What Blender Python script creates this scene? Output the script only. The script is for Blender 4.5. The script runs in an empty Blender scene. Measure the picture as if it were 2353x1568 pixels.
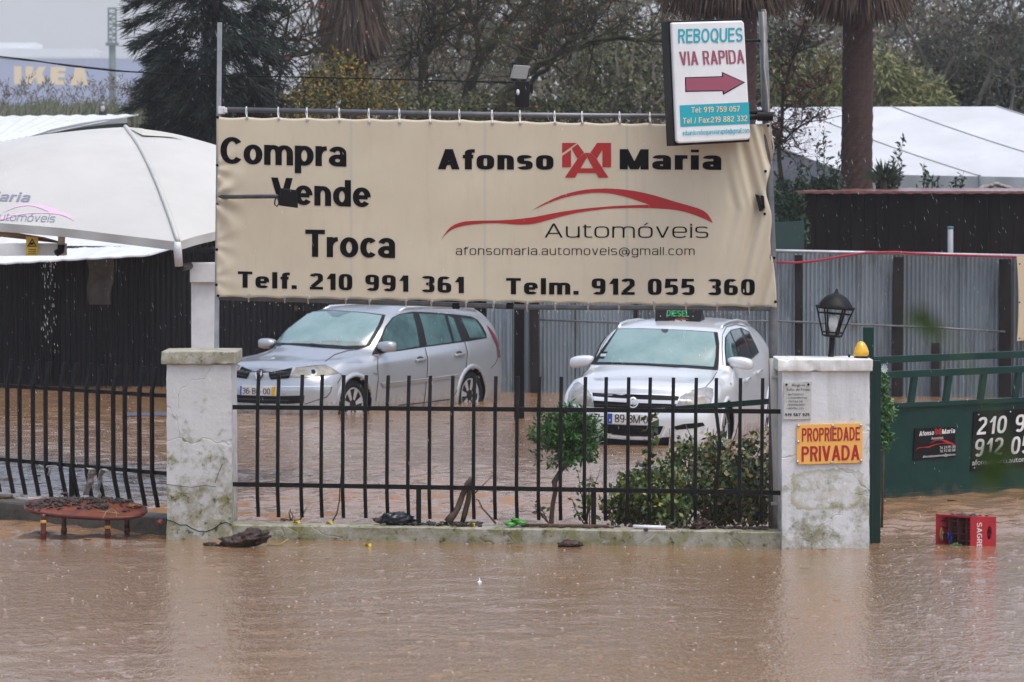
import bpy, bmesh, math, random
import numpy as np
from mathutils import Vector, Matrix, noise
from mathutils.bvhtree import BVHTree
from mathutils.geometry import delaunay_2d_cdt, tessellate_polygon

scene = bpy.context.scene
col = scene.collection
R = math.radians
# ------------------------------------------------------------------ camera, sky, sun, exposure
CAM_H, FPX, HORIZON = 2.7, 9000.0, 435.0          # eye height, focal length and horizon row in the 2353 px wide frame
TILT = math.atan((784 - HORIZON) / FPX)
cam = bpy.data.objects.new('camera', bpy.data.cameras.new('camera'))
col.objects.link(cam); scene.camera = cam
cam.location = (0, 0, CAM_H); cam.rotation_euler = (math.pi / 2 - TILT, 0, 0)
cam.data.sensor_width = 36; cam.data.lens = 36 * FPX / 2353
cam.data.clip_start = .5; cam.data.clip_end = 4000
cam.data.dof.use_dof = True; cam.data.dof.focus_distance = 31; cam.data.dof.aperture_fstop = 7.0
SUN_EL, SUN_AZ = R(70), R(135)
world = bpy.data.worlds.new('World'); scene.world = world; world.use_nodes = True
wn = world.node_tree
sky = wn.nodes.new('ShaderNodeTexSky'); sky.sky_type = 'NISHITA'; sky.sun_disc = False
sky.sun_elevation = SUN_EL; sky.sun_rotation = SUN_AZ; sky.dust_density = 4.0; sky.air_density = 1.0; sky.altitude = 20
hs = wn.nodes.new('ShaderNodeHueSaturation'); hs.inputs['Saturation'].default_value = .80
wn.links.new(sky.outputs[0], hs.inputs['Color'])
wn.links.new(hs.outputs[0], wn.nodes['Background'].inputs['Color'])
wn.nodes['Background'].inputs['Strength'].default_value = .15
sun = bpy.data.objects.new('sun', bpy.data.lights.new('sun', 'SUN')); col.objects.link(sun)
sun.data.energy = .55; sun.data.angle = R(25); sun.data.color = (1, .985, .96)
sun.rotation_euler = (math.pi / 2 - SUN_EL, 0, math.pi - SUN_AZ)
sun.location = (0, 0, 60)
scene.view_settings.view_transform = 'Standard'; scene.view_settings.look = 'None'
scene.view_settings.gamma = 1; scene.view_settings.exposure = 0.82
scene.cycles.max_bounces = 8; scene.cycles.volume_bounces = 3; scene.cycles.transparent_max_bounces = 8
# ------------------------------------------------------------------ photo geometry helpers
_c, _s = math.cos(TILT), math.sin(TILT)
def ray(px, py):
    u, v = (px - 1176.5) / FPX, (784 - py) / FPX
    return Vector((u, _c + v * _s, v * _c - _s))
EYE = Vector((0, 0, CAM_H))
def at(px, py, Y):
    d = ray(px, py); return EYE + d * (Y / d.y)
def atz(px, py, z):
    d = ray(px, py); return EYE + d * ((z - CAM_H) / d.z)
def onplane(px, py, p, n):
    d = ray(px, py); return EYE + d * ((p - EYE).dot(n) / d.dot(n))
# ------------------------------------------------------------------ objects
def tag(o, label=None, cat=None, group=None, kind=None):
    if label: o['label'] = label
    if cat: o['category'] = cat
    if group: o['group'] = group
    if kind: o['kind'] = kind
    return o
def thing(name, label, cat, loc, group=None):
    o = bpy.data.objects.new(name, None); col.objects.link(o); o.location = loc
    o.empty_display_size = .1
    return tag(o, label, cat, group)
def wloc(p):
    v = Vector((0, 0, 0))
    while p: v = v + p.location; p = p.parent
    return v
def raw_obj(name, verts, faces, mat, parent=None, smooth=False):
    v = np.asarray(verts, dtype=np.float32).reshape(-1, 3)
    if parent: off = wloc(parent)
    else: off = Vector(((v[:, 0].min() + v[:, 0].max()) / 2, (v[:, 1].min() + v[:, 1].max()) / 2, v[:, 2].min()))
    v = v - np.array(off, dtype=np.float32)
    me = bpy.data.meshes.new(name)
    if isinstance(faces, np.ndarray):
        n, k = faces.shape
        me.vertices.add(len(v)); me.vertices.foreach_set('co', v.ravel())
        me.loops.add(n * k); me.loops.foreach_set('vertex_index', faces.ravel().astype(np.int32))
        me.polygons.add(n); me.polygons.foreach_set('loop_start', np.arange(0, n * k, k, dtype=np.int32))
        me.update(calc_edges=True)
    else:
        me.from_pydata([tuple(p) for p in v.tolist()], [], faces)
    if smooth: me.polygons.foreach_set('use_smooth', [True] * len(me.polygons))
    me.update()
    if mat: me.materials.append(mat)
    o = bpy.data.objects.new(name, me); col.objects.link(o)
    if parent: o.parent = parent
    else: o.location = off
    return o
class MB:
    def __init__(s): s.v = []; s.f = []
    def add(s, vs, fs):
        k = len(s.v); s.v += [tuple(p) for p in vs]; s.f += [tuple(i + k for i in f) for f in fs]; return s
    def hexa(s, p):                                     # 8 corners: bottom ring of 4, top ring of 4
        return s.add(p, [(3, 2, 1, 0), (4, 5, 6, 7), (0, 1, 5, 4), (1, 2, 6, 5), (2, 3, 7, 6), (3, 0, 4, 7)])
    def box(s, c, size, rot=None):
        c = Vector(c); h = [a / 2 for a in size]; m = rot or Matrix.Identity(3)
        p = [c + m @ Vector((x * h[0], y * h[1], z * h[2])) for z in (-1, 1) for x, y in ((-1, -1), (1, -1), (1, 1), (-1, 1))]
        return s.hexa(p)
    def bar(s, a, b, w, t, up=(0, 0, 1)):               # rectangular bar from a to b
        a, b = Vector(a), Vector(b); d = (b - a).normalized(); u = Vector(up)
        if abs(d.dot(u)) > .95: u = Vector((0, 1, 0))
        x = d.cross(u).normalized(); y = x.cross(d)
        q = [(-1, -1), (1, -1), (1, 1), (-1, 1)]
        return s.hexa([e + x * (i * w / 2) + y * (j * t / 2) for e in (a, b) for i, j in q])
    def tube(s, pts, r, n=8, cap=True):
        pts = [Vector(p) for p in pts]; m = len(pts)
        rs = r if isinstance(r, (list, tuple)) else [r] * m
        k = len(s.v); prev = None
        for i, p in enumerate(pts):
            d = (pts[min(i + 1, m - 1)] - pts[max(i - 1, 0)])
            d = d.normalized() if d.length > 1e-9 else Vector((0, 0, 1))
            if prev is None:
                u = Vector((0, 0, 1)) if abs(d.z) < .9 else Vector((1, 0, 0))
                x = d.cross(u).normalized()
            else:
                x = (prev - d * prev.dot(d)); x = x.normalized() if x.length > 1e-6 else d.orthogonal().normalized()
            prev = x; y = d.cross(x)
            for j in range(n):
                a = 2 * math.pi * j / n
                s.v.append(tuple(p + (x * math.cos(a) + y * math.sin(a)) * rs[i]))
        for i in range(m - 1):
            for j in range(n):
                a, b = k + i * n + j, k + i * n + (j + 1) % n
                s.f.append((a, b, b + n, a + n))
        if cap:
            s.f.append(tuple(k + j for j in reversed(range(n)))); s.f.append(tuple(k + (m - 1) * n + j for j in range(n)))
        return s
    def lathe(s, c, prof, n=24, m=None):                # prof of (r, z) turned about z through c
        c = Vector(c); k = len(s.v); m = m or Matrix.Identity(3)
        for r_, z in prof:
            for j in range(n):
                a = 2 * math.pi * j / n
                s.v.append(tuple(c + m @ Vector((r_ * math.cos(a), r_ * math.sin(a), z))))
        for i in range(len(prof) - 1):
            for j in range(n):
                a, b = k + i * n + j, k + i * n + (j + 1) % n
                s.f.append((a, b, b + n, a + n))
        s.f.append(tuple(k + j for j in reversed(range(n)))); s.f.append(tuple(k + (len(prof) - 1) * n + j for j in range(n)))
        return s
    def prism(s, front, back):                          # two matching outlines
        n = len(front); k = len(s.v); s.v += [tuple(p) for p in front] + [tuple(p) for p in back]
        s.f.append(tuple(range(k, k + n))); s.f.append(tuple(reversed(range(k + n, k + 2 * n))))
        for i in range(n):
            j = (i + 1) % n; s.f.append((k + j, k + i, k + n + i, k + n + j))
        return s
    def grid(s, fn, nu, nv):
        k = len(s.v)
        for i in range(nu + 1):
            for j in range(nv + 1): s.v.append(tuple(fn(i / nu, j / nv)))
        for i in range(nu):
            for j in range(nv):
                a = k + i * (nv + 1) + j; s.f.append((a, a + nv + 1, a + nv + 2, a + 1))
        return s
    def lump(s, c, size, seed=0, rough=.35, sub=3, rot=None, freq=2.2):
        bm = bmesh.new(); bmesh.ops.create_icosphere(bm, subdivisions=sub, radius=1)
        m = rot or Matrix.Identity(3); o = Vector((seed * 7.3, seed * 3.1, seed * 1.7)); c = Vector(c); k = len(s.v)
        for v in bm.verts:
            q = v.co * (1 + rough * (noise.noise(v.co * freq + o) + .5 * noise.noise(v.co * freq * 2.7 + o) + .3 * noise.noise(v.co * freq * 6 + o)))
            s.v.append(tuple(c + m @ Vector((q.x * size[0], q.y * size[1], q.z * size[2]))))
        for f in bm.faces: s.f.append(tuple(k + v.index for v in f.verts))
        bm.free(); return s
    def build(s, name, mat, parent=None, smooth=False, bevel=0):
        o = raw_obj(name, s.v, s.f, mat, parent, smooth)
        if bevel:
            b = o.modifiers.new('bevel', 'BEVEL'); b.width = bevel; b.segments = 2; b.limit_method = 'ANGLE'; b.angle_limit = R(40)
        return o
def rotm(rx=0, ry=0, rz=0):
    return (Matrix.Rotation(rz, 3, 'Z') @ Matrix.Rotation(ry, 3, 'Y') @ Matrix.Rotation(rx, 3, 'X'))
# ------------------------------------------------------------------ materials
def mat(name, c, rough=.6, metal=0, c2=None, scale=4, detail=5, lo=.35, hi=.65, bump=0, bscale=None, coat=0, spec=.5, stretch=None, island=None, back=None):
    m = bpy.data.materials.new(name); m.use_nodes = True; t = m.node_tree; b = t.nodes['Principled BSDF']
    b.inputs['Base Color'].default_value = (*c, 1); b.inputs['Roughness'].default_value = rough; b.inputs['Metallic'].default_value = metal
    b.inputs['Coat Weight'].default_value = coat; b.inputs['Coat Roughness'].default_value = .06
    b.inputs['Specular IOR Level'].default_value = spec
    N, L = t.nodes.new, t.links.new
    vec = None
    if c2 or bump:
        tc = N('ShaderNodeTexCoord'); vec = tc.outputs['Object']
        if stretch:
            mp = N('ShaderNodeMapping'); mp.inputs['Scale'].default_value = stretch; L(vec, mp.inputs[0]); vec = mp.outputs[0]
    if c2:
        n = N('ShaderNodeTexNoise'); n.inputs['Scale'].default_value = scale; n.inputs['Detail'].default_value = detail; n.inputs['Roughness'].default_value = .65
        L(vec, n.inputs['Vector'])
        r = N('ShaderNodeValToRGB'); r.color_ramp.elements[0].position = lo; r.color_ramp.elements[1].position = hi
        r.color_ramp.elements[0].color = (*c, 1); r.color_ramp.elements[1].color = (*c2, 1)
        L(n.outputs[0], r.inputs[0]); out = r.outputs[0]
        L(out, b.inputs['Base Color'])
    if island:                                          # colours spread over loose pieces (leaves)
        g = N('ShaderNodeNewGeometry'); r = N('ShaderNodeValToRGB'); e = r.color_ramp.elements
        while len(e) < len(island): e.new(.5)
        for i, k in enumerate(island): e[i].position = i / (len(island) - 1); e[i].color = (*k, 1)
        L(g.outputs['Random Per Island'], r.inputs[0]); L(r.outputs[0], b.inputs['Base Color'])
        b.inputs['Subsurface Weight'].default_value = 0
    if bump:
        n2 = N('ShaderNodeTexNoise'); n2.inputs['Scale'].default_value = bscale or scale * 4; n2.inputs['Detail'].default_value = 4; L(vec, n2.inputs['Vector'])
        bp = N('ShaderNodeBump'); bp.inputs['Strength'].default_value = bump; bp.inputs['Distance'].default_value = .02
        L(n2.outputs[0], bp.inputs['Height']); L(bp.outputs[0], b.inputs['Normal'])
    return m
def ramp(t, src, stops):
    r = t.nodes.new('ShaderNodeValToRGB'); e = r.color_ramp.elements
    while len(e) < len(stops): e.new(.5)
    for i, (p, k) in enumerate(stops):
        e[i].position = p; e[i].color = (*k, 1) if len(k) == 3 else k
    t.links.new(src, r.inputs[0]); return r.outputs[0]
def nmath(t, op, a, b=None, c=None):
    n = t.nodes.new('ShaderNodeMath'); n.operation = op
    for i, k in enumerate((a, b, c)):
        if k is None: continue
        if isinstance(k, (int, float)): n.inputs[i].default_value = k
        else: t.links.new(k, n.inputs[i])
    return n.outputs[0]
def nnoise(t, vec, scale, detail=5, rough=.6, stretch=None):
    if stretch:
        mp = t.nodes.new('ShaderNodeMapping'); mp.inputs['Scale'].default_value = stretch; t.links.new(vec, mp.inputs[0]); vec = mp.outputs[0]
    n = t.nodes.new('ShaderNodeTexNoise'); n.inputs['Scale'].default_value = scale; n.inputs['Detail'].default_value = detail
    n.inputs['Roughness'].default_value = rough; t.links.new(vec, n.inputs['Vector']); return n.outputs[0]
def nmix(t, f, a, b):
    n = t.nodes.new('ShaderNodeMix'); n.data_type = 'RGBA'
    if isinstance(f, (int, float)): n.inputs[0].default_value = f
    else: t.links.new(f, n.inputs[0])
    for i, k in ((6, a), (7, b)):
        if isinstance(k, tuple): n.inputs[i].default_value = (*k, 1)
        else: t.links.new(k, n.inputs[i])
    return n.outputs[2]

def plaster_mat(name, base, moss_top, moss=1.0, drip=1.0, patch=None):
    """weathered white render: algae low down, black specks, rain streaks, hairline cracks"""
    m = bpy.data.materials.new(name); m.use_nodes = True; t = m.node_tree; b = t.nodes['Principled BSDF']
    g = t.nodes.new('ShaderNodeNewGeometry'); pos = g.outputs['Position']
    sp = t.nodes.new('ShaderNodeSeparateXYZ'); t.links.new(pos, sp.inputs[0]); z = sp.outputs[2]
    big = nnoise(t, pos, 2.6, 6); fine = nnoise(t, pos, 22, 5, .7); streak = nnoise(t, pos, 9, 4, .6, (1, 1, .12)); mid = nnoise(t, pos, 7, 6, .7)
    c = nmix(t, ramp(t, big, [(.35, (0, 0, 0)), (.7, (1, 1, 1))]), base, tuple(k * .84 for k in base))
    c = nmix(t, nmath(t, 'MULTIPLY', ramp(t, streak, [(.52, (0, 0, 0)), (.75, (1, 1, 1))]), .45 * drip), c, (.30, .29, .24))
    low = nmath(t, 'MULTIPLY', nmath(t, 'SUBTRACT', moss_top, z), .9)
    lowm = nmath(t, 'ADD', low, nmath(t, 'MULTIPLY', nmath(t, 'SUBTRACT', mid, .50), 4.0))
    lowm = ramp(t, lowm, [(.12, (0, 0, 0)), (.85, (1, 1, 1))])
    c = nmix(t, nmath(t, 'MULTIPLY', lowm, .85 * moss), c, (.17, .165, .055))
    grey = nmath(t, 'ADD', low, nmath(t, 'MULTIPLY', nmath(t, 'SUBTRACT', nnoise(t, pos, 4.2, 7, .75), .5), 3))
    c = nmix(t, nmath(t, 'MULTIPLY', ramp(t, grey, [(.3, (0, 0, 0)), (1, (1, 1, 1))]), .5 * moss), c, (.33, .31, .27))
    spk = ramp(t, fine, [(.57, (0, 0, 0)), (.62, (1, 1, 1))])
    spz = ramp(t, nmath(t, 'ADD', low, nmath(t, 'MULTIPLY', nmath(t, 'SUBTRACT', mid, .5), 2.5)), [(.25, (0, 0, 0)), (.7, (1, 1, 1))])
    c = nmix(t, nmath(t, 'MULTIPLY', nmath(t, 'MULTIPLY', spk, spz), .8 * moss), c, (.035, .033, .028))
    vo = t.nodes.new('ShaderNodeTexVoronoi'); vo.feature = 'DISTANCE_TO_EDGE'; vo.inputs['Scale'].default_value = 1.7
    wp = t.nodes.new('ShaderNodeMix'); wp.data_type = 'RGBA'; wp.inputs[0].default_value = .25
    nc = t.nodes.new('ShaderNodeTexNoise'); nc.inputs['Scale'].default_value = 5; t.links.new(pos, nc.inputs['Vector'])
    t.links.new(pos, wp.inputs[6]); t.links.new(nc.outputs['Color'], wp.inputs[7]); t.links.new(wp.outputs[2], vo.inputs['Vector'])
    if patch:
        dx = nmath(t, 'ABSOLUTE', nmath(t, 'DIVIDE', nmath(t, 'SUBTRACT', sp.outputs[0], patch[0]), patch[2])); dz = nmath(t, 'ABSOLUTE', nmath(t, 'DIVIDE', nmath(t, 'SUBTRACT', z, patch[1]), patch[3]))
        rr = nmath(t, 'ADD', nmath(t, 'POWER', nmath(t, 'ADD', nmath(t, 'POWER', dx, 4.0), nmath(t, 'POWER', dz, 4.0)), .25), nmath(t, 'MULTIPLY', nmath(t, 'SUBTRACT', mid, .5), .9))
        rim = ramp(t, rr, [(.72, (0, 0, 0)), (.92, (1, 1, 1)), (1.0, (1, 1, 1)), (1.0, (0, 0, 0))]); c = nmix(t, nmath(t, 'MULTIPLY', rim, nmath(t, 'MULTIPLY', ramp(t, big, [(.3, (.2,) * 3), (.6, (1, 1, 1))]), .6)), c, (.27, .25, .08))
        ins = ramp(t, rr, [(.7, (1, 1, 1)), (.85, (0, 0, 0))]); c = nmix(t, nmath(t, 'MULTIPLY', nmath(t, 'MULTIPLY', ins, ramp(t, nnoise(t, pos, 11, 5, .7), [(.45, (0, 0, 0)), (.62, (1, 1, 1))])), .5), c, (.42, .37, .28))
    crack = ramp(t, vo.outputs['Distance'], [(.003, (1, 1, 1)), (.009, (0, 0, 0))])
    c = nmix(t, nmath(t, 'MULTIPLY', nmath(t, 'MULTIPLY', crack, ramp(t, mid, [(.48, (0, 0, 0)), (.60, (1, 1, 1))])), .45), c, (.09, .085, .07))
    t.links.new(c, b.inputs['Base Color']); b.inputs['Roughness'].default_value = .7
    bp = t.nodes.new('ShaderNodeBump'); bp.inputs['Strength'].default_value = .35; bp.inputs['Distance'].default_value = .012
    t.links.new(nmath(t, 'SUBTRACT', nmath(t, 'ADD', fine, mid), crack), bp.inputs['Height']); t.links.new(bp.outputs[0], b.inputs['Normal'])
    return m

M = {}
M['iron'] = mat('black_iron', (.007, .008, .009), .45, c2=(.014, .013, .012), scale=18, spec=.14)
M['post_grey'] = mat('painted_steel', (.10, .105, .115), .35, .3, c2=(.16, .165, .175), scale=9)
M['arm_grey'] = mat('dark_arm_paint', (.045, .048, .052), .4, c2=(.08, .085, .09), scale=14, spec=.3)
M['galv'] = mat('galvanised_steel', (.28, .30, .33), .42, .6, c2=(.40, .42, .45), scale=8)
M['black'] = mat('black_plastic', (.007, .007, .008), .4, spec=.16)
M['dull_black'] = mat('dull_black', (.007, .007, .008), .7, spec=.1)
M['ink'] = mat('black_lettering', (.006, .006, .007), .6, spec=.06)
M['red_ink'] = mat('red_lettering', (.38, .012, .014), .42)
M['white'] = mat('white_paint', (.74, .75, .76), .4, c2=(.60, .61, .62), scale=5)
M['white_pipe'] = mat('dirty_white_pvc', (.62, .60, .55), .45, c2=(.40, .37, .31), scale=7, stretch=(1, 1, .25))
M['tie'] = mat('cable_tie', (.75, .75, .72), .5)
M['steel'] = mat('bright_steel', (.45, .46, .47), .28, .9)
M['green'] = mat('green_gate_paint', (.004, .030, .026), .34, c2=(.009, .042, .034), scale=7, detail=8, spec=.22)
M['dkgreen'] = mat('dark_green_paint', (.006, .028, .023), .4, spec=.25)
M['cable'] = mat('cable', (.42, .38, .30), .5)
M['glassy'] = mat('fogged_glass', (.80, .82, .80), .12)
M['yellow'] = mat('yellow_beacon', (.72, .42, .012), .18, c2=(.62, .33, .01), scale=12, coat=.5)
M['orange_sign'] = mat('orange_sign', (.86, .46, .10), .4, c2=(.80, .42, .09), scale=6)
M['crate_red'] = mat('red_crate', (.42, .012, .022), .38, c2=(.33, .01, .02), scale=14)
M['crate_in'] = mat('crate_inside', (.10, .006, .008), .6, c2=(.03, .004, .004), scale=30)
M['bark'] = mat('wet_bark', (.055, .024, .016), .55, c2=(.016, .010, .008), scale=14, bump=.8, bscale=30)
M['mud'] = mat('dark_mud', (.022, .016, .012), .5, c2=(.05, .035, .026), scale=30, bump=.7, bscale=60)
M['stick'] = mat('wet_stick', (.06, .038, .026), .6, c2=(.11, .075, .05), scale=20)
M['table'] = mat('varnished_table', (.18, .042, .012), .35, c2=(.04, .018, .011), scale=9, lo=.42, hi=.68, coat=.15)
M['table_edge'] = mat('dark_varnish', (.06, .010, .007), .25, c2=(.11, .018, .01), scale=8)
M['brass'] = mat('light_wood_collar', (.55, .30, .05), .4)
M['teal'] = mat('teal_print', (.01, .36, .44), .35)
M['mauve'] = mat('faded_maroon_print', (.30, .075, .12), .35)
M['sand_ink'] = mat('sand_print', (.78, .62, .38), .4)
M['concrete_dark'] = mat('wet_dark_concrete', (.035, .034, .030), .45, c2=(.075, .07, .06), scale=6, bump=.4)

def grime(m, tide, col=(.13, .085, .055), rust=(.07, .03, .015)):
    t = m.node_tree; b = t.nodes['Principled BSDF']; src = b.inputs['Base Color'].links[0].from_socket; g = t.nodes.new('ShaderNodeNewGeometry'); P = g.outputs['Position']
    sp = t.nodes.new('ShaderNodeSeparateXYZ'); t.links.new(P, sp.inputs[0])
    f = ramp(t, nmath(t, 'ADD', nmath(t, 'MULTIPLY', nmath(t, 'SUBTRACT', tide, sp.outputs[2]), 5.0), nmath(t, 'MULTIPLY', nmath(t, 'SUBTRACT', nnoise(t, P, 9, 6, .7), .5), 2.4)), [(.2, (0, 0, 0)), (.9, (.75,) * 3)])
    r_ = ramp(t, nnoise(t, P, 13, 7, .75, (1, 1, .35)), [(.64, (0, 0, 0)), (.70, (.8,) * 3)])
    t.links.new(nmix(t, f, nmix(t, r_, src, rust), col), b.inputs['Base Color'])
grime(M['green'], .10); grime(M['crate_red'], .05, (.10, .05, .035), (.10, .008, .012)); grime(M['white_pipe'], .35, (.12, .11, .06), (.3, .28, .22))
# ------------------------------------------------------------------ setting
def water_mat():
    m = bpy.data.materials.new('muddy_flood_water'); m.use_nodes = True; t = m.node_tree; b = t.nodes['Principled BSDF']
    g = t.nodes.new('ShaderNodeNewGeometry'); pos = g.outputs['Position']
    base = nmix(t, ramp(t, nnoise(t, pos, .35, 4, .6, (1, .4, 1)), [(.35, (0, 0, 0)), (.65, (1, 1, 1))]), (.225, .130, .068), (.265, .158, .086))
    t.links.new(base, b.inputs['Base Color'])
    b.inputs['Roughness'].default_value = .05; b.inputs['IOR'].default_value = 1.45
    n1 = nnoise(t, pos, 7, 3, .6, (2.4, 1.0, 1)); n2 = nnoise(t, pos, 26, 2, .5, (1.6, 1, 1))
    bp = t.nodes.new('ShaderNodeBump'); bp.inputs['Strength'].default_value = 1; bp.inputs['Distance'].default_value = .010
    t.links.new(nmath(t, 'ADD', n1, nmath(t, 'MULTIPLY', n2, .5)), bp.inputs['Height']); t.links.new(bp.outputs[0], b.inputs['Normal'])
    return m
def build_setting():
    # the flood: real wavelets, ruffled by the wind inside the yard and calmer in the road
    x0, x1, y0, y1 = -7.6, 7.6, 16.2, 54.0; nx, ny = 330, 860; X, Yg = np.meshgrid(np.linspace(x0, x1, nx), np.linspace(y0, y1, ny), indexing='ij'); rs = np.random.RandomState(3)
    def waves(n, l0, l1, slope, ang):
        H = np.zeros_like(X)
        for _ in range(n):
            lam = math.exp(rs.uniform(math.log(l0), math.log(l1))); k = 2 * math.pi / lam; a = rs.normal(math.pi / 2, ang); H += slope / k * math.sqrt(2 / n) * np.sin(k * (X * math.cos(a) + Yg * math.sin(a)) + rs.uniform(0, 6.28))
        return H
    sm = lambda e0, e1, q: (lambda z: z * z * (3 - 2 * z))(np.clip((q - e0) / (e1 - e0), 0, 1))
    blot = sum(np.sin(X * rs.uniform(.3, 1.4) + Yg * rs.uniform(.25, .9) * rs.choice((-1, 1)) + rs.uniform(0, 6.28)) for _ in range(7)) / 3.2
    ruffle = sm(30.1, 31.2, Yg + .35 * blot) * (1 - .70 * sm(36.0, 39.0, Yg + 1.2 * blot)); calm = 1 - sm(30.0, 31.0, Yg)
    H = waves(46, .17, .6, .24, .75) * ruffle * (.75 + .35 * np.clip(blot, -1, 1)) + waves(40, .17, .7, .020, .8) * (calm + .35) * (.8 + .5 * np.clip(blot, -1, 1)) + waves(12, .7, 2.0, .004, 1.0)
    edge = np.clip(np.minimum.reduce([X - x0, x1 - X, Yg - y0, y1 - Yg]) / .8, 0, 1); H *= edge
    V = np.stack([X, Yg, H], -1).reshape(-1, 3); I = np.arange(nx * ny).reshape(nx, ny); F = np.stack([I[:-1, :-1], I[1:, :-1], I[1:, 1:], I[:-1, 1:]], -1).reshape(-1, 4)
    k = len(V); O = [(-60, 2, 0), (60, 2, 0), (60, 58, 0), (-60, 58, 0), (x0, y0, 0), (x1, y0, 0), (x1, y1, 0), (x0, y1, 0)]
    V = np.concatenate([V, O]); F = np.concatenate([F, np.array([(k, k + 1, k + 5, k + 4), (k + 1, k + 2, k + 6, k + 5), (k + 2, k + 3, k + 7, k + 6), (k + 3, k, k + 4, k + 7)])])
    wm = water_mat(); w = raw_obj('water', V, F, wm, None, True); w['kind'] = 'structure'
    # raindrops: a small ring of raised water each
    n, sg = 1300, 12; Yr = 16.5 + 34 * rs.uniform(0, 1, n) ** 1.25; Xr = rs.uniform(-1, 1, n) * (Yr * .14 + .2); r = rs.uniform(.012, .034, n); hgt = rs.uniform(.05, .12, n) * r; V, F = [], []
    ang = np.arange(sg) * 2 * math.pi / sg; prof = ((1.45, -.25), (1.0, 1.0), (.55, -.15), (.0, .25))
    ix = np.clip(((Xr - x0) / (x1 - x0) * (nx - 1)).round().astype(int), 0, nx - 1); iy = np.clip(((Yr - y0) / (y1 - y0) * (ny - 1)).round().astype(int), 0, ny - 1); hz0 = H[ix, iy]
    V = np.concatenate([np.stack([Xr[:, None] + r[:, None] * q * np.cos(ang), Yr[:, None] + r[:, None] * q * np.sin(ang), np.broadcast_to((hz0 + .001 + hgt * hh)[:, None], (n, sg))], -1)[:, None] for q, hh in prof], 1)
    V = V.reshape(n, len(prof) * sg, 3); base = np.arange(n) * len(prof) * sg; f0 = np.array([(i * sg + j, i * sg + (j + 1) % sg, (i + 1) * sg + (j + 1) % sg, (i + 1) * sg + j) for i in range(len(prof) - 1) for j in range(sg)])
    F = (base[:, None, None] + f0[None]).reshape(-1, 4); o = raw_obj('rain_ripples', V.reshape(-1, 3), F, wm, None, True); tag(o, 'little rings thrown up by rain all over the flood', 'ripples', kind='stuff')
    n = 1700; Yr = 16.5 + 33 * rs.uniform(0, 1, n) ** 1.35; Xr = rs.uniform(-1, 1, n) * (Yr * .14 + .2); r = rs.uniform(.003, .011, n); ix = np.clip(((Xr - x0) / (x1 - x0) * (nx - 1)).round().astype(int), 0, nx - 1); iy = np.clip(((Yr - y0) / (y1 - y0) * (ny - 1)).round().astype(int), 0, ny - 1); hz0 = H[ix, iy]
    V = np.concatenate([np.stack([Xr[:, None] + r[:, None] * np.cos(ang[::2]) * q, Yr[:, None] + r[:, None] * np.sin(ang[::2]) * q, np.broadcast_to((hz0 + hh * (.0012 + .10 * r))[:, None], (n, 6))], -1)[:, None] for q, hh in ((1.0, -.5), (1.05, .45), (.5, 1.0), (.02, 1.05))], 1).reshape(n, 24, 3)
    f0 = np.array([(i * 6 + j, i * 6 + (j + 1) % 6, (i + 1) * 6 + (j + 1) % 6, (i + 1) * 6 + j) for i in range(3) for j in range(6)]); F = (np.arange(n)[:, None, None] * 24 + f0[None]).reshape(-1, 4)
    o = raw_obj('rain_splashes', V.reshape(-1, 3), F, mat('aerated_water', (.43, .375, .335), .25), None, True); tag(o, 'tiny pale splashes where rain strikes the flood', 'splashes', kind='stuff')
    def gz(x, y):
        s = min(1, max(0, (y - 54.5) / 5)); s = s * s * (3 - 2 * s)
        h = -.3 + .75 * s
        k = min(1, max(0, (y - 300) / 1400)); h += 20 * k * k
        if y < 1: h = -.3
        return h
    ys = [-40, 0, 20, 40, 53, 54.5, 56, 57.5, 59, 61, 70, 90, 150, 250, 350, 450, 550, 650, 750, 900, 1200, 1600, 2000, 2500, 3150]
    n = len(ys) - 1
    g = MB().grid(lambda u, v: ((u - .5) * 2 * min(1750, 60 + max(0, ys[round(v * n)]) * .55), ys[round(v * n)], gz(0, ys[round(v * n)])), 30, n)
    o = g.build('ground', mat('wet_grass_ground', (.06, .065, .03), .8, c2=(.10, .075, .045), scale=1.2, bump=.4), smooth=True); o['kind'] = 'structure'
    def hz(x):
        return 98 + 12 * noise.noise(Vector((x * .006, .3, 0))) + 4 * noise.noise(Vector((x * .02, 5, 0)))
    h = MB().grid(lambda u, v: ((u - .5) * 3200, 2600 + 450 * v, 15 + (hz((u - .5) * 3200) - 15) * math.sin(v * math.pi / 2) + 2 * noise.noise(Vector((u * 60, v * 9, 0)))), 120, 14)
    o = h.build('hill', mat('far_hillside', (.07, .085, .055), .9, c2=(.16, .15, .12), scale=.02), smooth=True); o['kind'] = 'structure'
    # the rainy air
    hb = MB().box((0, 1560, 62), (3600, 3240, 128)); o = hb.build('haze', None); o['kind'] = 'stuff'; tag(o, 'pale rain haze filling the air out to the hills', 'haze')
    m = bpy.data.materials.new('rain_haze'); m.use_nodes = True; t = m.node_tree; t.nodes.remove(t.nodes['Principled BSDF'])
    pv = t.nodes.new('ShaderNodeVolumePrincipled'); pv.inputs['Color'].default_value = (.93, .95, 1, 1); pv.inputs['Density'].default_value = HAZE
    pv.inputs['Anisotropy'].default_value = .2
    t.links.new(pv.outputs[0], t.nodes['Material Output'].inputs['Volume']); o.data.materials.append(m)
HAZE = .00042

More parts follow.
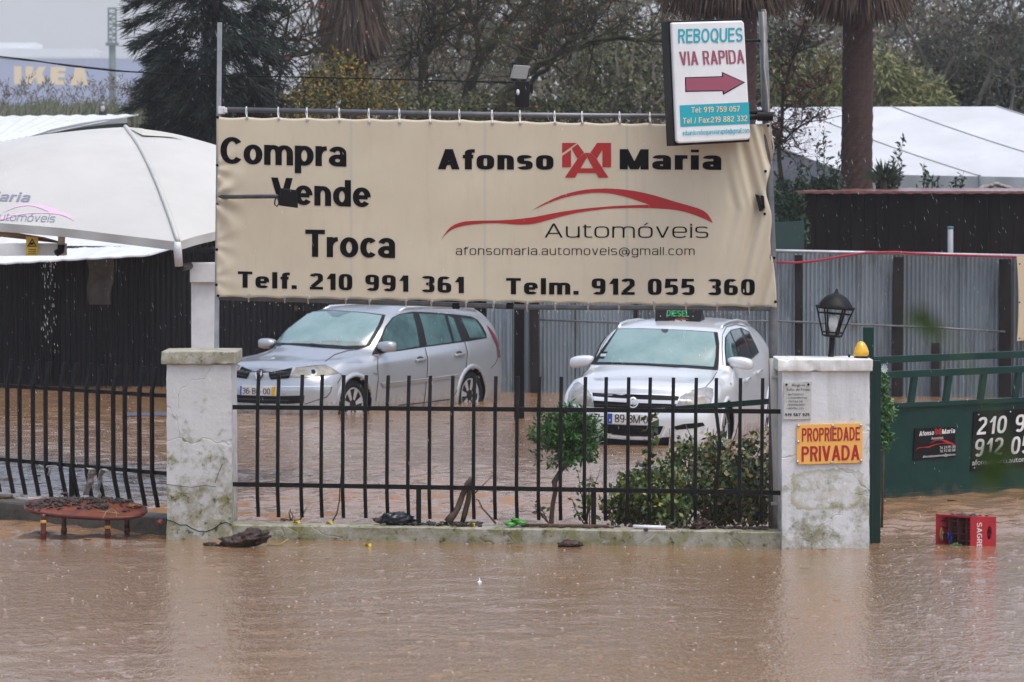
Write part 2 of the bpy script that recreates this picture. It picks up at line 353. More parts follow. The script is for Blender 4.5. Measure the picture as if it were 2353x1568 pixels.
# ------------------------------------------------------------------ pillars and walls
def build_pillars():
    P1 = plaster_mat('left_pillar_plaster', (.57, .575, .57), .80, 1.15); C1 = plaster_mat('mossy_cap', (.50, .49, .44), 2.2, .75)
    pc = at(1902, 1126, 29.36); P2 = plaster_mat('right_pillar_plaster', (.68, .695, .70), .58, 1.0, 1.0, (pc.x, pc.z, .275, .15)); C2 = plaster_mat('white_cap', (.72, .72, .70), 1.0, .5)
    for (nm, lab, x0, x1, ct, cs, cx0, cx1, Y, dep, pm, cm) in (
        ('gate_pillar', 'mossy white pillar with a cracked base, standing between the two iron fences', 383, 532, 808, 838, 370, 543, 30.15, .62, P1, C1),
        ('gate_pillar', 'white pillar carrying the lantern and the orange private property sign', 1797, 1998, 826, 854, 1788, 2006, 29.36, .55, P2, C2)):
        a, b = at(x0, 1000, Y), at(x1, 1000, Y); zt = at(x0, ct, Y).z; zs = at(x0, cs, Y).z
        ca, cb = at(cx0, 820, Y - .03).x, at(cx1, 820, Y - .03).x
        t = thing(nm, lab, 'pillar', ((a.x + b.x) / 2, Y + dep / 2, -.3))
        n = 26
        def colfn(u, v):                                # slightly uneven rendered faces, corners knocked about
            k = u * 4; s = int(k) % 4; f = k - int(k) if u < 1 else 0; s = s if u < 1 else 0
            cs_ = [(a.x, Y), (b.x, Y), (b.x, Y + dep), (a.x, Y + dep)]
            p, q = cs_[s], cs_[(s + 1) % 4]; x = p[0] + (q[0] - p[0]) * f; y = p[1] + (q[1] - p[1]) * f; z = -.3 + (zs + .3) * v
            ed = min(f, 1 - f); r = .012 if ed < .02 else .004
            nn = noise.noise(Vector((x * 9 + 3, y * 9, z * 7))) * r + (noise.noise(Vector((x * 3, y, z * 23))) * .012 if ed < .02 else 0)
            cx, cy = (a.x + b.x) / 2, Y + dep / 2
            flare = .018 * max(0, .17 - z) / .17 if nm and Y > 30 and z < .17 else 0
            return (x + (x - cx) * (nn + flare * 1.2), y + (y - cy) * (nn + flare), z)
        MB().grid(colfn, 80, 60).build('shaft', pm, t)
        if Y > 30:                                       # the old crack above the foot of the left pillar
            q = MB().tube([at(x, y, Y - .006) for x, y in ((381, 1194), (398, 1199), (414, 1207), (428, 1206), (440, 1214), (456, 1221), (474, 1222), (492, 1215), (506, 1204), (520, 1200), (533, 1207))], .003, 5); q.tube([at(x, y, Y - .006) for x, y in ((383, 1113), (410, 1117), (440, 1120), (470, 1116), (496, 1119))], .002, 4); q.tube([at(x, y, Y - .006) for x, y in ((494, 1110), (503, 1085), (512, 1065))], .0018, 4); q.build('crack', M['dull_black'], t)
        cap = MB(); cxm, w2_, d2_ = (ca + cb) / 2, (cb - ca) / 2, dep / 2 + .03
        ring = [(-1, -1), (1, -1), (1, 1), (-1, 1), (-1, -1)]; prof = [(.90, zs), (.985, zs + .002), (1.0, zs + .010), (1.0, (zs + zt) / 2), (.998, zt - .010), (.985, zt - .002), (.955, zt), (.5, zt + .006), (0, zt + .008)]
        def cf(u, v):
            k = min(int(u * 4), 3); f = u * 4 - k; px_ = ring[k][0] + (ring[k + 1][0] - ring[k][0]) * f; py_ = ring[k][1] + (ring[k + 1][1] - ring[k][1]) * f
            i = round(v * 8); s_, z = prof[i]; x, y = px_ * (w2_ - (1 - s_) * .12 if s_ > .9 else w2_ * s_), py_ * (d2_ - (1 - s_) * .12 if s_ > .9 else d2_ * s_)
            q = Vector((cxm + x, Y + dep / 2 + y, z)); e = noise.noise(q * 16) * .5 + noise.noise(q * 45) * .5; chip = max(0, noise.noise(q * 9 + Vector((3, 1, 2))) - .22) * .05
            return (q.x - px_ * (chip + .003 * e), q.y - py_ * (chip + .003 * e), z + .003 * e - (chip * .6 if i in (4, 5, 6) else 0) + (chip * .5 if i in (0, 1, 2) else 0))
        cap.grid(cf, 160, 8).build('cap', cm, t, True)
def build_walls():
    wm = plaster_mat('kerb_wall_render', (.36, .345, .29), .62, 1.2); dm = mat('dark_wet_wall', (.040, .036, .028), .5, c2=(.10, .09, .065), scale=5, bump=.5)
    a, b = at(534, 1240, 30.17), at(1796, 1250, 29.42)
    za, zb = .113, .122
    m = MB()
    def fn(u, v):
        p = a.lerp(b, u); z0 = za + (zb - za) * u
        prof = [(0, -.3), (0, -.1), (0, .0), (0, .05), (.0, z0 - .012), (.012, z0), (.1, z0 + .003), (.2, z0), (.27, z0), (.28, -.3)]
        dy, z = prof[round(v * 9)]
        nn = noise.noise(Vector((p.x * 3, z * 8, v * 3)))
        return (p.x, p.y + dy + .008 * nn, z + (.005 * nn if z > .08 else 0))
    m.grid(fn, 160, 9); o = m.build('kerb_wall', wm); tag(o, 'low stained concrete wall under the middle iron fence', 'wall')
    a, b = at(381, 1220, 30.45), at(-60, 1170, 32.35); b = a + (b - a) * 2.2; d = (b - a).normalized(); nrm = Vector((-d.y, d.x, 0));
    if nrm.y < 0: nrm = -nrm
    m = MB()
    def fn2(u, v):
        p = a.lerp(b, u); prof = [(0, -.3), (0, 0), (0, .08), (.0, .128), (.012, .14), (.12, .142), (.25, .14), (.26, -.3)]
        dy, z = prof[round(v * 7)]; nn = noise.noise(Vector((p.x * 4, p.y * 3, z * 8)))
        q = p + nrm * dy; return (q.x, q.y + .008 * nn, z + (.004 * nn if z > .1 else 0))
    m.grid(fn2, 120, 7); o = m.build('kerb_wall', dm); tag(o, 'dark wet low wall behind the floating table, running back to the left', 'wall')
    return nrm
# ------------------------------------------------------------------ iron fences
def kink_bar(base, inward, z0, zr0, zr1, z1, w, lean=0, sway=0, bend=None, seed=0):
    """one flat bar: straight between the rails, bent inward at foot and tip"""
    rnd = random.Random(seed); pts = []
    j = rnd.uniform(-.007, .007)
    for z, off in ((z0, .055), (z0 + .05, .045), (zr0 - .09, .012), (zr0 - .03, 0), (zr0, 0), ((zr0 + zr1) / 2, 0), (zr1, 0), (zr1 + .04, .002), (zr1 + .07, .012), (z1, .045 + j)):
        pts.append(base + inward * off + Vector((lean * (z - zr0) + j, 0, z)))
    if bend:
        pts[5:5] = [base + Vector((bend * .5, -.02, zr0 + (zr1 - zr0) * .3))]
        pts[6] = base + Vector((bend, -.03, zr0 + (zr1 - zr0) * .62)); pts.insert(7, base + Vector((bend * .3, -.01, zr0 + (zr1 - zr0) * .9)))
    m = MB(); side = Vector((inward.y, -inward.x, 0)).normalized(); k = 0
    for i, p in enumerate(pts):
        for sx, sy in ((-1, -1), (1, -1), (1, 1), (-1, 1)): m.v.append(tuple(p + side * (sx * w / 2) + inward * (sy * w / 2)))
    n = len(pts)
    for i in range(n - 1):
        for q in range(4): m.f.append((i * 4 + q, i * 4 + (q + 1) % 4, i * 4 + 4 + (q + 1) % 4, i * 4 + 4 + q))
    m.f += [(3, 2, 1, 0), (n * 4 - 4, n * 4 - 3, n * 4 - 2, n * 4 - 1)]
    return m
def build_fences(nrm):
    Yc = lambda px: 30.17 + (29.42 - 30.17) * (px - 534) / 1262 + .10
    I = M['iron']
    f = thing('iron_fence', 'black iron fence of bent bars between the two white pillars', 'fence', (0, Yc(1165), .1), None)
    for ya, yb, w in ((936, 946, .034), (1113, 1133, .034)):
        MB().bar(at(530, ya, Yc(530)), at(1798, yb, Yc(1798)), .02, w).build('rail', I, f)
    xs = [590, 639.7, 690, 739, 788.5, 838.5, 888, 938, 987.5, 1038, 1087.5, 1137, 1187, 1238, 1289, 1340.5, 1391, 1442, 1493, 1544, 1595.5, 1645, 1697, 1748]
    for i, px in enumerate(xs):
        Y = Yc(px); p = at(px, 1000, Y); u = (px - 590) / 1160
        z0 = at(px, 1189 + 13 * u, Y).z; zt = at(px, 861 + 9 * u, Y).z; r0 = at(px, 1113 + 20 * u, Y).z; r1 = at(px, 936 + 10 * u, Y).z
        kink_bar(Vector((p.x, Y - .022, 0)), Vector((0.10, 1, 0)).normalized(), z0, r0, r1, zt, .026, .006, bend=.028 if i == 21 else None, seed=i).build('bar', I, f)
    for px in (962, 1364):
        Y = Yc(px); a = at(px, 1122, Y); MB().bar((a.x, Y + .004, .09), (a.x, Y + .004, a.z), .038, .03).build('post', I, f)
    g = thing('iron_fence', 'black iron fence running back to the left above the dark low wall', 'fence', tuple(at(190, 1180, 31.2)), None)
    A, B = at(384, 1180, 30.45), at(-60, 1150, 32.35); A.z = B.z = 0; A = A + nrm * .12; B = B + nrm * .12; B = A + (B - A) * 2.2
    def onl(px):                                         # where this column of the photo meets the fence line
        d = ray(px, 1000); d.z = 0; e = (B - A); k = (A.x * d.y - A.y * d.x) / (e.y * d.x - e.x * d.y); return A + e * k
    for z in (1.082, .472): MB().bar(A + Vector((0, 0, z)), B + Vector((0, 0, z)), .02, .03).build('rail', I, g)
    for i, px in enumerate([-190, -165, -140, -115, -90, -65, -38, -8, 22, 52, 81, 111, 142, 171, 202, 232, 263.5, 294, 325, 355.6]):
        p = onl(px); kink_bar(p - nrm * .022, nrm, .195, .472, 1.082, 1.30, .026, seed=40 + i).build('bar', I, g)
    p = onl(165); MB().bar(p + Vector((0, 0, .1)), p + Vector((0, 0, .46)), .045, .03).build('post', I, g)
    return onl
# ------------------------------------------------------------------ lettering: a stroke alphabet drawn as outlines
def E(cx, cy, rx, ry, a0, a1, n, seg=None):
    seg = seg or max(4, int(abs(a1 - a0) / 12)); o = []
    for i in range(seg + 1):
        a = R(a0 + (a1 - a0) * i / seg); c, s = math.cos(a), math.sin(a)
        o.append((cx + rx * math.copysign(abs(c) ** (2 / n), c), cy + ry * math.copysign(abs(s) ** (2 / n), s)))
    return o
def glyph(ch, n, hv, hh, h):
    """strokes of one character: ('P', points) pen path, ('D', x0,y0,x1,y1,w) slanted stem, ('B', x,y,w,h) block; and its width"""
    a, b = hv / 2, hh / 2; S = []; w = .60; cut = 0
    P = lambda *p: S.append(('P', [q for s_ in p for q in (s_ if isinstance(s_, list) else [s_])]))
    D = lambda x0, y0, x1, y1, k=1.05: S.append(('D', x0, y0, x1, y1, hv * k))
    V = lambda x, y0, y1: P((x, y0), (x, y1))
    H = lambda y, x0, x1: P((x0, y), (x1, y))
    bowl = lambda x0, x1, y0, y1, a0=0, a1=360: E((x0 + x1) / 2, (y0 + y1) / 2, (x1 - x0) / 2 - a, (y1 - y0) / 2 - b, a0, a1, n)
    if ch == ' ': return S, .30
    if ch in 'oóã':
        P(bowl(0, w, 0, h))
        if ch == 'ó': S.append(('D', .22, h + .08, .36, h + .26, hv * .9))
    elif ch in 'aá':
        w = .56; P(E(w / 2, h * .66, w / 2 - a, h * .34 - b, 165, 0, n), (w - a, 0)); P(bowl(0, w, 0, h * .60, 90, 360), [(w - a, h * .31)]); P(E(w / 2, h * .30, w / 2 - a, h * .30 - b, 0, 92, n))
        if ch == 'á': S.append(('D', .22, h + .08, .36, h + .26, hv * .9))
    elif ch == 'e': P(E(w / 2, h / 2, w / 2 - a, h / 2 - b, 0, 322, n)); H(h * .5, a, w - a)
    elif ch == 'c': w = .57; cut = .05; P(bowl(0, w, 0, h, 42, 318))
    elif ch in 'dq': P(bowl(0, w, 0, h)); V(w - a, *((0, 1) if ch == 'd' else (-.28, h)))
    elif ch in 'bp': P(bowl(0, w, 0, h)); V(a, *((0, 1) if ch == 'b' else (-.28, h)))
    elif ch == 'g': P(bowl(0, w, 0, h)); P((w - a, h), E(w / 2, -.04, w / 2 - a, .24 - b, 0, -165, n))
    elif ch == 'n': w = .56; V(a, 0, h); P(E(w / 2, h * .56, w / 2 - a, h * .44 - b, 180, 0, n), (w - a, 0))
    elif ch == 'm':
        w = .92; V(a, 0, h); q = (w - hv) / 2
        for x in (a, a + q): P(E(x + q / 2, h * .58, q / 2, h * .42 - b, 180, 0, n), (x + q, 0))
    elif ch == 'r': w = .37; V(a, 0, h); P(E(w * .95, h * .5, w * .95 - a, h * .5 - b, 180, 88, n))
    elif ch == 'u': w = .56; V(w - a, 0, h); P((a, h), E(w / 2, h * .44, w / 2 - a, h * .44 - b, 180, 360, n))
    elif ch == 's' or ch == 'S':
        k = h if ch == 's' else 1; w = .53 if ch == 's' else .66; ry = (k / 2 - b) / 2
        P(E(w / 2, k / 2 + ry, w / 2 - a, ry, 22, 270, n), E(w / 2, k / 2 - ry, w / 2 - a, ry, 90, -158, n))
    elif ch == 't': w = .34; P((a + .06, .92), E(w * .9 + .02, .22, w * .9 - .04 - a, .22 - b, 180, 275, n)); H(h - b, 0, w)
    elif ch == 'f': w = .36; P((a + .07, 0), E(w * .95 + .04, .78, w * .95 - .03 - a, .22 - b, 180, 88, n)); H(h - b, 0, w)
    elif ch == 'i': w = hv; V(a, 0, h); S.append(('B', 0, .86, hv, .14))
    elif ch == 'l': w = hv; V(a, 0, 1)
    elif ch == 'v': w = .54; D(.0, h, w / 2 - a * 1.05, 0); D(w - hv * 1.05, h, w / 2 - a * 1.05, 0)
    elif ch == 'A': w = .74; D(0, 0, w / 2 - a, 1, 1.1); D(w - hv * 1.1, 0, w / 2 - a, 1, 1.1); H(.30, .15, w - .15)
    elif ch == 'V': w = .72; D(0, 1, w / 2 - a, 0, 1.1); D(w - hv * 1.1, 1, w / 2 - a, 0, 1.1)
    elif ch == 'M': w = .86; V(a, 0, 1); V(w - a, 0, 1); D(0, 1, w / 2 - a, 0); D(w - hv, 1, w / 2 - a, 0)
    elif ch == 'N': w = .74; V(a, 0, 1); V(w - a, 0, 1); D(0, 1, w - hv, 0)
    elif ch == 'K': w = .52 + hv; V(a, 0, 1); D(hv * .85, .36, w - hv * 1.05, 1, 1.0); D(w - hv * 1.1, 0, hv * 1.15, .62, 1.05)
    elif ch == 'I': w = hv; V(a, 0, 1)
    elif ch == 'T': w = .64; V(w / 2, 0, 1 - hh); H(1 - b, 0, w)
    elif ch in 'EF':
        w = .60; V(a, 0, 1); H(1 - b, a, w); H(.53, a, w - .04)
        if ch == 'E': H(b, a, w)
    elif ch == 'L': w = .56; V(a, 0, 1); H(b, a, w)
    elif ch == 'x': w = .54; D(0, 0, w - hv, h); D(w - hv, 0, 0, h)
    elif ch == 'C': w = .74; cut = .06; P(E(w / 2, .5, w / 2 - a, .5 - b, 40, 320, n))
    elif ch == 'G': w = .74; P(E(w / 2, .5, w / 2 - a, .5 - b, 45, 340, n), (w - a, .45), (w * .55, .45))
    elif ch in 'OQ':
        w = .76; P(E(w / 2, .5, w / 2 - a, .5 - b, 0, 360, n))
        if ch == 'Q': D(w - hv * 1.1, -.06, w * .5, .28, 1)
    elif ch == 'U': w = .70; P((a, 1), E(w / 2, .36, w / 2 - a, .36 - b, 180, 360, n), (w - a, 1))
    elif ch == 'D': w = .70; V(a, 0, 1); P((a, 1 - b), E(w * .42, .5, w * .58 - a, .5 - b, 90, -90, n), (a, b))
    elif ch in 'PRB':
        w = .64; V(a, 0, 1); m_ = .44 if ch != 'B' else .50
        P((a, 1 - b), E(w * .55, (1 + m_) / 2, w * .45 - a, (1 - m_) / 2 - b, 90, -90, n), (a, m_ + b))
        if ch == 'R': D(w - hv * 1.05, 0, w * .42, m_ + hh * .6, 1.05)
        if ch == 'B': P((a, m_ + b * .6), E(w * .55, m_ / 2 + b * .3, w * .45 - a, m_ / 2 - b * .7, 90, -90, n), (a, b))
    elif ch == '0': w = .60; P(E(w / 2, .5, w / 2 - a, .5 - b, 0, 360, n))
    elif ch == '1': w = .42; V(w - a, 0, 1); D(.02, .66, w - hv * 1.0, 1, 1.0)
    elif ch == '2': w = .58; P(E(w / 2, .70, w / 2 - a, .30 - b, 165, -20, n), (a, hh)); H(b, 0, w)
    elif ch == '3': w = .58; P(E(w / 2, .745, w / 2 - a, .255 - b, 155, -85, n)); P(E(w / 2, .27, w / 2 - a, .27 - b, 85, -155, n)); H(.515, w * .36, w * .55)
    elif ch == '5': w = .58; P((w - .03, 1 - b), (a + .03, 1 - b), (a + .01, .52), E(w / 2, .32, w / 2 - a, .32 - b, 130, -150, n))
    elif ch == '6': w = .60; P(E(w / 2, .5, w / 2 - a, .5 - b, 50, 180, n), (a, .31)); P(E(w / 2, .31, w / 2 - a, .31 - b, 0, 360, n))
    elif ch == '9': w = .60; P(E(w / 2, .5, w / 2 - a, .5 - b, 230, 360, n), (w - a, .69)); P(E(w / 2, .69, w / 2 - a, .31 - b, 0, 360, n))
    elif ch == '7': w = .56; H(1 - b, 0, w); D(.10, 0, w - hv, 1 - hh, 1)
    elif ch == '8': w = .60; P(E(w / 2, .745, w / 2 - a - .02, .255 - b, 0, 360, n)); P(E(w / 2, .27, w / 2 - a, .27 - b, 0, 360, n))
    elif ch == '.': w = hv; S.append(('B', 0, 0, hv, hv * 1.0))
    elif ch == ':': w = hv; S.append(('B', 0, 0, hv, hv)); S.append(('B', 0, h - hv, hv, hv))
    elif ch in '-·': w = .28; S.append(('B', 0, .36, .28 if ch == '-' else hv, .12))
    elif ch == '/': w = .34; D(0, -.05, w - hv * .8, 1.02, .8)
    elif ch == '@': w = 1.0; P(E(w / 2, .36, w / 2 - a, .58 - b, -62, 262, 2)); P(E(w / 2, .36, .20, .26, 0, 360, 2)); P((.72, .62), (.72, .20), (.86, .14), (w - a, .34))
    return S, w - cut
def pen(S, hv, hh):
    """outline every stroke as a strip of quads"""
    out = []
    for s in S:
        if s[0] == 'B': x, y, w, h = s[1:]; out.append([((x, y), (x, y + h)), ((x + w, y), (x + w, y + h))])
        elif s[0] == 'D':
            x0, y0, x1, y1, w = s[1:]; out.append([((x0, y0), (x0 + w, y0)), ((x1, y1), (x1 + w, y1))])
        else:
            p = [s[1][0]]
            for q in s[1][1:]:
                if math.hypot(q[0] - p[-1][0], q[1] - p[-1][1]) > 1e-4: p.append(q)
            closed = len(p) > 4 and math.hypot(p[0][0] - p[-1][0], p[0][1] - p[-1][1]) < 2e-3
            st = []; m = len(p)
            for i in range(m):
                if closed: A, C = p[i - 1 if i else m - 2], p[i + 1 if i < m - 1 else 1]
                else: A, C = p[max(0, i - 1)], p[min(m - 1, i + 1)]
                B = p[i]
                def nv(u, v):
                    dx, dy = v[0] - u[0], v[1] - u[1]; l = math.hypot(dx, dy) or 1; return (-dy / l, dx / l)
                n1 = nv(A, B) if A != B else nv(B, C); n2 = nv(B, C) if B != C else n1
                mx, my = n1[0] + n2[0], n1[1] + n2[1]; l = math.hypot(mx, my) or 1; mx /= l; my /= l
                k = 1 / max(.55, mx * n1[0] + my * n1[1])
                ox, oy = mx * k * hv / 2, my * k * hh / 2
                st.append(((B[0] + ox, B[1] + oy), (B[0] - ox, B[1] - oy)))
            out.append(st)
    return out
def letters(mb, text, x0, y0, x1, y1, cap, mapper, n=2.0, hv=.17, hh=.14, h=.74, track=.10, shear=0, off=0):
    """write text with its baseline from (x0,y0) to (x1,y1) in photo pixels; mapper(px,py,lift) gives the 3D point"""
    X = 0; strips = []
    for ch in text:
        S, w = glyph(ch, n, hv, hh, h)
        for st in pen(S, hv, hh): strips.append([tuple((X + q[0], q[1]) for q in pr) for pr in st])
        X += w + track
    X -= track
    for i, st in enumerate(strips):
        k = len(mb.v); lift = off + (i % 7) * .00022
        # cut long strips so that they follow a curved surface
        fine = [st[0]]
        for u, v in zip(st, st[1:]):
            q = max(1, int(math.hypot((v[0][0] - u[0][0]) * (x1 - x0) / X, (v[0][1] - u[0][1]) * cap) / 14))
            for j in range(1, q + 1):
                f = j / q; fine.append(tuple((a[0] + (b[0] - a[0]) * f, a[1] + (b[1] - a[1]) * f) for a, b in zip(u, v)))
        for pr in fine:
            for (lx, ly) in pr:
                f = (lx + shear * ly) / X; mb.v.append(tuple(mapper(x0 + (x1 - x0) * f, y0 + (y1 - y0) * f - ly * cap, lift)))
        for j in range(len(fine) - 1): mb.f.append((k + 2 * j, k + 2 * j + 1, k + 2 * j + 3, k + 2 * j + 2))
    return mb
def bfont(mb, text, x0, y0, x1, y1, cap, mapper, shear=0, off=0):
    """small print in Blender's own typeface"""
    cu = bpy.data.curves.new('tmp', 'FONT'); cu.body = text; cu.resolution_u = 2
    o = bpy.data.objects.new('tmp', cu); col.objects.link(o)
    me = bpy.data.meshes.new_from_object(o.evaluated_get(bpy.context.evaluated_depsgraph_get()))
    xs = [v.co.x for v in me.vertices]; a, b = min(xs), max(xs); k = len(mb.v)
    for v in me.vertices:
        ly = v.co.y / .70; f = (v.co.x - a) / (b - a) + shear * ly * .03
        mb.v.append(tuple(mapper(x0 + (x1 - x0) * f, y0 + (y1 - y0) * f - ly * cap, off)))
    for p in me.polygons: mb.f.append(tuple(k + i for i in p.vertices))
    bpy.data.objects.remove(o); bpy.data.curves.remove(cu); bpy.data.meshes.remove(me); return mb
def flat_poly(mb, pts, mapper, off=0, step=14):
    """a filled outline given in photo pixels, meshed finely enough to follow its surface"""
    bd = []
    for i, p in enumerate(pts):
        q = pts[(i + 1) % len(pts)]; m = max(1, int(math.hypot(q[0] - p[0], q[1] - p[1]) / step))
        bd += [(p[0] + (q[0] - p[0]) * j / m, p[1] + (q[1] - p[1]) * j / m) for j in range(m)]
    vs = [Vector(p) for p in bd]; n = len(vs); es = [(i, (i + 1) % n) for i in range(n)]
    x0, x1, y0, y1 = min(p[0] for p in bd), max(p[0] for p in bd), min(p[1] for p in bd), max(p[1] for p in bd)
    nx, ny = int((x1 - x0) / step), int((y1 - y0) / step)
    for i in range(1, nx + 1):
        for j in range(1, ny + 1):
            vs.append(Vector((x0 + (x1 - x0) * (i + .5 * (j % 2)) / (nx + 1), y0 + (y1 - y0) * j / (ny + 1))))
    r = delaunay_2d_cdt(vs, es, [list(range(n))], 1, 1e-4)
    k = len(mb.v); mb.v += [tuple(mapper(p[0], p[1], off)) for p in r[0]]; mb.f += [tuple(k + i for i in f) for f in r[2]]
    return mb
def plane_mapper(p, nrm):
    p, nrm = Vector(p), Vector(nrm).normalized()
    if nrm.dot(EYE - p) < 0: nrm = -nrm
    return lambda px, py, lift=0: onplane(px, py, p, nrm) + nrm * lift
# ------------------------------------------------------------------ the hoarding
def swoosh_polys(z):
    """the red car outline as two outlines, z turns design points into photo pixels"""
    up = [(112, 838), (128, 808), (150, 778), (172, 755), (200, 737), (235, 724), (270, 716), (330, 712), (400, 710), (460, 710), (520, 708), (580, 704), (640, 698), (720, 688), (790, 674), (860, 660), (930, 648), (1000, 638), (1090, 628), (1180, 620), (1250, 615), (1320, 612), (1400, 609), (1470, 607)]
    lo = [(1470, 629), (1400, 628), (1320, 629), (1250, 631), (1180, 635), (1090, 646), (1000, 660), (930, 675), (860, 694), (800, 710), (760, 722), (720, 731), (680, 736), (640, 737), (600, 736), (560, 733), (520, 730), (480, 728), (430, 728), (380, 730), (330, 734), (290, 739), (250, 746), (210, 757), (180, 770), (155, 788), (132, 810)]
    a = up + lo
    top = [(710, 642), (750, 617), (790, 595), (845, 568), (900, 545), (950, 530), (1000, 518), (1060, 508), (1120, 503), (1180, 501), (1230, 502), (1300, 507), (1370, 516), (1440, 530), (1500, 545), (1580, 568), (1650, 590), (1730, 612), (1790, 630), (1830, 648), (1855, 670), (1872, 695), (1888, 727)]
    bot = [(1860, 712), (1840, 702), (1780, 678), (1740, 664), (1700, 652), (1650, 642), (1600, 636), (1540, 632), (1472, 629), (1472, 607), (1430, 592), (1395, 580), (1360, 568), (1320, 556), (1280, 546), (1240, 537), (1200, 531), (1150, 528), (1100, 529), (1050, 534), (1000, 542), (950, 552), (900, 565), (850, 582), (800, 602), (755, 622)]
    return [[z(*p) for p in a], [z(*p) for p in top + bot]]
EMBLEM = [[(903, 203), (999, 203), (903, 270)], [(903, 288), (961, 248), (961, 362), (903, 362)], [(965, 240), (1005, 210), (1046, 266), (1002, 306)],
          [(1131, 203), (1223, 203), (1223, 362), (1166, 362), (1166, 248), (1129, 306), (1088, 266)], [(1003, 308), (1048, 268), (1066, 296), (986, 430), (920, 430)],
          [(1128, 308), (1086, 268), (1066, 296), (1141, 430), (1206, 430)], [(1050, 268), (1084, 268), (1067, 294)], [(1015, 369), (1112, 369), (1129, 399), (998, 399)]]
def build_hoarding():
    YL, YR = 30.62, 30.02
    Yb = lambda px: YL + (YR - YL) * (px - 497) / 1288
    G = M['post_grey']
    fr = thing('pipe_hoarding', 'grey steel pipe frame with two tall posts holding the big cream banner', 'frame', tuple(at(1140, 1200, 30.3)))
    Yf = lambda px: Yb(px) + .06
    lp = [at(505, 52, Yf(500)), at(497.5, 815, Yf(498))]; lp.append(Vector((lp[1].x, lp[1].y, -.3)))
    MB().bar(lp[0], lp[1], .034, .05).bar(lp[1], lp[2], .034, .05).build('post', M['galv'], fr)
    rp = [at(1752, 27, Yf(1752)), at(1760, 250, Yf(1752)), at(1775, 640, Yf(1752)), at(1777, 830, Yf(1752))]; rp.append(Vector((rp[-1].x, rp[-1].y, -.3)))
    MB().tube(rp, [.031, .033, .035, .035, .035], 12).build('post', G, fr, True)
    MB().tube([at(499, 252, Yf(499)), at(1140, 264, Yf(1140)), at(1772, 270, Yf(1772))], .0215, 10).build('top_rail', G, fr, True)
    MB().tube([at(499, 684, Yf(499)), at(1000, 699, Yf(1000)), at(1200, 706, Yf(1200)), at(1780, 709, Yf(1780))], .0205, 10).build('bottom_rail', G, fr, True)
    c = at(509, 254, Yf(500) - .03); MB().box(c, (.055, .05, .06)).box(c + Vector((.03, -.01, .0)), (.03, .045, .04)).build('clamp', M['white'], fr, bevel=.006)
    MB().tube([at(1740, 268, Yf(1750) - .05), at(1776, 268, Yf(1750) - .05)], .035, 12).tube([at(1731, 94, Yf(1750)), at(1770, 94, Yf(1750))], .012, 8).build('clamp', M['black'], fr)
    for px in (1048, 1172): p = at(px, 703, Yf(px)); MB().box(p, (.06, .05, .05)).build('clamp', M['black'], fr, bevel=.01)
    # cloth
    def edges(u):                                        # scalloped hems pulled up at each tie
        sc = .9 * abs(math.sin(u * 17.5 * math.pi)) ** .7
        return sc
    def dy(px, py):                                      # pleats of the cloth, metres towards the eye
        u = (px - 497) / 1288; d = 0
        d += .010 * math.sin(u * 5 + 1) + .006 * noise.noise(Vector((px * .006, py * .008, 2)))
        e = max(0, 1 - (px - 497) / 75)                  # gathered left hem round the lamp arm
        for yc, k in ((455, 1.0), (385, .5), (560, .35), (640, .3)):
            r_ = math.hypot((px - 497) * .9, py - yc); d += e * .022 * k * math.exp(-r_ / 80) * math.sin(math.atan2(py - yc, px - 480) * 9)
        e = max(0, 1 - (1785 - px) / 130)
        ph = (px - 1700) * .11 - (py - 480) * .028 * (1 if py < 480 else -1)
        d += .030 * e * math.sin(ph) + .018 * e * math.sin(ph * 2.1 + 1)
        return d
    def cl(px, py, lift=0):
        p = at(px, py, Yb(px) - .0 - dy(px, py)); return p + (EYE - p).normalized() * lift
    def outline(u, v):
        px = 497 + 1288 * u; top = 268 + 15 * u + 3.0 * (1 - abs(math.sin(u * 18 * math.pi))) * -1 + 3; bot = 682 + 24 * u - 3 * abs(math.sin(u * 18 * math.pi)) + 2
        if u > .45: top += 6 * math.sin((u - .45) / .55 * math.pi) * .5
        py = top + (bot - top) * v
        xl = 497 + 3 * math.exp(-((py - 385) / 60) ** 2); xr = 1768 + 17 * (py - 283) / 423
        xr -= 14 * math.exp(-((py - 440) / 40) ** 2) + 9 * math.exp(-((py - 560) / 50) ** 2) - 4 * math.exp(-((py - 350) / 30) ** 2)
        if py < 300 and u > .99: pass
        return xl + (xr - xl) * u, py
    bt = thing('banner', 'large cream car dealer banner lettered in black and red, tied to the pipe frame', 'banner', tuple(at(1140, 690, 30.3)))
    cm = mat('cream_banner_cloth', (.60, .53, .395), .5, c2=(.55, .48, .36), scale=1.5)
    t = cm.node_tree; b = t.nodes['Principled BSDF']; src = b.inputs['Base Color'].links[0].from_socket
    at_ = t.nodes.new('ShaderNodeAttribute'); at_.attribute_name = 'uvp'; sp = t.nodes.new('ShaderNodeSeparateXYZ'); t.links.new(at_.outputs['Vector'], sp.inputs[0]); c_ = src
    for x, w_, k, cc in ((803, 3, .45, (.42, .43, .37)), (1110, 3.2, .45, (.42, .43, .37)), (1436.6, 3.2, .5, (.40, .41, .37)), (1477, 5, .5, (.55, .48, .40))):
        f = nmath(t, 'LESS_THAN', nmath(t, 'ABSOLUTE', nmath(t, 'SUBTRACT', sp.outputs[0], x + 4)), w_); c_ = nmix(t, nmath(t, 'MULTIPLY', f, k), c_, cc)
    st = nnoise(t, at_.outputs['Vector'], .012, 6, .7, (3.0, .5, 1)); c_ = nmix(t, nmath(t, 'MULTIPLY', ramp(t, st, [(.52, (0, 0, 0)), (.8, (1, 1, 1))]), .38), c_, (.42, .345, .23))
    t.links.new(c_, b.inputs['Base Color'])
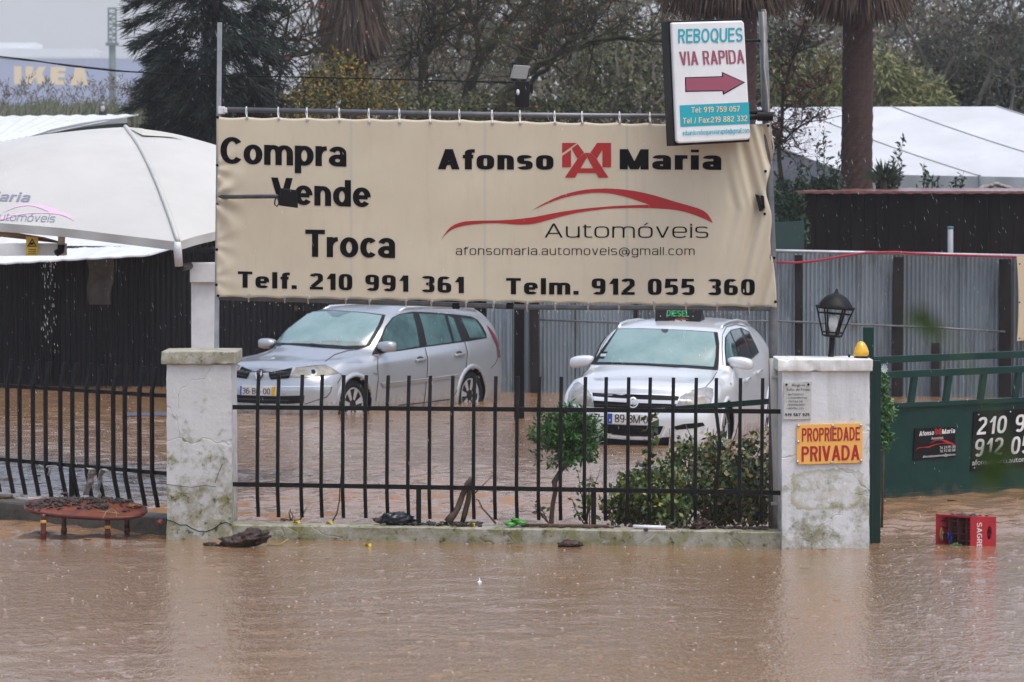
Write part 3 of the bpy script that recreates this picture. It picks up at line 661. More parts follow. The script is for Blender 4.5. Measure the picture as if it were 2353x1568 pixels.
    m = MB(); uv = []
    def fn(u, v):
        x, y = outline(u, v); uv.append((x, y, 0)); return cl(x, y)
    m.grid(fn, 260, 70); o = m.build('cloth', cm, bt, True)
    A = o.data.attributes.new('uvp', 'FLOAT_VECTOR', 'POINT'); A.data.foreach_set('vector', [k for p in uv for k in p])
    so = o.modifiers.new('thickness', 'SOLIDIFY'); so.thickness = .0015; so.offset = -1 if False else 1
    so.offset = 0
    K, RD = M['ink'], M['red_ink']; L = .0038
    def line(txt, *a, mt=K, **k):
        q = MB(); letters(q, txt, *a, cl, off=L, **k); return q.build('lettering', mt, bt)
    line('Compra', 506.5, 376.5, 796, 383.5, 62, n=2.1, hv=.205, hh=.160, h=.74, track=.055)
    line('Vende', 623, 469, 852, 477, 61, n=2.1, hv=.205, hh=.160, h=.74, track=.06)
    line('Troca', 701.5, 590.3, 908, 593.5, 62.5, n=2.1, hv=.205, hh=.160, h=.74, track=.06)
    sq = dict(n=3.6, hv=.225, hh=.165, h=.73)
    line('Telf. 210 991 361', 546.5, 661, 1066, 674, 37.3, track=.135, **sq)
    line('Telm. 912 055 360', 1163, 676.5, 1734.5, 679, 37.3, track=.135, **sq)
    line('Afonso', 1006, 389.3, 1272, 390.5, 46.5, n=3.4, hv=.24, hh=.175, h=.72, track=.11)
    line('Maria', 1424, 389.5, 1657.5, 391, 46.5, n=3.4, hv=.24, hh=.175, h=.72, track=.11)
    line('Automóveis', 1251.5, 546.3, 1627.5, 547, 32.5, n=3.4, hv=.075, hh=.075, h=.80, track=.13)
    line('afonsomaria.automoveis@gmail.com', 1047.5, 586, 1596, 586.5, 18.3, n=3.2, hv=.085, hh=.085, h=.82, track=.17)
    z = lambda x, y: (974.3 + x * .35156, 257.4 + y * .35156)
    q = MB()
    for i, poly in enumerate(swoosh_polys(z)): flat_poly(q, poly, cl, L + .0004 * i, 10)
    q.build('car_outline', RD, bt)
    q = MB()
    for i, poly in enumerate(EMBLEM): flat_poly(q, [z(*p) for p in poly], cl, L + .0003 * i, 12)
    q.build('emblem', RD, bt)
    # eyelets with their cable ties
    tops = [(496.3 + x * .45313, y * .45313) for x, y in ((157, 600), (318, 605), (463, 611), (627, 614), (777, 622), (932, 623), (1087, 622), (1236, 626), (1402, 627), (1543, 628), (1719, 626), (1858, 624), (2048, 619), (2202, 621))]
    bots = [(487.1 + x * .32243, 229.8 + y * .32243) for x, y in ((265, 1390), (522, 1400), (689, 1409), (957, 1420), (1126, 1430), (1385, 1428), (1567, 1437), (1813, 1442), (2010, 1445))] + [(974.3 + x * .35156, 257.4 + y * .35156) for x, y in ((457, 1248), (675, 1252), (860, 1252), (1074, 1247), (1277, 1250), (1507, 1245), (1715, 1250), (1918, 1252), (2128, 1253))]
    def eyelet(px, py, tie):
        p = cl(px, py, .006); q = MB(); n = (EYE - p).normalized(); x = n.cross(Vector((0, 0, 1))).normalized(); y = x.cross(n)
        mm = Matrix((x, y, n)).transposed(); q.lathe(p, [(.004, -.002), (.0105, -.003), (.0115, .0015), (.009, .003), (.0055, .001), (.004, -.002)], 12, mm)
        e = q.build('eyelet', M['steel'] if tie else M['dull_black'], bt, True)
        if tie:
            yr = (252 + 18 * (px - 499) / 1273) if py < 400 else (684 + 22 * min(1, (px - 499) / 700) + 3 * max(0, (px - 1200) / 580))
            f = at(px - 1, yr, Yf(px)); k = Vector((0, -.026, 0)); s_ = -1 if py < 400 else 1
            for dx in (-.006, .006):
                t_ = MB().tube([p + n * .004, f + k + Vector((dx, 0, .018 * s_)), f + Vector((dx * .6, -.024, 0)), f + Vector((dx * .4, -.004, -.026 * s_)), f + Vector((dx * .4, .022, -.014 * s_))], .0024, 5)
                t_.build('cable_tie', M['tie'], e)
    for p in tops: eyelet(*p, 'top')
    for p in bots: eyelet(*p, 'bot')
    for px, py in ((500, 270), (499, 380), (499, 470), (498, 574), (497, 655), (501, 680), (1765, 289), (1759, 394), (1757, 492), (1779, 593), (1782, 694)): eyelet(px, py, None)
    # lamps on the frame
    arm_y = Yf(500)
    fl = thing('floodlight', 'black floodlight on a long grey arm in front of the banner lettering', 'floodlight', tuple(at(505, 452, arm_y)))
    a, b_ = at(500, 453, arm_y - .02), at(636, 451.5, arm_y - .62)
    MB().tube([a, b_], .017, 10).build('arm', M['arm_grey'], fl, True)
    Yh = arm_y - .66; q = MB()
    fr_ = [at(*p, Yh - .05) for p in ((644, 432), (684, 437), (685, 479), (640, 473))]; bk = [at(*p, Yh + .05) for p in ((648, 437), (679, 441), (680, 474), (645, 469))]
    q.prism(fr_, bk).build('lamp_head', M['black'], fl, bevel=.008)
    c = at(634, 468, Yh); MB().tube([at(637, 450, Yh), at(632, 460, Yh - .02), at(631, 470, Yh), at(636, 475, Yh), at(641, 468, Yh), at(640, 455, Yh)], .006, 6).build('cable', M['black'], fl, True)
    fl = thing('floodlight', 'small black floodlight clamped to the right post at the banner edge', 'floodlight', tuple(at(1775, 480, Yf(1750))))
    z3 = lambda x, y: (1470.6 + x * .38684, y * .38684); Yl = Yf(1750) - .10
    MB().prism([at(*z3(*p), Yl) for p in ((683, 1152), (703, 1160), (727, 1252), (708, 1258))], [at(*z3(*p), Yl + .09) for p in ((692, 1158), (712, 1164), (734, 1246), (716, 1252))]).build('lamp_head', M['black'], fl, bevel=.004)
    MB().prism([at(*z3(*p), Yl + .02) for p in ((716, 1160), (736, 1165), (742, 1235), (728, 1246))], [at(*z3(*p), Yl + .08) for p in ((718, 1162), (738, 1168), (744, 1232), (730, 1242))]).tube([at(*z3(735, 1195), Yl + .05), at(*z3(790, 1185), Yl + .1)], .006, 6).tube([at(*z3(735, 1270), Yl + .05), at(*z3(795, 1278), Yl + .1)], .004, 6).build('bracket', M['dull_black'], fl)
    # cable up the right post
    cb = MB().tube([at(*z3(*p), Yf(1752) - .05) for p in ((722, 62), (745, 60), (748, 90), (735, 215), (738, 400), (758, 560), (765, 690), (770, 760), (785, 820), (795, 880), (780, 960))], .0055, 6).build('cable', M['cable'], smooth=True)
    tag(cb, 'thin beige cable clipped along the tall right post', 'cable')
    pipe = thing('drain_pipe', 'white plastic pipe standing beside the right pillar, dirty at the foot', 'pipe', tuple(atz(1783, 1222, .1)))
    Yp = 29.85
    MB().tube([at(1778, 824, Yp), at(1780, 900, Yp), at(1786, 1100, Yp), at(1788, 1225, Yp)], .034, 14).build('tube', M['white_pipe'], pipe, True)
    for y in (866, 1158): MB().box(at(1787, y, Yp - .005), (.10, .085, .022)).build('strap', M['white_pipe'], pipe, bevel=.004)
def build_lightbox():
    zz = lambda x, y: (1470.6 + x * .38684, y * .38684)
    # face rectangle in space: yawed so that its left side shows
    C = at(*zz(432, 485), 29.75); yaw = R(24); n = Vector((math.sin(yaw) * .9, -math.cos(yaw), 0)).normalized(); mp = plane_mapper(C, n)
    t = thing('light_box_sign', 'white and turquoise tow truck light box sign with a maroon arrow', 'sign', tuple(mp(*zz(440, 850))))
    dark, edge = M['black'], M['white']
    face = [(187, 135), (606, 123), (621, 136), (658, 815), (646, 831), (232, 853), (218, 840)]
    f3 = [mp(*zz(*p)) for p in face]
    inset = [p - n * .05 for p in f3]
    MB().prism(f3, inset).build('face', mat('sign_acrylic', (.76, .78, .80), .25, c2=(.70, .72, .74), scale=5), t, bevel=.012)
    rim = [(178, 126), (624, 109), (662, 843), (212, 868)]; r3 = [mp(*zz(*p), -.03) for p in rim]
    MB().prism(r3, [p - n * .14 for p in r3]).build('housing', dark, t, bevel=.004)
    def line(txt, x0, y0, x1, y1, cap, mt, **k): q = MB(); letters(q, txt, *zz(x0, y0), *zz(x1, y1), cap * .38684, mp, off=.003, **k); q.build('lettering', mt, t)
    line('REBOQUES', 226, 258, 609, 249, 84, M['teal'], n=2.1, hv=.16, hh=.14, track=.09)
    line('VIA RAPIDA', 238, 390, 621, 378, 82, M['mauve'], n=3.4, hv=.19, hh=.12, track=.09, shear=-.12)
    q = MB(); sh = [(266, 460), (487, 453), (486, 428), (624, 490), (493, 565), (490, 542), (269, 547)]; flat_poly(q, [zz(*p) for p in sh], mp, .002, 30); q.build('arrow_outline', M['ink'], t)
    q = MB(); sh = [(271, 465), (492, 458), (491, 436), (613, 490), (498, 554), (495, 537), (274, 541)]; flat_poly(q, [zz(*p) for p in sh], mp, .004, 30); q.build('arrow', M['mauve'], t)
    q = MB(); flat_poly(q, [zz(*p) for p in ((235, 627), (646, 608), (652, 737), (240, 755))], mp, .002, 40); q.build('band', M['teal'], t)
    def line2(*a, **k): line(*a, **k)
    q = dict(n=2.1, hv=.15, hh=.13, track=.10)
    for tx, x0, y0, x1, y1, cap, mt in (('Tel: 919 759 057', 303, 671, 591, 663, 33, M['sand_ink']), ('Tel / Fax:219 882 332', 253, 736, 635, 720, 34, M['sand_ink']), ('eduardo.reboquesviarapida@gmail.com', 251, 806, 649, 789, 30, M['teal'])):
        k = MB(); letters(k, tx, *zz(x0, y0), *zz(x1, y1), cap * .38684, mp, off=.005, **q); k.build('lettering', mt, t)
    back = mp(*zz(660, 245), -.10)
    k = MB()
    for y, x1 in ((243, 722), (668, 735), (700, 745)): k.tube([mp(*zz(600, y), -.10), at(*zz(x1, y), 30.1)], .012 if y < 300 else .017, 8)
    k.build('bracket', M['black'], t)
# ------------------------------------------------------------------ cars
def pchip(t, y, tt, flat=False):
    t = np.asarray(t, float); y = np.asarray(y, float); h = np.diff(t); d = np.diff(y) / h
    m = np.zeros(len(t)); m[0], m[-1] = (0 if flat else d[0]), d[-1]
    for i in range(1, len(t) - 1):
        if d[i - 1] * d[i] > 0:
            w1, w2 = 2 * h[i] + h[i - 1], h[i] + 2 * h[i - 1]; m[i] = (w1 + w2) / (w1 / d[i - 1] + w2 / d[i])
    k = np.clip(np.searchsorted(t, tt, 'right') - 1, 0, len(t) - 2); s = (tt - t[k]) / h[k]
    return (2 * s**3 - 3 * s**2 + 1) * y[k] + (s**3 - 2 * s**2 + s) * h[k] * m[k] + (-2 * s**3 + 3 * s**2) * y[k + 1] + (s**3 - s**2) * h[k] * m[k + 1]
def car_surface(st, nu=230, nj=9):
    """st: stations of 9 (x, y, z) half-section points, front to rear -> dense half grid"""
    A = np.array(st, float); ns = len(A)
    du = np.linalg.norm(np.diff(A, axis=0), axis=2).mean(1) + .02; tu = np.concatenate([[0], np.cumsum(du)])
    tt = np.sort(np.concatenate([np.linspace(0, tu[-1], nu), tu])); B = np.zeros((len(tt), 9, 3))
    for j in range(9):
        for k in range(3): B[:, j, k] = pchip(tu, A[:, j, k], tt, k != 1)
    sub = [7, 6, 6, 6, 12, 5, 6, 6]
    tj = np.arange(9); sj = np.concatenate([np.linspace(j, j + 1, n, endpoint=False) for j, n in enumerate(sub)] + [[8]])
    Cg = np.zeros((len(tt), len(sj), 3))
    for i in range(len(tt)):
        dj = np.linalg.norm(np.diff(B[i], axis=0), axis=1) + .004; tjj = np.concatenate([[0], np.cumsum(dj)])
        k = np.minimum(sj.astype(int), 7); s2 = tjj[k] + (sj - k) * dj[k]
        for c in range(3): Cg[i, :, c] = pchip(tjj, B[i, :, c], s2)
    return Cg
class Car:
    def __init__(s, label, X, Y, yaw, depth, st, paint, name='parked_car'):
        s.X, s.Y, s.yaw, s.d = X, Y, yaw, depth
        s.bx = Vector((math.sin(yaw), math.cos(yaw), 0)); s.by = Vector((math.cos(yaw), -math.sin(yaw), 0))
        s.root = thing(name, label, 'car', (X, Y, -depth)); s.root.rotation_euler = (0, 0, math.atan2(-math.cos(yaw), -math.sin(yaw)))
        G = car_surface(st); s.G = G; s.paint = paint
    def w(s, p):                                        # car coordinates (x back from the nose, y left, z up) to the world
        return Vector((s.X, s.Y, -s.d)) + s.bx * p[0] + s.by * p[1] + Vector((0, 0, p[2]))
    def inv(s, q):
        d = Vector(q) - Vector((s.X, s.Y, -s.d)); return (d.dot(s.bx), d.dot(s.by), d.z)
    def part(s, name, mb, m, smooth=True, parent=None, bevel=0):   # mb in car coordinates
        me = bpy.data.meshes.new(name); me.from_pydata([(-p[0], p[1], p[2]) for p in mb.v], [], mb.f); me.update()
        bm = bmesh.new(); bm.from_mesh(me); bmesh.ops.recalc_face_normals(bm, faces=bm.faces) if len(bm.faces) < 40000 else None; bm.to_mesh(me); bm.free()
        if smooth: me.polygons.foreach_set('use_smooth', [True] * len(me.polygons))
        me.materials.append(m); o = bpy.data.objects.new(name, me); col.objects.link(o); o.parent = parent or s.root
        if bevel:
            b = o.modifiers.new('bevel', 'BEVEL'); b.width = bevel; b.segments = 2; b.limit_method = 'ANGLE'
        return o
    def body(s, wheels, r_arch):
        G = s.G; nu, nv = G.shape[:2]
        full = np.concatenate([G, (G * [1, -1, 1])[:, -2::-1]], axis=1); NV = full.shape[1]
        s.full = full
        fs = [(i * NV + j, (i + 1) * NV + j, (i + 1) * NV + j + 1, i * NV + j + 1) for i in range(nu - 1) for j in range(NV - 1)]
        V = [tuple(p) for p in full.reshape(-1, 3)]
        s.tree = BVHTree.FromPolygons([tuple(s.w(p)) for p in V], fs)           # before the arches are cut
        s.ltree = BVHTree.FromPolygons(V, fs)
        keep = []
        P = np.array(V)
        for wx, wz in wheels:
            dx, dz = P[:, 0] - wx, P[:, 2] - wz; rr = np.hypot(dx, dz); near = (np.abs(rr - r_arch) < .014) & (np.abs(P[:, 1]) > .5)
            P[near, 0] = wx + dx[near] / rr[near] * r_arch; P[near, 2] = wz + dz[near] / rr[near] * r_arch
        for f in fs:
            c = P[list(f)].mean(0)
            if abs(c[1]) > .45 and any(math.hypot(c[0] - wx, c[2] - wz) < r_arch - .004 for wx, wz in wheels): continue
            keep.append(f)
        m = MB(); m.v = [tuple(p) for p in P]; m.f = keep
        s.bodyobj = s.part('body', m, s.paint); bm = bmesh.new(); bm.from_mesh(s.bodyobj.data); bmesh.ops.remove_doubles(bm, verts=bm.verts, dist=2e-4); bm.to_mesh(s.bodyobj.data); bm.free()
    def side_y(s, x, z, side=1):
        h = s.ltree.ray_cast(Vector((x, 3 * side, z)), Vector((0, -side, 0)), 5); return h[0].y if h[0] else side * .85
    def arch(s, wx, wz, r, wide=.05, flare=.012):
        for side in (1, -1):
            m = MB(); n = 40; prof = [(0, -.004), (.0, flare * .8), (wide * .35, flare), (wide * .8, flare * .55), (wide, .001)]
            for i in range(n + 1):
                a = R(-25 + 230 * i / n)
                for dr, out in prof:
                    x, z = wx + (r + dr) * math.cos(a), wz + (r + dr) * math.sin(a); y = s.side_y(x, max(z, .2), side); m.v.append((x, y + side * out, z))
            k = len(prof)
            for i in range(n):
                for j in range(k - 1): m.f.append((i * k + j, i * k + j + 1, (i + 1) * k + j + 1, (i + 1) * k + j))
            s.part('wheel_arch', m, s.paint)
            y0 = s.side_y(wx, wz + r + .03, side); w = MB()
            for i in range(n + 1):
                a = R(-20 + 220 * i / n); x, z = wx + (r + .004) * math.cos(a), wz + (r + .004) * math.sin(a)
                yy = s.side_y(x, max(z, .2), side)
                for y in (yy - side * .002, yy - side * .05, side * .42): w.v.append((x, y, z))
            for i in range(n):
                for j in range(2): w.f.append((i * 3 + j, i * 3 + j + 1, i * 3 + 4 + j, i * 3 + 3 + j))
            k = len(w.v); w.v += [(wx - r, side * .44, .05), (wx + r, side * .44, .05), (wx + r, side * .44, wz + r), (wx - r, side * .44, wz + r)]; w.f.append((k, k + 1, k + 2, k + 3))
            s.part('wheel_well', w, M['dull_black'])
    def wheel(s, wx, wz, side, r, rim, y_out, spokes=7):
        W = MB(); mm = Matrix(((1, 0, 0), (0, 0, side), (0, 1, 0)))    # lathe axis along y
        T = MB().lathe((wx, side * y_out, wz), [(rim, -.17), (r - .03, -.18), (r, -.15), (r, -.04), (r - .02, -.008), (rim + .05, .004), (rim + .008, -.004), (rim, -.02)], 40, mm)
        wo = s.part('wheel', MB().lathe((wx, side * y_out, wz), [(.05, -.18), (.13, -.18), (.14, -.06), (.05, -.05)], 24, mm), M['dull_black'])
        s.part('tyre', T, M['tyre'], parent=wo)
        Rm = MB().lathe((wx, side * y_out, wz), [(rim + .004, -.16), (rim + .004, -.012), (rim - .012, -.010), (rim - .02, -.03), (rim - .024, -.16)], 40, mm)
        Rm.lathe((wx, side * y_out, wz), [(.0, -.03), (.03, -.026), (.055, -.034), (.06, -.06)], 20, mm)
        for i in range(spokes):
            a = 2 * math.pi * i / spokes + .3; ca, sa = math.cos(a), math.sin(a)
            def pt(rad, off, y): return (wx + ca * rad - sa * off, side * (y_out + y), wz + sa * rad + ca * off)
            q = [pt(.035, -.022, -.05), pt(.035, .022, -.05), pt(rim - .008, .048, -.05), pt(rim - .008, -.048, -.05), pt(.035, -.016, -.022), pt(.035, .016, -.022), pt(rim - .01, .038, -.012), pt(rim - .01, -.038, -.012)]
            Rm.hexa(q)
        s.part('rim', Rm, M['alloy'], parent=wo, smooth=False)
    # decals: shapes seen in the photo, laid on the body's own surface
    def hit(s, px, py):
        h = s.tree.ray_cast(EYE, ray(px, py).normalized(), 200)
        if h[0] is None:
            best = None
            for r_ in (3, 6, 10, 16, 24):
                for a in range(0, 360, 30):
                    h2 = s.tree.ray_cast(EYE, ray(px + r_ * math.cos(R(a)), py + r_ * math.sin(R(a))).normalized(), 200)
                    if h2[0] is not None: h = h2; break
                if h[0] is not None: break
        return h
    def mapper(s, px, py, lift=0):
        h = s.hit(px, py)
        if h[0] is None: return Vector(s.inv(at(px, py, s.Y + 1)))
        n = h[1] if h[1].dot(EYE - h[0]) > 0 else -h[1]
        return Vector(s.inv(h[0] + n * lift))
    def decal(s, name, polys, m, lift=.004, mirror=False, step=4, parent=None, smooth=True):
        q = MB()
        for p in (polys if isinstance(polys[0][0], (list, tuple)) else [polys]): flat_poly(q, p, s.mapper, lift, step)
        o = s.part(name, q, m, smooth, parent)
        if mirror:
            q2 = MB(); q2.v = [(x, -y, z) for x, y, z in q.v]; q2.f = [tuple(reversed(f)) for f in q.f]; s.part(name, q2, m, smooth, parent)
        return o
    def seam(s, pts, w=2.0, m=None, lift=.003, mirror=False, name='seam'):
        q = MB(); pp = []
        for a, b in zip(pts, pts[1:]):
            n = max(1, int(math.hypot(b[0] - a[0], b[1] - a[1]) / 5)); pp += [(a[0] + (b[0] - a[0]) * i / n, a[1] + (b[1] - a[1]) * i / n) for i in range(n)]
        pp.append(pts[-1])
        for i, p in enumerate(pp):
            a, b = pp[max(0, i - 1)], pp[min(len(pp) - 1, i + 1)]; dx, dy = b[0] - a[0], b[1] - a[1]; l = math.hypot(dx, dy) or 1
            nx, ny = -dy / l * w / 2, dx / l * w / 2
            q.v += [tuple(s.mapper(p[0] + nx, p[1] + ny, lift)), tuple(s.mapper(p[0] - nx, p[1] - ny, lift))]
        for i in range(len(pp) - 1): q.f.append((2 * i, 2 * i + 1, 2 * i + 3, 2 * i + 2))
        s.part(name, q, m or M['seam'])
        if mirror:
            q2 = MB(); q2.v = [(x, -y, z) for x, y, z in q.v]; q2.f = q.f; s.part(name, q2, m or M['seam'])
    def mirror_pair(s, x, y, z, sz=(.10, .13, .085), arm=(.10, .0), tilt=0):
        for side in (1, -1):
            m = MB().lump((x, side * (y - sz[1]), z), sz, 3, .0, 3)
            # square the egg: superellipsoid, flat at the back
            vv = []
            for p in m.v:
                q = [(p[0] - x) / sz[0], (p[1] - side * (y - sz[1])) / sz[1], (p[2] - z) / sz[2]]
                q = [math.copysign(abs(k) ** .62, k) for k in q]; inn = -side * q[1]
                k = 1 - .22 * max(0, inn)
                vv.append((x + max(-1, min(.55, q[0])) * sz[0], side * (y - sz[1]) + q[1] * sz[1], z + q[2] * sz[2] * k + tilt * q[1] * side))
            m.v = vv; o = s.part('wing_mirror', m, s.paint)
            yb = s.side_y(x + arm[0], z - .06, side)
            a = MB().hexa([(x - .02, side * (y - 1.7 * sz[1]), z - .075), (x + .06, side * (y - 1.7 * sz[1]), z - .075), (x + .10, yb - side * .02, z - .10), (x - .06, yb - side * .02, z - .10), (x - .02, side * (y - 1.7 * sz[1]), z - .03), (x + .06, side * (y - 1.7 * sz[1]), z - .03), (x + .10, yb - side * .02, z - .02), (x - .06, yb - side * .02, z - .02)])
            s.part('arm', a, M['black'], False, parent=o)
def sect_hood(x, w, z3, zf, zh, xo=(0, 0, 0, 0, 0), y5=None):
    return [(x, w - .06, .16), (x, w - .012, .32), (x, w, .52), (x, w - .018, z3), (x + xo[0], w - .085, zf), (x + xo[1], y5 or w - .21, zf + (zh - zf) * .45), (x + xo[2], w * .52, zh - .022), (x + xo[3], w * .26, zh - .006), (x + xo[4], 0, zh)]
def sect_cab(x, w, zb, yt, zt, zr, xo=(0, 0, 0, 0, 0), z3=.80):
    return [(x, w - .05, .16), (x, w - .008, .33), (x, w, .55), (x, w - .012, z3), (x + xo[0], w - .055, zb), (x + xo[1], yt, zt), (x + xo[2], yt - .09, zt + (zr - zt) * .55), (x + xo[3], yt * .5, zr - .008), (x + xo[4], 0, zr)]
def estate(front, L, w, zh0, zh1, cowl, ws_top, roof, belt0, belt1, z3=.76):
    """stations of an estate car; front: list of wrap-around nose sections"""
    st = list(front)
    xc, zc = cowl; xt, zt = ws_top
    st.append(sect_hood(.72, w - .02, z3, zh0 + .075, zh0 + (zh1 - zh0) * .55, y5=w - .20))
    st.append(sect_hood(1.02, w - .008, z3 + .02, belt0 - .06, zh1 - .035, (0, 0, -.06, -.08, -.09), y5=w - .17))
    st.append([(xc + .04, w - .05, .16), (xc + .04, w - .008, .33), (xc + .04, w, .55), (xc + .04, w - .012, z3 + .02), (xc + .04, w - .065, belt0 - .012), (xc + .05, w - .125, belt0 + .02), (xc - .07, w * .56, zc - .010), (xc - .15, w * .29, zc), (xc - .17, 0, zc + .002)])
    zm = (zc + zt) / 2 + .03; xm = (xc + xt) / 2
    st.append(sect_cab(xm + .05, w, belt0 + .01, w - .185, zm - .035, zm, (0, -.01, -.08, -.13, -.15), z3 + .03))
    st.append(sect_cab(xt + .02, w, belt0 + (belt1 - belt0) * .25, w - .285, zt - .045, zt, (0, -.0, -.05, -.08, -.09), z3 + .03))
    xr, zr, xe, ze = roof
    st.append(sect_cab(xr, w, belt0 + (belt1 - belt0) * .4, w - .285, zr - .075, zr, z3=z3 + .04))
    st.append(sect_cab(xr + .75, w - .002, belt0 + (belt1 - belt0) * .65, w - .285, zr - .085, zr - .008, z3=z3 + .05))
    st.append(sect_cab(xe - .32, w - .025, belt0 + (belt1 - belt0) * .92, w - .305, ze - .075, ze + .012, z3=z3 + .06))
    st.append(sect_cab(xe, w - .065, belt1, w - .34, ze - .085, ze - .01, (.06, .02, 0, -.01, -.02), z3=z3 + .07))
    st.append(sect_cab(L - .16, w - .11, belt1 - .02, w - .25, belt1 + .10, belt1 + .13, (.04, .03, .02, .02, .03), z3=z3 + .04))
    st.append([(L - .05, w - .22, .18), (L - .03, w - .17, .33), (L - .02, w - .17, .55), (L - .04, w - .18, .74), (L - .07, w - .24, .86), (L - .06, w - .32, .90), (L - .05, w * .45, .92), (L - .04, w * .2, .92), (L - .04, 0, .92)])
    st.append([(L, 0, .18), (L, 0, .33), (L + .01, 0, .55), (L - .02, 0, .74), (L - .03, 0, .86), (L - .03, 0, .89), (L - .035, 0, .91), (L - .035, 0, .915), (L - .035, 0, .92)])
    return st
def rail_tube(car, pts, r=.017, side=1):
    def top(x, y): h = car.ltree.ray_cast(Vector((x, y, 3)), Vector((0, 0, -1)), 4); return h[0].z if h[0] else 1.4
    m = MB(); n = len(pts); m.tube([(x, side * y, top(x, side * y) + (-.01 if i in (0, n - 1) else .028)) for i, (x, y, z) in enumerate(pts)], r, 8); car.part('roof_rail', m, M['alloy'])
def plate(car, quad, text_items, lift=.03):
    """number plate: quad of photo pixels TL TR BR BL, flat across the nose"""
    h = [car.hit(*p) for p in quad]; xs = [car.inv(k[0])[0] for k in h if k[0]]; x0 = min(xs) - .012
    p0 = car.w((x0, 0, .5)); n = -car.bx; mp0 = plane_mapper(p0, n)
    mp = lambda px, py, l=0: Vector(car.inv(mp0(px, py, l)))
    f = [mp(*p) for p in quad]; m = MB().prism(f, [Vector(p) + Vector((.016, 0, 0)) for p in f]); o = car.part('number_plate', m, M['plate_white'], False, bevel=.003)
    return mp, o
def build_cars():
    M['silver'] = mat('silver_car_paint', (.47, .485, .505), .30, .62, coat=.7)
    M['silver2'] = mat('pale_silver_car_paint', (.68, .695, .715), .28, .28, coat=.8)
    for k in ('silver', 'silver2'):                      # rain beads and mud splashes on the panels
        t = M[k].node_tree; g = t.nodes.new('ShaderNodeNewGeometry'); sp = t.nodes.new('ShaderNodeSeparateXYZ'); t.links.new(g.outputs['Position'], sp.inputs[0])
        mud = nmath(t, 'ADD', nmath(t, 'MULTIPLY', nmath(t, 'SUBTRACT', .24, sp.outputs[2]), 2.2), nmath(t, 'MULTIPLY', nmath(t, 'SUBTRACT', nnoise(t, g.outputs['Position'], 9, 7, .75), .5), 2.6)); mud = ramp(t, mud, [(.25, (0, 0, 0)), (.75, (.8,) * 3)])
        pb = t.nodes['Principled BSDF']; c0 = tuple(pb.inputs['Base Color'].default_value)[:3]; t.links.new(nmix(t, mud, c0, (.16, .10, .065)), pb.inputs['Base Color']); t.links.new(nmath(t, 'MULTIPLY', nmath(t, 'SUBTRACT', 1.0, mud), pb.inputs['Metallic'].default_value), pb.inputs['Metallic']); tc = t.nodes.new('ShaderNodeTexCoord'); n = nnoise(t, tc.outputs['Object'], 60, 3)
        bp = t.nodes.new('ShaderNodeBump'); bp.inputs['Strength'].default_value = .12; bp.inputs['Distance'].default_value = .004
        t.links.new(ramp(t, n, [(.58, (0, 0, 0)), (.68, (1, 1, 1))]), bp.inputs['Height']); t.links.new(bp.outputs[0], t.nodes['Principled BSDF'].inputs['Coat Normal'])
    M['alloy'] = mat('alloy', (.60, .61, .63), .3, .6)
    M['tyre'] = mat('tyre', (.010, .010, .010), .7, spec=.2)
    M['seam'] = mat('panel_gap', (.03, .03, .032), .6)
    M['glint'] = mat('chrome_and_glint', (.75, .76, .78), .2, .5)  # chrome of the badges, and highlights painted along panel edges
    M['plate_white'] = mat('plate_white', (.72, .73, .72), .4, c2=(.6, .58, .54), scale=14)
    M['eu_blue'] = mat('plate_blue', (.01, .06, .36), .4); M['plate_yellow'] = mat('plate_yellow', (.72, .42, .01), .4)
    M['fog'] = mat('fogged_windscreen', (.15, .245, .24), .12, c2=(.215, .315, .305), scale=2.6, detail=9, coat=.3, lo=.36, hi=.64, bump=.10, bscale=90)
    M['fog_dark'] = mat('fogged_side_glass', (.018, .055, .055), .08, c2=(.05, .11, .105), scale=2.4, detail=8, spec=.3, lo=.4, hi=.6)
    M['tint'] = mat('tinted_side_glass', (.010, .014, .016), .06, spec=.35)
    M['lens'] = mat('dull_headlamp_lens', (.27, .25, .20), .18, c2=(.15, .135, .11), scale=9, coat=.8)
    M['lens2'] = mat('grey_headlamp_lens', (.34, .33, .32), .14, c2=(.17, .165, .16), scale=8, coat=.8)
    M['lamp_bowl'] = mat('lamp_reflector', (.36, .36, .34), .25, .5)
    M['tail'] = mat('tail_lamp', (.14, .006, .010), .2, coat=.5)
    M['gap'] = mat('deep_black_grille', (.005, .005, .006), .5, spec=.12)
    # ---- the silver estate on the left, three quarter view
    z1 = lambda p: (533.1 + p[0] * .18758, 680.2 + p[1] * .18758); z2 = lambda p: (827.2 + p[0] * .17588, 680.2 + p[1] * .17588)
    Z1 = lambda *q: [z1(p) for p in q]; Z2 = lambda *q: [z2(p) for p in q]
    w = .885
    def nose(y, x, zb=.20, hood=(.70, .12), k=1.0):
        zt, xo = hood
        return [(x + .03, y, .16), (x + .0, y, .30), (x, y * 1.0, .50), (x + .03, y, .62), (x + xo * .7, y * .98, zt - .02), (x + xo, y * .86, zt), (x + xo * .9 + (.06 if y < .2 else 0), y * .55, zt + .012), (x + xo * .85, y * .27, zt + .02), (x + xo * .8, 0, zt + .022)]
    front = [nose(0.0, .0, hood=(.715, .05)), nose(.34, .015, hood=(.715, .06)), nose(.60, .085, hood=(.71, .08)),
             [(.25, .76, .16), (.22, .775, .30), (.21, .78, .50), (.235, .765, .63), (.30, .715, .715), (.27, .62, .745), (.20, .41, .755), (.165, .20, .765), (.15, 0, .768)],
             [(.46, .80, .16), (.44, .835, .30), (.43, .845, .51), (.45, .835, .67), (.48, .775, .775), (.45, .665, .805), (.40, .44, .83), (.37, .22, .842), (.36, 0, .845)]]
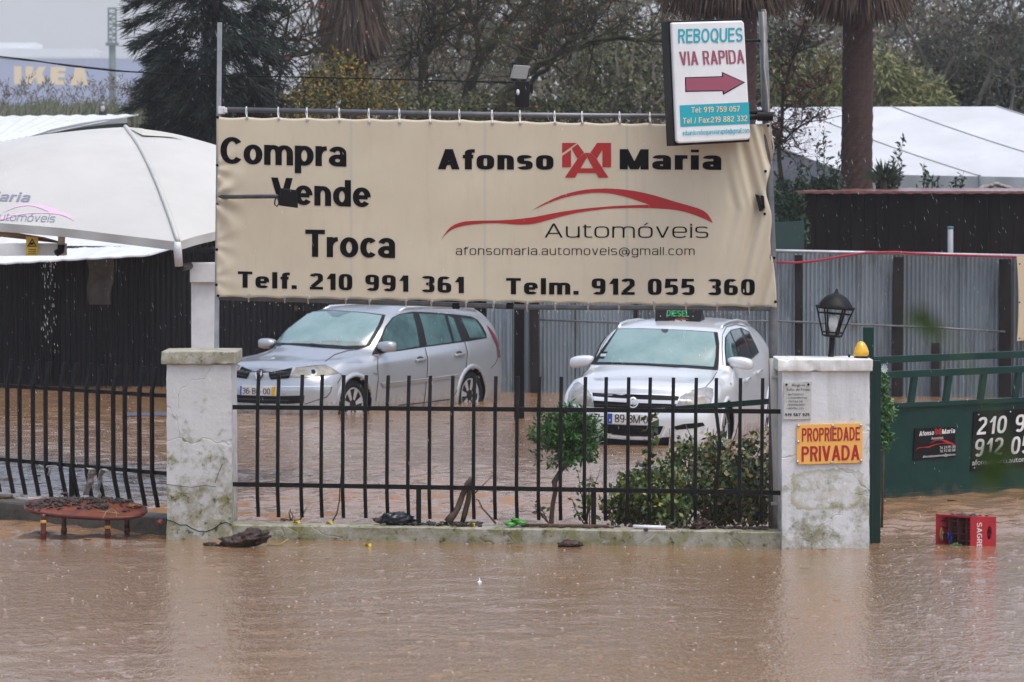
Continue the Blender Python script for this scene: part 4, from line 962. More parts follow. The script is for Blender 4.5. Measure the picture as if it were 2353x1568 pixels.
    st = estate(front, 4.50, w, .77, .975, (1.30, .995), (2.02, 1.41), (2.60, 1.475, 4.18, 1.43), .905, 1.03)
    c = Car('silver estate car with a diamond badge, nose behind the mossy left pillar', -3.06, 47.0, .542, .22, st, M['silver'])
    fw, rw = (.83, .31), (3.516, .31)
    c.body([fw, rw], .345)
    for q in (fw, rw): c.arch(*q, .345, .055, .016)
    for q in (fw, rw):
        for sd in (1, -1): c.wheel(q[0], q[1], sd, .315, .212, .845)
    # glass
    ws = Z1((400, 600), (450, 565), (700, 375), (950, 190), (1250, 180), (1600, 200), (1880, 235), (1850, 330), (1760, 500), (1690, 610), (1560, 655), (1400, 658), (1000, 630), (700, 602), (480, 605))
    g = c.decal('windscreen_surround', ws, M['black'], .004)
    c.decal('windscreen', Z1((500, 575), (720, 390), (960, 203), (1250, 192), (1600, 214), (1835, 246), (1790, 360), (1700, 515), (1640, 612), (1400, 622), (1000, 596), (700, 585)), M['fog'], .009); c.decal('mirror_housing', Z1((1160, 198), (1480, 205), (1360, 240), (1310, 268), (1235, 262)), M['housing'], .012)
    c.decal('dashboard', Z1((640, 588), (900, 556), (1300, 556), (1655, 570), (1642, 608), (1400, 618), (1000, 592)), M['dash'], .011)
    c.seam(Z1((960, 598), (1130, 622)), 3, M['black'], .014, name='wiper'); c.seam(Z1((470, 598), (600, 600)), 3, M['black'], .014, name='wiper')
    sg = Z2((155, 770), (215, 640), (285, 500), (330, 400), (420, 285), (520, 237), (690, 208), (900, 216), (1110, 232), (1290, 250), (1450, 270), (1530, 312), (1600, 400), (1648, 495), (1655, 552), (1400, 598), (860, 668), (560, 714), (300, 745))
    c.decal('side_window_surround', sg, M['black'], .004, True)
    for q in (Z2((292, 540), (340, 420), (430, 295), (520, 250), (685, 233), (735, 440), (772, 655), (560, 700), (310, 735)), Z2((765, 236), (1092, 252), (1198, 606), (868, 652), (820, 420)), Z2((1140, 265), (1215, 292), (1318, 588), (1226, 602)), Z2((1312, 288), (1495, 312), (1560, 400), (1636, 543), (1432, 554))):
        c.decal('side_window', q, M['fog_dark'], .008, True)
    # nose
    hl = c.decal('headlight', Z1((706, 1002), (780, 888), (950, 870), (1150, 850), (1240, 893), (1322, 951), (1180, 975), (900, 1003)), M['lens'], .005, True)
    c.decal('reflector', Z1((930, 900), (1010, 885), (1060, 920), (1040, 970), (960, 985), (920, 950)), M['lamp_bowl'], .008, True)
    c.decal('reflector', Z1((972, 915), (1010, 910), (1025, 940), (1005, 965), (975, 955)), M['gap'], .011, True)
    c.decal('grille', Z1((452, 940), (740, 884), (706, 1000), (690, 1012), (480, 1027), (456, 985)), M['gap'], .007, True, 2.5)
    for k in (0, 1): c.seam(Z1((475, 960 + 35 * k), (715 - 12 * k, 925 + 45 * k)), 1.6, M['seam'], .009, True, 'grille_slat')
    c.decal('lower_grille', Z1((316, 1222), (530, 1228), (890, 1220), (880, 1310), (700, 1325), (316, 1318)), M['gap'], .005, True)
    c.seam(Z1((316, 1270), (700, 1280)), 2.5, M['seam'], .010, True, 'grille_slat')
    c.seam(Z1((590, 1113), (900, 1113), (1222, 1106)), 2.6, M['glint'], .004, True, 'bumper_bright_line'); c.seam(Z1((1222, 1106), (1205, 1180), (1160, 1238), (890, 1328)), 1.8, None, .003, True)  # pale line drawn along the bumper crease, then a dark seam
    c.seam(Z1((1322, 951), (1345, 975), (1290, 1075)), 1.5, None, .003, True)
    c.seam(Z1((1140, 806), (1260, 720), (1420, 672), (1560, 655)), 1.8, None, .003, True); c.seam(Z1((780, 886), (1000, 858), (1150, 848)), 1.6, None, .003, True)
    q = MB(); flat_poly(q, Z1((345, 893), (384, 905), (382, 978), (330, 1046), (298, 1030), (284, 938)), c.mapper, .012, 6); c.part('badge', q, M['gap'])
    q = MB()
    ring_o, ring_i = Z1((343, 900), (376, 912), (374, 975), (327, 1036), (304, 1024), (290, 942)), Z1((338, 925), (356, 932), (354, 968), (328, 1003), (316, 997), (308, 950))
    for i in range(6): flat_poly(q, [ring_o[i], ring_o[(i + 1) % 6], ring_i[(i + 1) % 6], ring_i[i]], c.mapper, .02, 5)
    c.part('badge', q, M['glint'])
    quad = Z1((100, 1098), (540, 1112), (530, 1228), (98, 1214)); mp, po = plate(c, quad, None)
    def ptext(txt, x0, y0, x1, y1, cap, m, zf=z1, sc=.18758, **k):
        q = MB(); letters(q, txt, *zf((x0, y0)), *zf((x1, y1)), cap * sc, mp, off=.004, **k); c.part('lettering', q, m, False, po)
    ptext('36·BG·00', 128, 1198, 470, 1208, 72, M['ink'], hv=.13, hh=.11, track=.10, n=2.4)
    q = MB(); flat_poly(q, Z1((102, 1100), (121, 1101), (118, 1213), (100, 1212)), mp, .003, 30); c.part('band', q, M['eu_blue'], False, po)
    q = MB(); flat_poly(q, Z1((488, 1112), (534, 1114), (524, 1225), (480, 1223)), mp, .003, 30); c.part('band', q, M['plate_yellow'], False, po)
    # side details
    c.decal('mirror_sail', Z1((1712, 720), (1775, 590), (1838, 478), (1852, 640), (1880, 700)), M['black'], .011, True)
    for cx, cy in ((785, 838), (1295, 770)):
        q = MB(); flat_poly(q, Z2(*[(cx + 45 * math.cos(R(a)), cy - 14 + 36 * math.sin(R(a))) for a in range(0, 360, 30)]), c.mapper, .004, 5); c.part('handle_recess', q, M['seam'])
        q = MB(); a, b = c.mapper(*z2((cx - 66, cy + 8)), .02), c.mapper(*z2((cx + 66, cy - 8)), .02); q.bar(a, b, .018, .032); hd = c.part('door_handle', q, c.paint, bevel=.006)
        q2 = MB(); q2.v = [(x, -y, z) for x, y, z in q.v]; q2.f = q.f; c.part('door_handle', q2, c.paint, bevel=.006)
    c.decal('side_moulding', Z2((272, 1142), (870, 1078), (1290, 1022), (1284, 1062), (870, 1124), (380, 1188), (295, 1192)), M['trim'], .012, True)
    c.seam(Z2((272, 1140), (870, 1077), (1290, 1021)), 1.6, M['glint'], .014, True, 'side_moulding_glint')  # painted glint along the top edge of the moulding
    for q in (((850, 682), (885, 820), (880, 1000), (850, 1280), (835, 1420)), ((1368, 602), (1405, 740), (1382, 960), (1300, 1180), (1220, 1312))):
        c.seam(Z2(*q), 1.8, M['seam'], .003, True); c.seam([(x + 1.5, y) for x, y in Z2(*q)], 1.0, M['glint'], .0045, False, 'seam_glint')  # dark gap, then a pale line painted beside it as its highlight
    c.seam(Z2((160, 775), (235, 800), (228, 900), (238, 1080), (205, 1380)), 1.5, None, .003, True)
    c.seam(Z2((500, 1430), (835, 1395), (1170, 1352)), 2.5, M['seam'], .004, True)
    c.seam(Z2((1798, 815), (1770, 880), (1710, 945)), 1.4, None, .003, True)
    c.decal('tail_light', Z2((1650, 380), (1700, 430), (1765, 520), (1822, 660), (1832, 806), (1798, 806), (1785, 660), (1715, 520)), M['tail'], .006, True)
    c.decal('repeater', Z2((160, 1000), (225, 1010), (232, 1035), (180, 1025)), M['lens'], .005, True)
    c.mirror_pair(1.50, 1.005, 1.000, (.085, .12, .066))
    for sd in (1, -1): rail_tube(c, [(2.25, .565, 1.435), (2.42, .565, 1.485), (3.0, .565, 1.505), (3.7, .555, 1.49), (4.05, .545, 1.45), (4.12, .54, 1.42)], .017, sd)
    # ---- the pale estate with the roof sign
    z3 = lambda p: (1286.8 + p[0] * .21875, 698.5 + p[1] * .21875); Z3 = lambda *q: [z3(p) for p in q]
    w = .876
    def nose2(y, x, zt, xo):
        return [(x + .03, y, .16), (x + .0, y, .30), (x, y, .48), (x + .03, y, .62), (x + xo * .6, y * .98, zt - .04), (x + xo, y * .86, zt), (x + xo * .9, y * .55, zt + .012), (x + xo * .85, y * .27, zt + .02), (x + xo * .8, 0, zt + .022)]
    front = [nose2(0, 0, .735, .07), nose2(.36, .015, .735, .075), nose2(.62, .085, .73, .10),
             [(.26, .765, .16), (.23, .78, .30), (.22, .785, .48), (.245, .775, .64), (.33, .725, .76), (.30, .63, .79), (.22, .41, .80), (.19, .20, .808), (.175, 0, .812)],
             [(.48, .805, .16), (.46, .83, .30), (.45, .84, .50), (.47, .835, .68), (.52, .775, .825), (.48, .665, .855), (.42, .44, .872), (.39, .22, .882), (.38, 0, .886)]]
    st = estate(front, 4.515, w, .80, 1.01, (1.33, 1.02), (1.99, 1.42), (2.6, 1.475, 4.2, 1.42), .925, 1.04)
    c = Car('pale silver estate car with a black roof sign, nose towards the rose bushes', 1.266, 41.25, .232, .22, st, M['silver2'])
    fw, rw = (.93, .31), (3.633, .31)
    c.body([fw, rw], .345)
    for q in (fw, rw): c.arch(*q, .345, .05, .014)
    for q in (fw, rw):
        for sd in (1, -1): c.wheel(q[0], q[1], sd, .315, .205, .835, 5)
    c.decal('windscreen_surround', Z3((330, 640), (440, 480), (600, 262), (850, 260), (1100, 268), (1400, 282), (1655, 300), (1672, 420), (1668, 600), (1660, 700), (1300, 672), (900, 650), (600, 640)), M['black'], .004)
    c.decal('windscreen', Z3((395, 617), (480, 480), (612, 272), (850, 269), (1100, 277), (1400, 292), (1615, 308), (1635, 450), (1628, 560), (1610, 668), (1300, 650), (900, 630), (620, 622)), M['fog'], .009)
    c.decal('mirror_housing', Z3((1065, 272), (1140, 275), (1135, 300), (1100, 315), (1072, 300)), M['seam'], .012)
    c.decal('dashboard', Z3((1250, 600), (1330, 570), (1430, 568), (1500, 590), (1560, 630), (1500, 655), (1300, 643)), M['dash2'], .011)
    for x, y in ((478, 517), (448, 572)): c.decal('sticker', Z3((x - 28, y - 8), (x + 28, y - 8), (x + 20, y + 10), (x - 32, y + 8)), M['gap'], .012)
    c.decal('sticker', Z3((438, 532), (492, 530), (485, 556), (430, 556)), M['sticker'], .012)
    c.seam(Z3((540, 630), (900, 640), (1250, 668)), 2.6, M['black'], .014, name='wiper')
    c.decal('side_window_surround', Z3((1742, 655), (1728, 480), (1732, 350), (1790, 275), (1900, 252), (1985, 290), (2050, 420), (2090, 512), (1990, 598), (1850, 640)), M['black'], .004, True)
    c.decal('side_window', Z3((1752, 630), (1738, 480), (1743, 360), (1775, 300), (1830, 430), (1868, 590), (1820, 620)), M['fog_dark'], .008, True)
    c.decal('side_window', Z3((1785, 290), (1880, 268), (1940, 400), (2000, 560), (1980, 582), (1885, 592), (1845, 440)), M['tint'], .008, True)
    c.decal('side_window', Z3((1905, 268), (1975, 300), (2035, 420), (2070, 505), (2012, 550), (1960, 400)), M['tint'], .008, True)
    c.seam(Z3((1712, 650), (1702, 480), (1705, 330), (1745, 245), (1850, 218), (1950, 240)), 1.8, None, .003, True)
    for q in (((80, 1032), (95, 930), (150, 842), (190, 820), (270, 872), (330, 960), (355, 1085), (220, 1068)), ((1215, 1092), (1260, 985), (1340, 922), (1530, 878), (1606, 892), (1610, 960), (1580, 1060), (1565, 1085), (1400, 1102))):
        c.decal('headlight', Z3(*q), M['lens2'], .005)
    for q in (((125, 930), (170, 905), (220, 915), (250, 950), (225, 935), (160, 925)), ((1400, 1010), (1440, 970), (1500, 960), (1560, 985), (1500, 978), (1440, 990))): c.decal('reflector', Z3(*q), M['lamp_bowl'], .008)
    for cx, cy, r_ in ((180, 985, 62), (285, 1010, 42), (1480, 1030, 58), (1350, 1045, 42)):
        c.decal('reflector', Z3(*[(cx + r_ * math.cos(R(a)), cy + r_ * .9 * math.sin(R(a))) for a in range(0, 360, 24)]), M['lens'], .008)
    c.decal('grille', Z3((342, 945), (560, 955), (800, 962), (1250, 983), (1212, 1092), (800, 1100), (358, 1088)), M['gap'], .004)
    c.decal('grille_bar', Z3((350, 982), (560, 996), (800, 1008), (1237, 1022), (1226, 1056), (800, 1042), (560, 1030), (357, 1018)), M['silver2'], .014)
    c.seam(Z3((365, 1056), (800, 1072), (1218, 1080)), 1.4, M['seam'], .009, name='grille_slat')
    q = MB(); ro, ri = [z3((772 + 52 * math.cos(R(a)), 1045 + 52 * math.sin(R(a)))) for a in range(0, 360, 15)], [z3((772 + 40 * math.cos(R(a)), 1045 + 40 * math.sin(R(a)))) for a in range(0, 360, 15)]
    for i in range(24): q.v += [tuple(c.mapper(*ro[i], .024)), tuple(c.mapper(*ri[i], .024))]
    q.f = [(2 * i, 2 * i + 1, (2 * i + 3) % 48, (2 * i + 2) % 48) for i in range(24)]
    flat_poly(q, Z3((722, 1062), (775, 1028), (765, 1048), (838, 1040), (772, 1072), (782, 1054)), c.mapper, .026, 6); c.part('badge', q, M['glint'], False)
    quad = Z3((500, 1148), (1030, 1165), (1025, 1277), (498, 1257)); mp, po = plate(c, quad, None)
    q = MB(); letters(q, '89·BM·07', *z3((575, 1243)), *z3((975, 1260)), 82 * .21875, mp, off=.004, hv=.13, hh=.11, track=.08, n=2.4); c.part('lettering', q, M['ink'], False, po)
    q = MB(); flat_poly(q, Z3((502, 1150), (550, 1151), (548, 1257), (500, 1256)), mp, .003, 30); c.part('band', q, M['eu_blue'], False, po)
    q = MB(); letters(q, 'P', *z3((518, 1235)), *z3((536, 1236)), 24 * .21875, mp, off=.005); c.part('lettering', q, M['plate_white'], False, po)
    c.decal('lower_grille', Z3((430, 1262), (700, 1272), (1090, 1285), (1050, 1370), (980, 1395), (700, 1388), (520, 1370), (460, 1330)), M['gap'], .005)
    for q in (((365, 1140), (400, 1240), (445, 1345), (490, 1385)),): c.seam(Z3(*q), 3, M['glint'], .005, name='bumper_bright_line')  # highlight on the bumper edges painted as pale lines, here and below
    c.seam(Z3((490, 1385), (700, 1405), (980, 1412), (1060, 1375), (1100, 1290)), 3, M['glint'], .005, name='bumper_bright_line')
    c.decal('bumper_shadow', Z3((415, 1365), (470, 1408), (700, 1428), (985, 1433), (1080, 1402), (1150, 1400), (1140, 1500), (700, 1500), (420, 1490)), M['gap'], .006)  # shade under the bumper painted as a black strip down to the water
    c.decal('fog_lamp', Z3((1190, 1290), (1300, 1262), (1500, 1246), (1520, 1280), (1420, 1305), (1220, 1325)), M['gap'], .004)
    c.seam(Z3((1650, 712), (1600, 800), (1530, 876)), 1.8, None, .003); c.seam(Z3((1530, 878), (1340, 922), (1260, 985)), 1.6, None, .003); c.seam(Z3((342, 940), (560, 950), (800, 958), (1250, 979)), 2.2, M['gap'], .004)
    c.seam(Z3((310, 650), (200, 740), (110, 840)), 1.6, None, .003)
    for cx, cy in ((1960, 792), (2080, 712)):
        q = MB(); a, b = c.mapper(*z3((cx - 22, cy + 16)), .02), c.mapper(*z3((cx + 24, cy - 14)), .02); q.bar(a, b, .018, .03); c.part('door_handle', q, c.paint, bevel=.005)
    c.decal('repeater', Z3((1785, 825), (1800, 835), (1798, 858), (1786, 848)), M['lens'], .005)
    c.mirror_pair(1.58, 1.02, 1.03, (.085, .14, .068), tilt=-.018)
    for sd in (1, -1): rail_tube(c, [(2.06, .575, 1.42), (2.2, .575, 1.46), (2.5, .57, 1.50), (3.1, .565, 1.51), (3.8, .55, 1.48), (4.1, .54, 1.43)], .018, sd)
    # roof sign: a bent black board standing across the roof
    s_ = thing('roof_sign', 'black folded roof sign with green lettering on the pale silver car', 'sign', tuple(c.w((2.3, .05, 1.45))))
    n = Vector((-c.bx.x, -c.bx.y, .55)).normalized(); p0 = c.w((2.26, .05, 1.47)); mp = plane_mapper(p0, n)
    f = [mp(*z3(p)) for p in ((1006, 30), (1490, 45), (1470, 215), (998, 182))]; top = [f[0], f[1]]
    bk = [f[2] + c.bx * .36, f[3] + c.bx * .36]
    m = MB(); m.v = [tuple(p) for p in (f[0], f[1], f[2], f[3], bk[0], bk[1])]; m.f = [(0, 3, 2, 1), (0, 1, 4, 5), (1, 2, 4), (0, 5, 3), (2, 3, 5, 4)]
    m.build('board', M['black'], s_)
    q = MB(); letters(q, 'DIESEL', *z3((1122, 132)), *z3((1358, 141)), 66 * .21875, mp, off=.006, hv=.19, hh=.17, track=.08); q.build('lettering', M['green_ink'], s_)
    zs = lambda x, y: z3((1150 + (x - 112) * .115, 150 + (y - 501) * .12))
    q = MB()
    for i, poly in enumerate(swoosh_polys(zs)): flat_poly(q, poly, mp, .006 + i * .0004, 8)
    q.build('logo', M['red_ink'], s_)
    q = MB(); bfont(q, 'Afonso  Maria', *z3((1210, 184)), *z3((1322, 188)), 20 * .21875, mp, off=.006); q.build('lettering', M['plate_white'], s_)
M['trim'] = mat('weathered_trim_strip', (.20, .19, .175), .5)
M['sticker'] = mat('pale_sticker', (.5, .58, .56), .5)
M['green_ink'] = mat('green_lettering', (.012, .24, .075), .5)
M['housing'] = mat('fogged_mirror_housing', (.10, .16, .16), .15, coat=.5)
M['dash'] = mat('dashboard_behind_fogged_glass', (.15, .17, .155), .15, c2=(.21, .27, .26), scale=5, coat=.3); M['dash2'] = mat('seat_behind_fogged_glass', (.24, .30, .25), .15, c2=(.20, .29, .28), scale=5, coat=.3)
# ------------------------------------------------------------------ things on and around the pillars
def px_tube(mb, pts, Y, r, n=8): return mb.tube([at(*p, Y) for p in pts], r, n)
def build_pillar_things():
    z5 = lambda x, y: (1728 + x * .46888, 551.5 + y * .46888)
    Y = 29.62; px = lambda x, y, d=0: at(*z5(x, y), Y + d)
    L = thing('post_lantern', 'black pillar lantern with a domed hood and open cage', 'lantern', tuple(px(385, 584)))
    base = px(385, 588); ax = (px(407, 325) - px(385, 588)).normalized(); q = ax.to_track_quat('Z', 'Y').to_matrix()
    s = .46888 / 304.0                                   # metres per zoomed pixel
    MB().lathe(base, [(.04, -.004), (.04, .012), (.022, .02), (.021, .17), (.03, .18), (.045, .185), (.045, .19)], 16, q).build('stem', M['iron'], L, True)
    c0 = px(392, 470); c1 = px(408, 330)
    r0, r1 = 46 * s, 92 * s
    for i in range(6):
        a = 2 * math.pi * i / 6 + .35; d = q @ Vector((math.cos(a), math.sin(a), 0))
        MB().bar(c0 + d * r0, c1 + d * r1, .011, .011).build('cage_bar', M['iron'], L)
    rg = MB()
    for c, r_ in ((c0, r0), (c0.lerp(c1, .12), r0 + .12 * (r1 - r0)), (c1, r1), (c0.lerp(c1, .78), r0 + .78 * (r1 - r0))):
        rg.tube([c + q @ Vector((math.cos(a) * r_, math.sin(a) * r_, 0)) for a in [R(20 + 60 * i) for i in range(7)]], .006 if c != c1 else .009, 6, False)
    rg.lathe(c0 - ax * .012, [(.02, 0), (r0 * 1.02, .004), (r0 * 1.02, .012), (.02, .012)], 6, q); rg.build('cage_ring', M['iron'], L)
    MB().lathe(c1 - ax * .004, [(.108 * 1.0, 0), (.150, -.012), (.152, 0), (.140, .022), (.118, .055), (.085, .085), (.045, .104), (.022, .110), (.014, .124), (.010, .140), (.0, .146)], 6, q).build('hood', M['iron'], L, True)
    MB().lathe(c0 + ax * .0, [(.018, 0), (.022, .05), (.030, .065), (.036, .10), (.030, .14), (.012, .165), (.0, .167)], 14, q).build('bulb', M['glassy'], L, True)
    B = thing('warning_beacon', 'yellow egg shaped beacon lamp on the right pillar cap', 'beacon', tuple(at(*z5(535, 580), Y - .1)))
    b = at(*z5(535, 581), Y - .1)
    MB().lathe(b, [(.055, -.004), (.055, .012), (.05, .022), (.03, .03)], 20).build('base', M['black'], B, True)
    MB().lathe(b, [(.052, .016), (.059, .032), (.058, .05), (.050, .075), (.038, .10), (.024, .12), (.010, .129), (0, .131)], 24).build('dome', M['yellow'], B, True)
    b2 = at(*z5(476, 583), Y - .05); o = MB().lathe(b2, [(.008, -.003), (.008, .03), (.004, .034)], 8).build('bolt', M['iron']); tag(o, 'small rusty bolt stub on the right pillar cap beside the beacon', 'bolt')
    # plates on the pillar front
    Yf = 29.36 - .012; pm = plane_mapper((0, Yf, 0), (0, -1, 0))
    t = thing('notice', 'small weathered grey notice about hiring a party room, on the right pillar', 'notice', tuple(pm(*z5(222, 880))))
    f = [pm(*z5(*p), .004) for p in ((157, 698), (293, 693), (290, 880), (153, 881))]
    MB().prism(f, [p + Vector((0, .022, 0)) for p in f]).build('panel', mat('weathered_notice', (.50, .50, .48), .5, c2=(.30, .27, .22), scale=9, lo=.5, hi=.85), t, bevel=.002)
    z6 = lambda x, y: ((1930 + x / 5.6) * .91914, (920 + y / 5.6) * .91914)
    for tx, x0, x1, y, cap in (('Aluga-se', 275, 460, 258, 36), ('Salão de Festas', 205, 535, 318, 32), ('• BATIZADOS', 203, 442, 386, 26), ('• CASAMENTOS', 203, 490, 434, 26), ('• FESTAS DE', 203, 430, 484, 26), ('ANIVERSÁRIO', 215, 460, 530, 26), ('• RÉVEILLON', 203, 440, 580, 26)):
        q = MB(); bfont(q, tx, *z6(x0, y), *z6(x1, y - 2), cap * .164, pm, off=.008); q.build('lettering', M['ink'], t)
    q = MB(); letters(q, '919 567 925', *z6(180, 676), *z6(525, 674), 40 * .164, pm, off=.008, hv=.2, hh=.17); q.build('lettering', M['ink'], t)
    for x, y in ((202, 235), (510, 232)): q = MB(); q.lathe(pm(*z6(x, y), .01), [(.009, -.003), (.008, .003), (0, .004)], 10, rotm(R(90))); q.build('screw', M['iron'], t)
    t = thing('private_property_sign', 'orange sign with red capitals screwed to the right pillar', 'sign', tuple(pm(*z5(380, 1098))))
    f = [pm(*z5(*p), .008) for p in ((219, 905), (541, 898), (540, 1092), (219, 1101))]
    MB().prism(f, [p + Vector((0, .018, 0)) for p in f]).build('panel', M['orange_sign'], t, bevel=.0015)
    q = MB(); letters(q, 'PROPRIEDADE', *z6(417, 1034), *z6(1230, 1014), 190 * .164, pm, off=.010, n=2.1, hv=.19, hh=.15, track=.09); q.build('lettering', M['red_ink'], t)
    q = MB(); letters(q, 'PRIVADA', *z6(412, 1312), *z6(1225, 1288), 212 * .164, pm, off=.010, n=2.1, hv=.19, hh=.15, track=.09); q.build('lettering', M['red_ink'], t)
    for x, y in ((370, 810), (850, 808), (1243, 803), (365, 1035), (358, 1315), (834, 1325), (1245, 1298)):
        q = MB(); q.lathe(pm(*z6(x, y), .012), [(.011, -.003), (.010, .004), (.004, .007), (0, .007)], 10, rotm(R(90))); q.build('screw', M['steel'], t, True)
def build_gate():
    G = M['green']
    a, b = at(2004, 1148, 34.1), at(2353, 1128, 35.1); d = (b - a); d.z = 0; d.normalize(); n = Vector((d.y, -d.x, 0)); n = n if n.y < 0 else -n
    mp = plane_mapper((a.x, a.y, 0), n); g = thing('metal_gate', 'dark green sliding gate with open rails above a solid panel', 'gate', (a.x, a.y, 0))
    z5 = lambda x, y: (1728 + x * .46888, 551.5 + y * .46888)
    A = Vector((a.x, a.y, 0)); P = lambda s_, z: A + d * s_ + Vector((0, 0, z)); Lg = 3.4
    zz = lambda x, y: mp(*z5(x, y)).z
    MB().bar(P(-.02, zz(640, 588)), P(Lg, zz(640, 588) + .02), .045, .06).build('rail', G, g)
    MB().bar(P(.05, zz(660, 662)), P(Lg, zz(660, 662) + .02), .045, .06).build('rail', G, g)
    zt = zz(700, 812); q = MB()
    def fn(u, v): return P(.0 + Lg * u, .0 + (zt - .0) * v) + n * (.003 * noise.noise(Vector((u * 9, v * 4, 1))))
    q.grid(fn, 30, 8); k = len(q.v); q.v += [tuple(Vector(p) - n * .03) for p in q.v[:k]]; q.f += [tuple(reversed([i + k for i in f])) for f in q.f]
    q.build('panel', G, g); MB().bar(P(0, zt), P(Lg, zt + .015), .05, .04).build('rail', G, g)
    MB().bar(P(0, .01), P(Lg, .01), .05, .05).build('rail', G, g)
    for px in (785, 955, 1125, 1295, 1465, 1640):
        p0, p1 = mp(*z5(px - 8, 800)), mp(*z5(px + 12, 660)); s0, s1 = (p0 - A).dot(d), (p1 - A).dot(d)
        MB().bar(P(s0, zt), P(s1, zz(660, 662)), .055, .04, up=tuple(n)).build('baluster', G, g)
    MB().bar(P(.0, -.25), P(.0, zz(640, 588)), .05, .05).build('stile', G, g)
    # plates on the gate
    z4 = lambda x, y: (1985.3 + x * .22269, 937.5 + y * .22269)
    t = thing('dealer_plate', 'small black plate with red car outline on the green gate', 'sign', tuple(mp(*z4(715, 530))))
    f = [mp(*z4(*p), .012) for p in ((520, 212), (932, 196), (937, 503), (497, 541))]; MB().prism(f, [p - n * .011 for p in f]).build('panel', M['black'], t)
    def tx(txt, x0, y0, x1, y1, cap, m, root, bf=False, **k):
        q = MB(); (bfont if bf else letters)(q, txt, *z4(x0, y0), *z4(x1, y1), cap * .22269, mp, off=.016, **k); q.build('lettering', m, root)
    tx('Afonso', 556, 292, 708, 278, 50, M['plate_white'], t, n=2.4, hv=.19, hh=.16, shear=.12); tx('Maria', 792, 270, 924, 258, 50, M['plate_white'], t, n=2.4, hv=.19, hh=.16, shear=.12)
    q = MB()
    for poly in EMBLEM: flat_poly(q, [z4(720 + (x - 903) * .215, 212 + (y - 203) * .30 - (x - 903) * .008) for x, y in poly], mp, .016, 10)
    q.build('emblem', M['red_ink'], t)
    tx('Automóveis', 684, 328, 806, 318, 30, M['plate_white'], t, True)
    q = MB()
    for i, poly in enumerate(swoosh_polys(lambda x, y: z4(522 + (x - 112) * .232, 330 + (y - 501) * .36 - (x - 112) * .006))): flat_poly(q, poly, mp, .015 + .0004 * i, 8)
    q.build('car_outline', M['red_ink'], t)
    tx('Tel. 210 991 361', 770, 424, 930, 412, 28, M['plate_white'], t, True); tx('Tel. 912 055 360', 770, 460, 930, 446, 28, M['plate_white'], t, True); tx('afonsomaria.automoveis@gmail.com', 596, 514, 930, 490, 26, M['plate_white'], t, True)
    t = thing('phone_number_plate', 'large black plate with white phone numbers on the green gate', 'sign', tuple(mp(*z4(1500, 640))))
    f = [mp(*z4(*p), .012) for p in ((1128, 40), (2420, -45), (2420, 560), (1093, 655))]; MB().prism(f, [p - n * .011 for p in f]).build('panel', M['black'], t)
    tx('210 991 361', 1150, 278, 2230, 205, 180, M['plate_white'], t, n=2.6, hv=.17, hh=.15, shear=.14, track=.13)
    tx('912 055 360', 1122, 506, 2210, 432, 182, M['plate_white'], t, n=2.6, hv=.17, hh=.15, shear=.14, track=.13)
    tx('afonsomaria.automoveis@gmail.com', 1105, 592, 2200, 515, 56, M['plate_white'], t, True)
    for x, y in ((1172, 70), (1500, 40), (1128, 620)): q = MB(); q.lump(mp(*z4(x, y), .016), (.008, .005, .008), 1, .1, 1); q.build('screw', M['steel'], t)
    # gate posts
    p0 = at(2010, 1250, 29.78); q = MB().box((p0.x, p0.y, .5), (.07, .06, 1.62)); zt2 = at(2010, 829, 29.78).z; q = MB().box((p0.x, p0.y, (zt2 - .3) / 2), (.082, .06, zt2 + .3)).box((p0.x - .028, p0.y - .036, (zt2 - .3) / 2 - .02), (.022, .014, zt2 + .26))
    o = q.build('gate_post', M['dkgreen'], bevel=.003); tag(o, 'tall dark green steel post standing against the right pillar', 'post')
    p1 = at(1995, 752, 33.6); o = MB().box((p1.x, p1.y, (p1.z - .3) / 2), (.092, .09, p1.z + .3)).build('guide_post', M['green'], bevel=.004); tag(o, 'green square post rising behind the yellow beacon', 'post')
    q = MB().bar(at(1530, 942, 35.2), at(1800, 920, 34.6), .03, .05); q.bar(at(1800, 920, 34.6), Vector((at(1800, 920, 34.6).x, 34.6, -.3)), .04, .04)
    o = q.build('barrier_rail', M['dkgreen']); tag(o, 'dark green metal rail behind the bushes, across the pale car wing', 'rail')
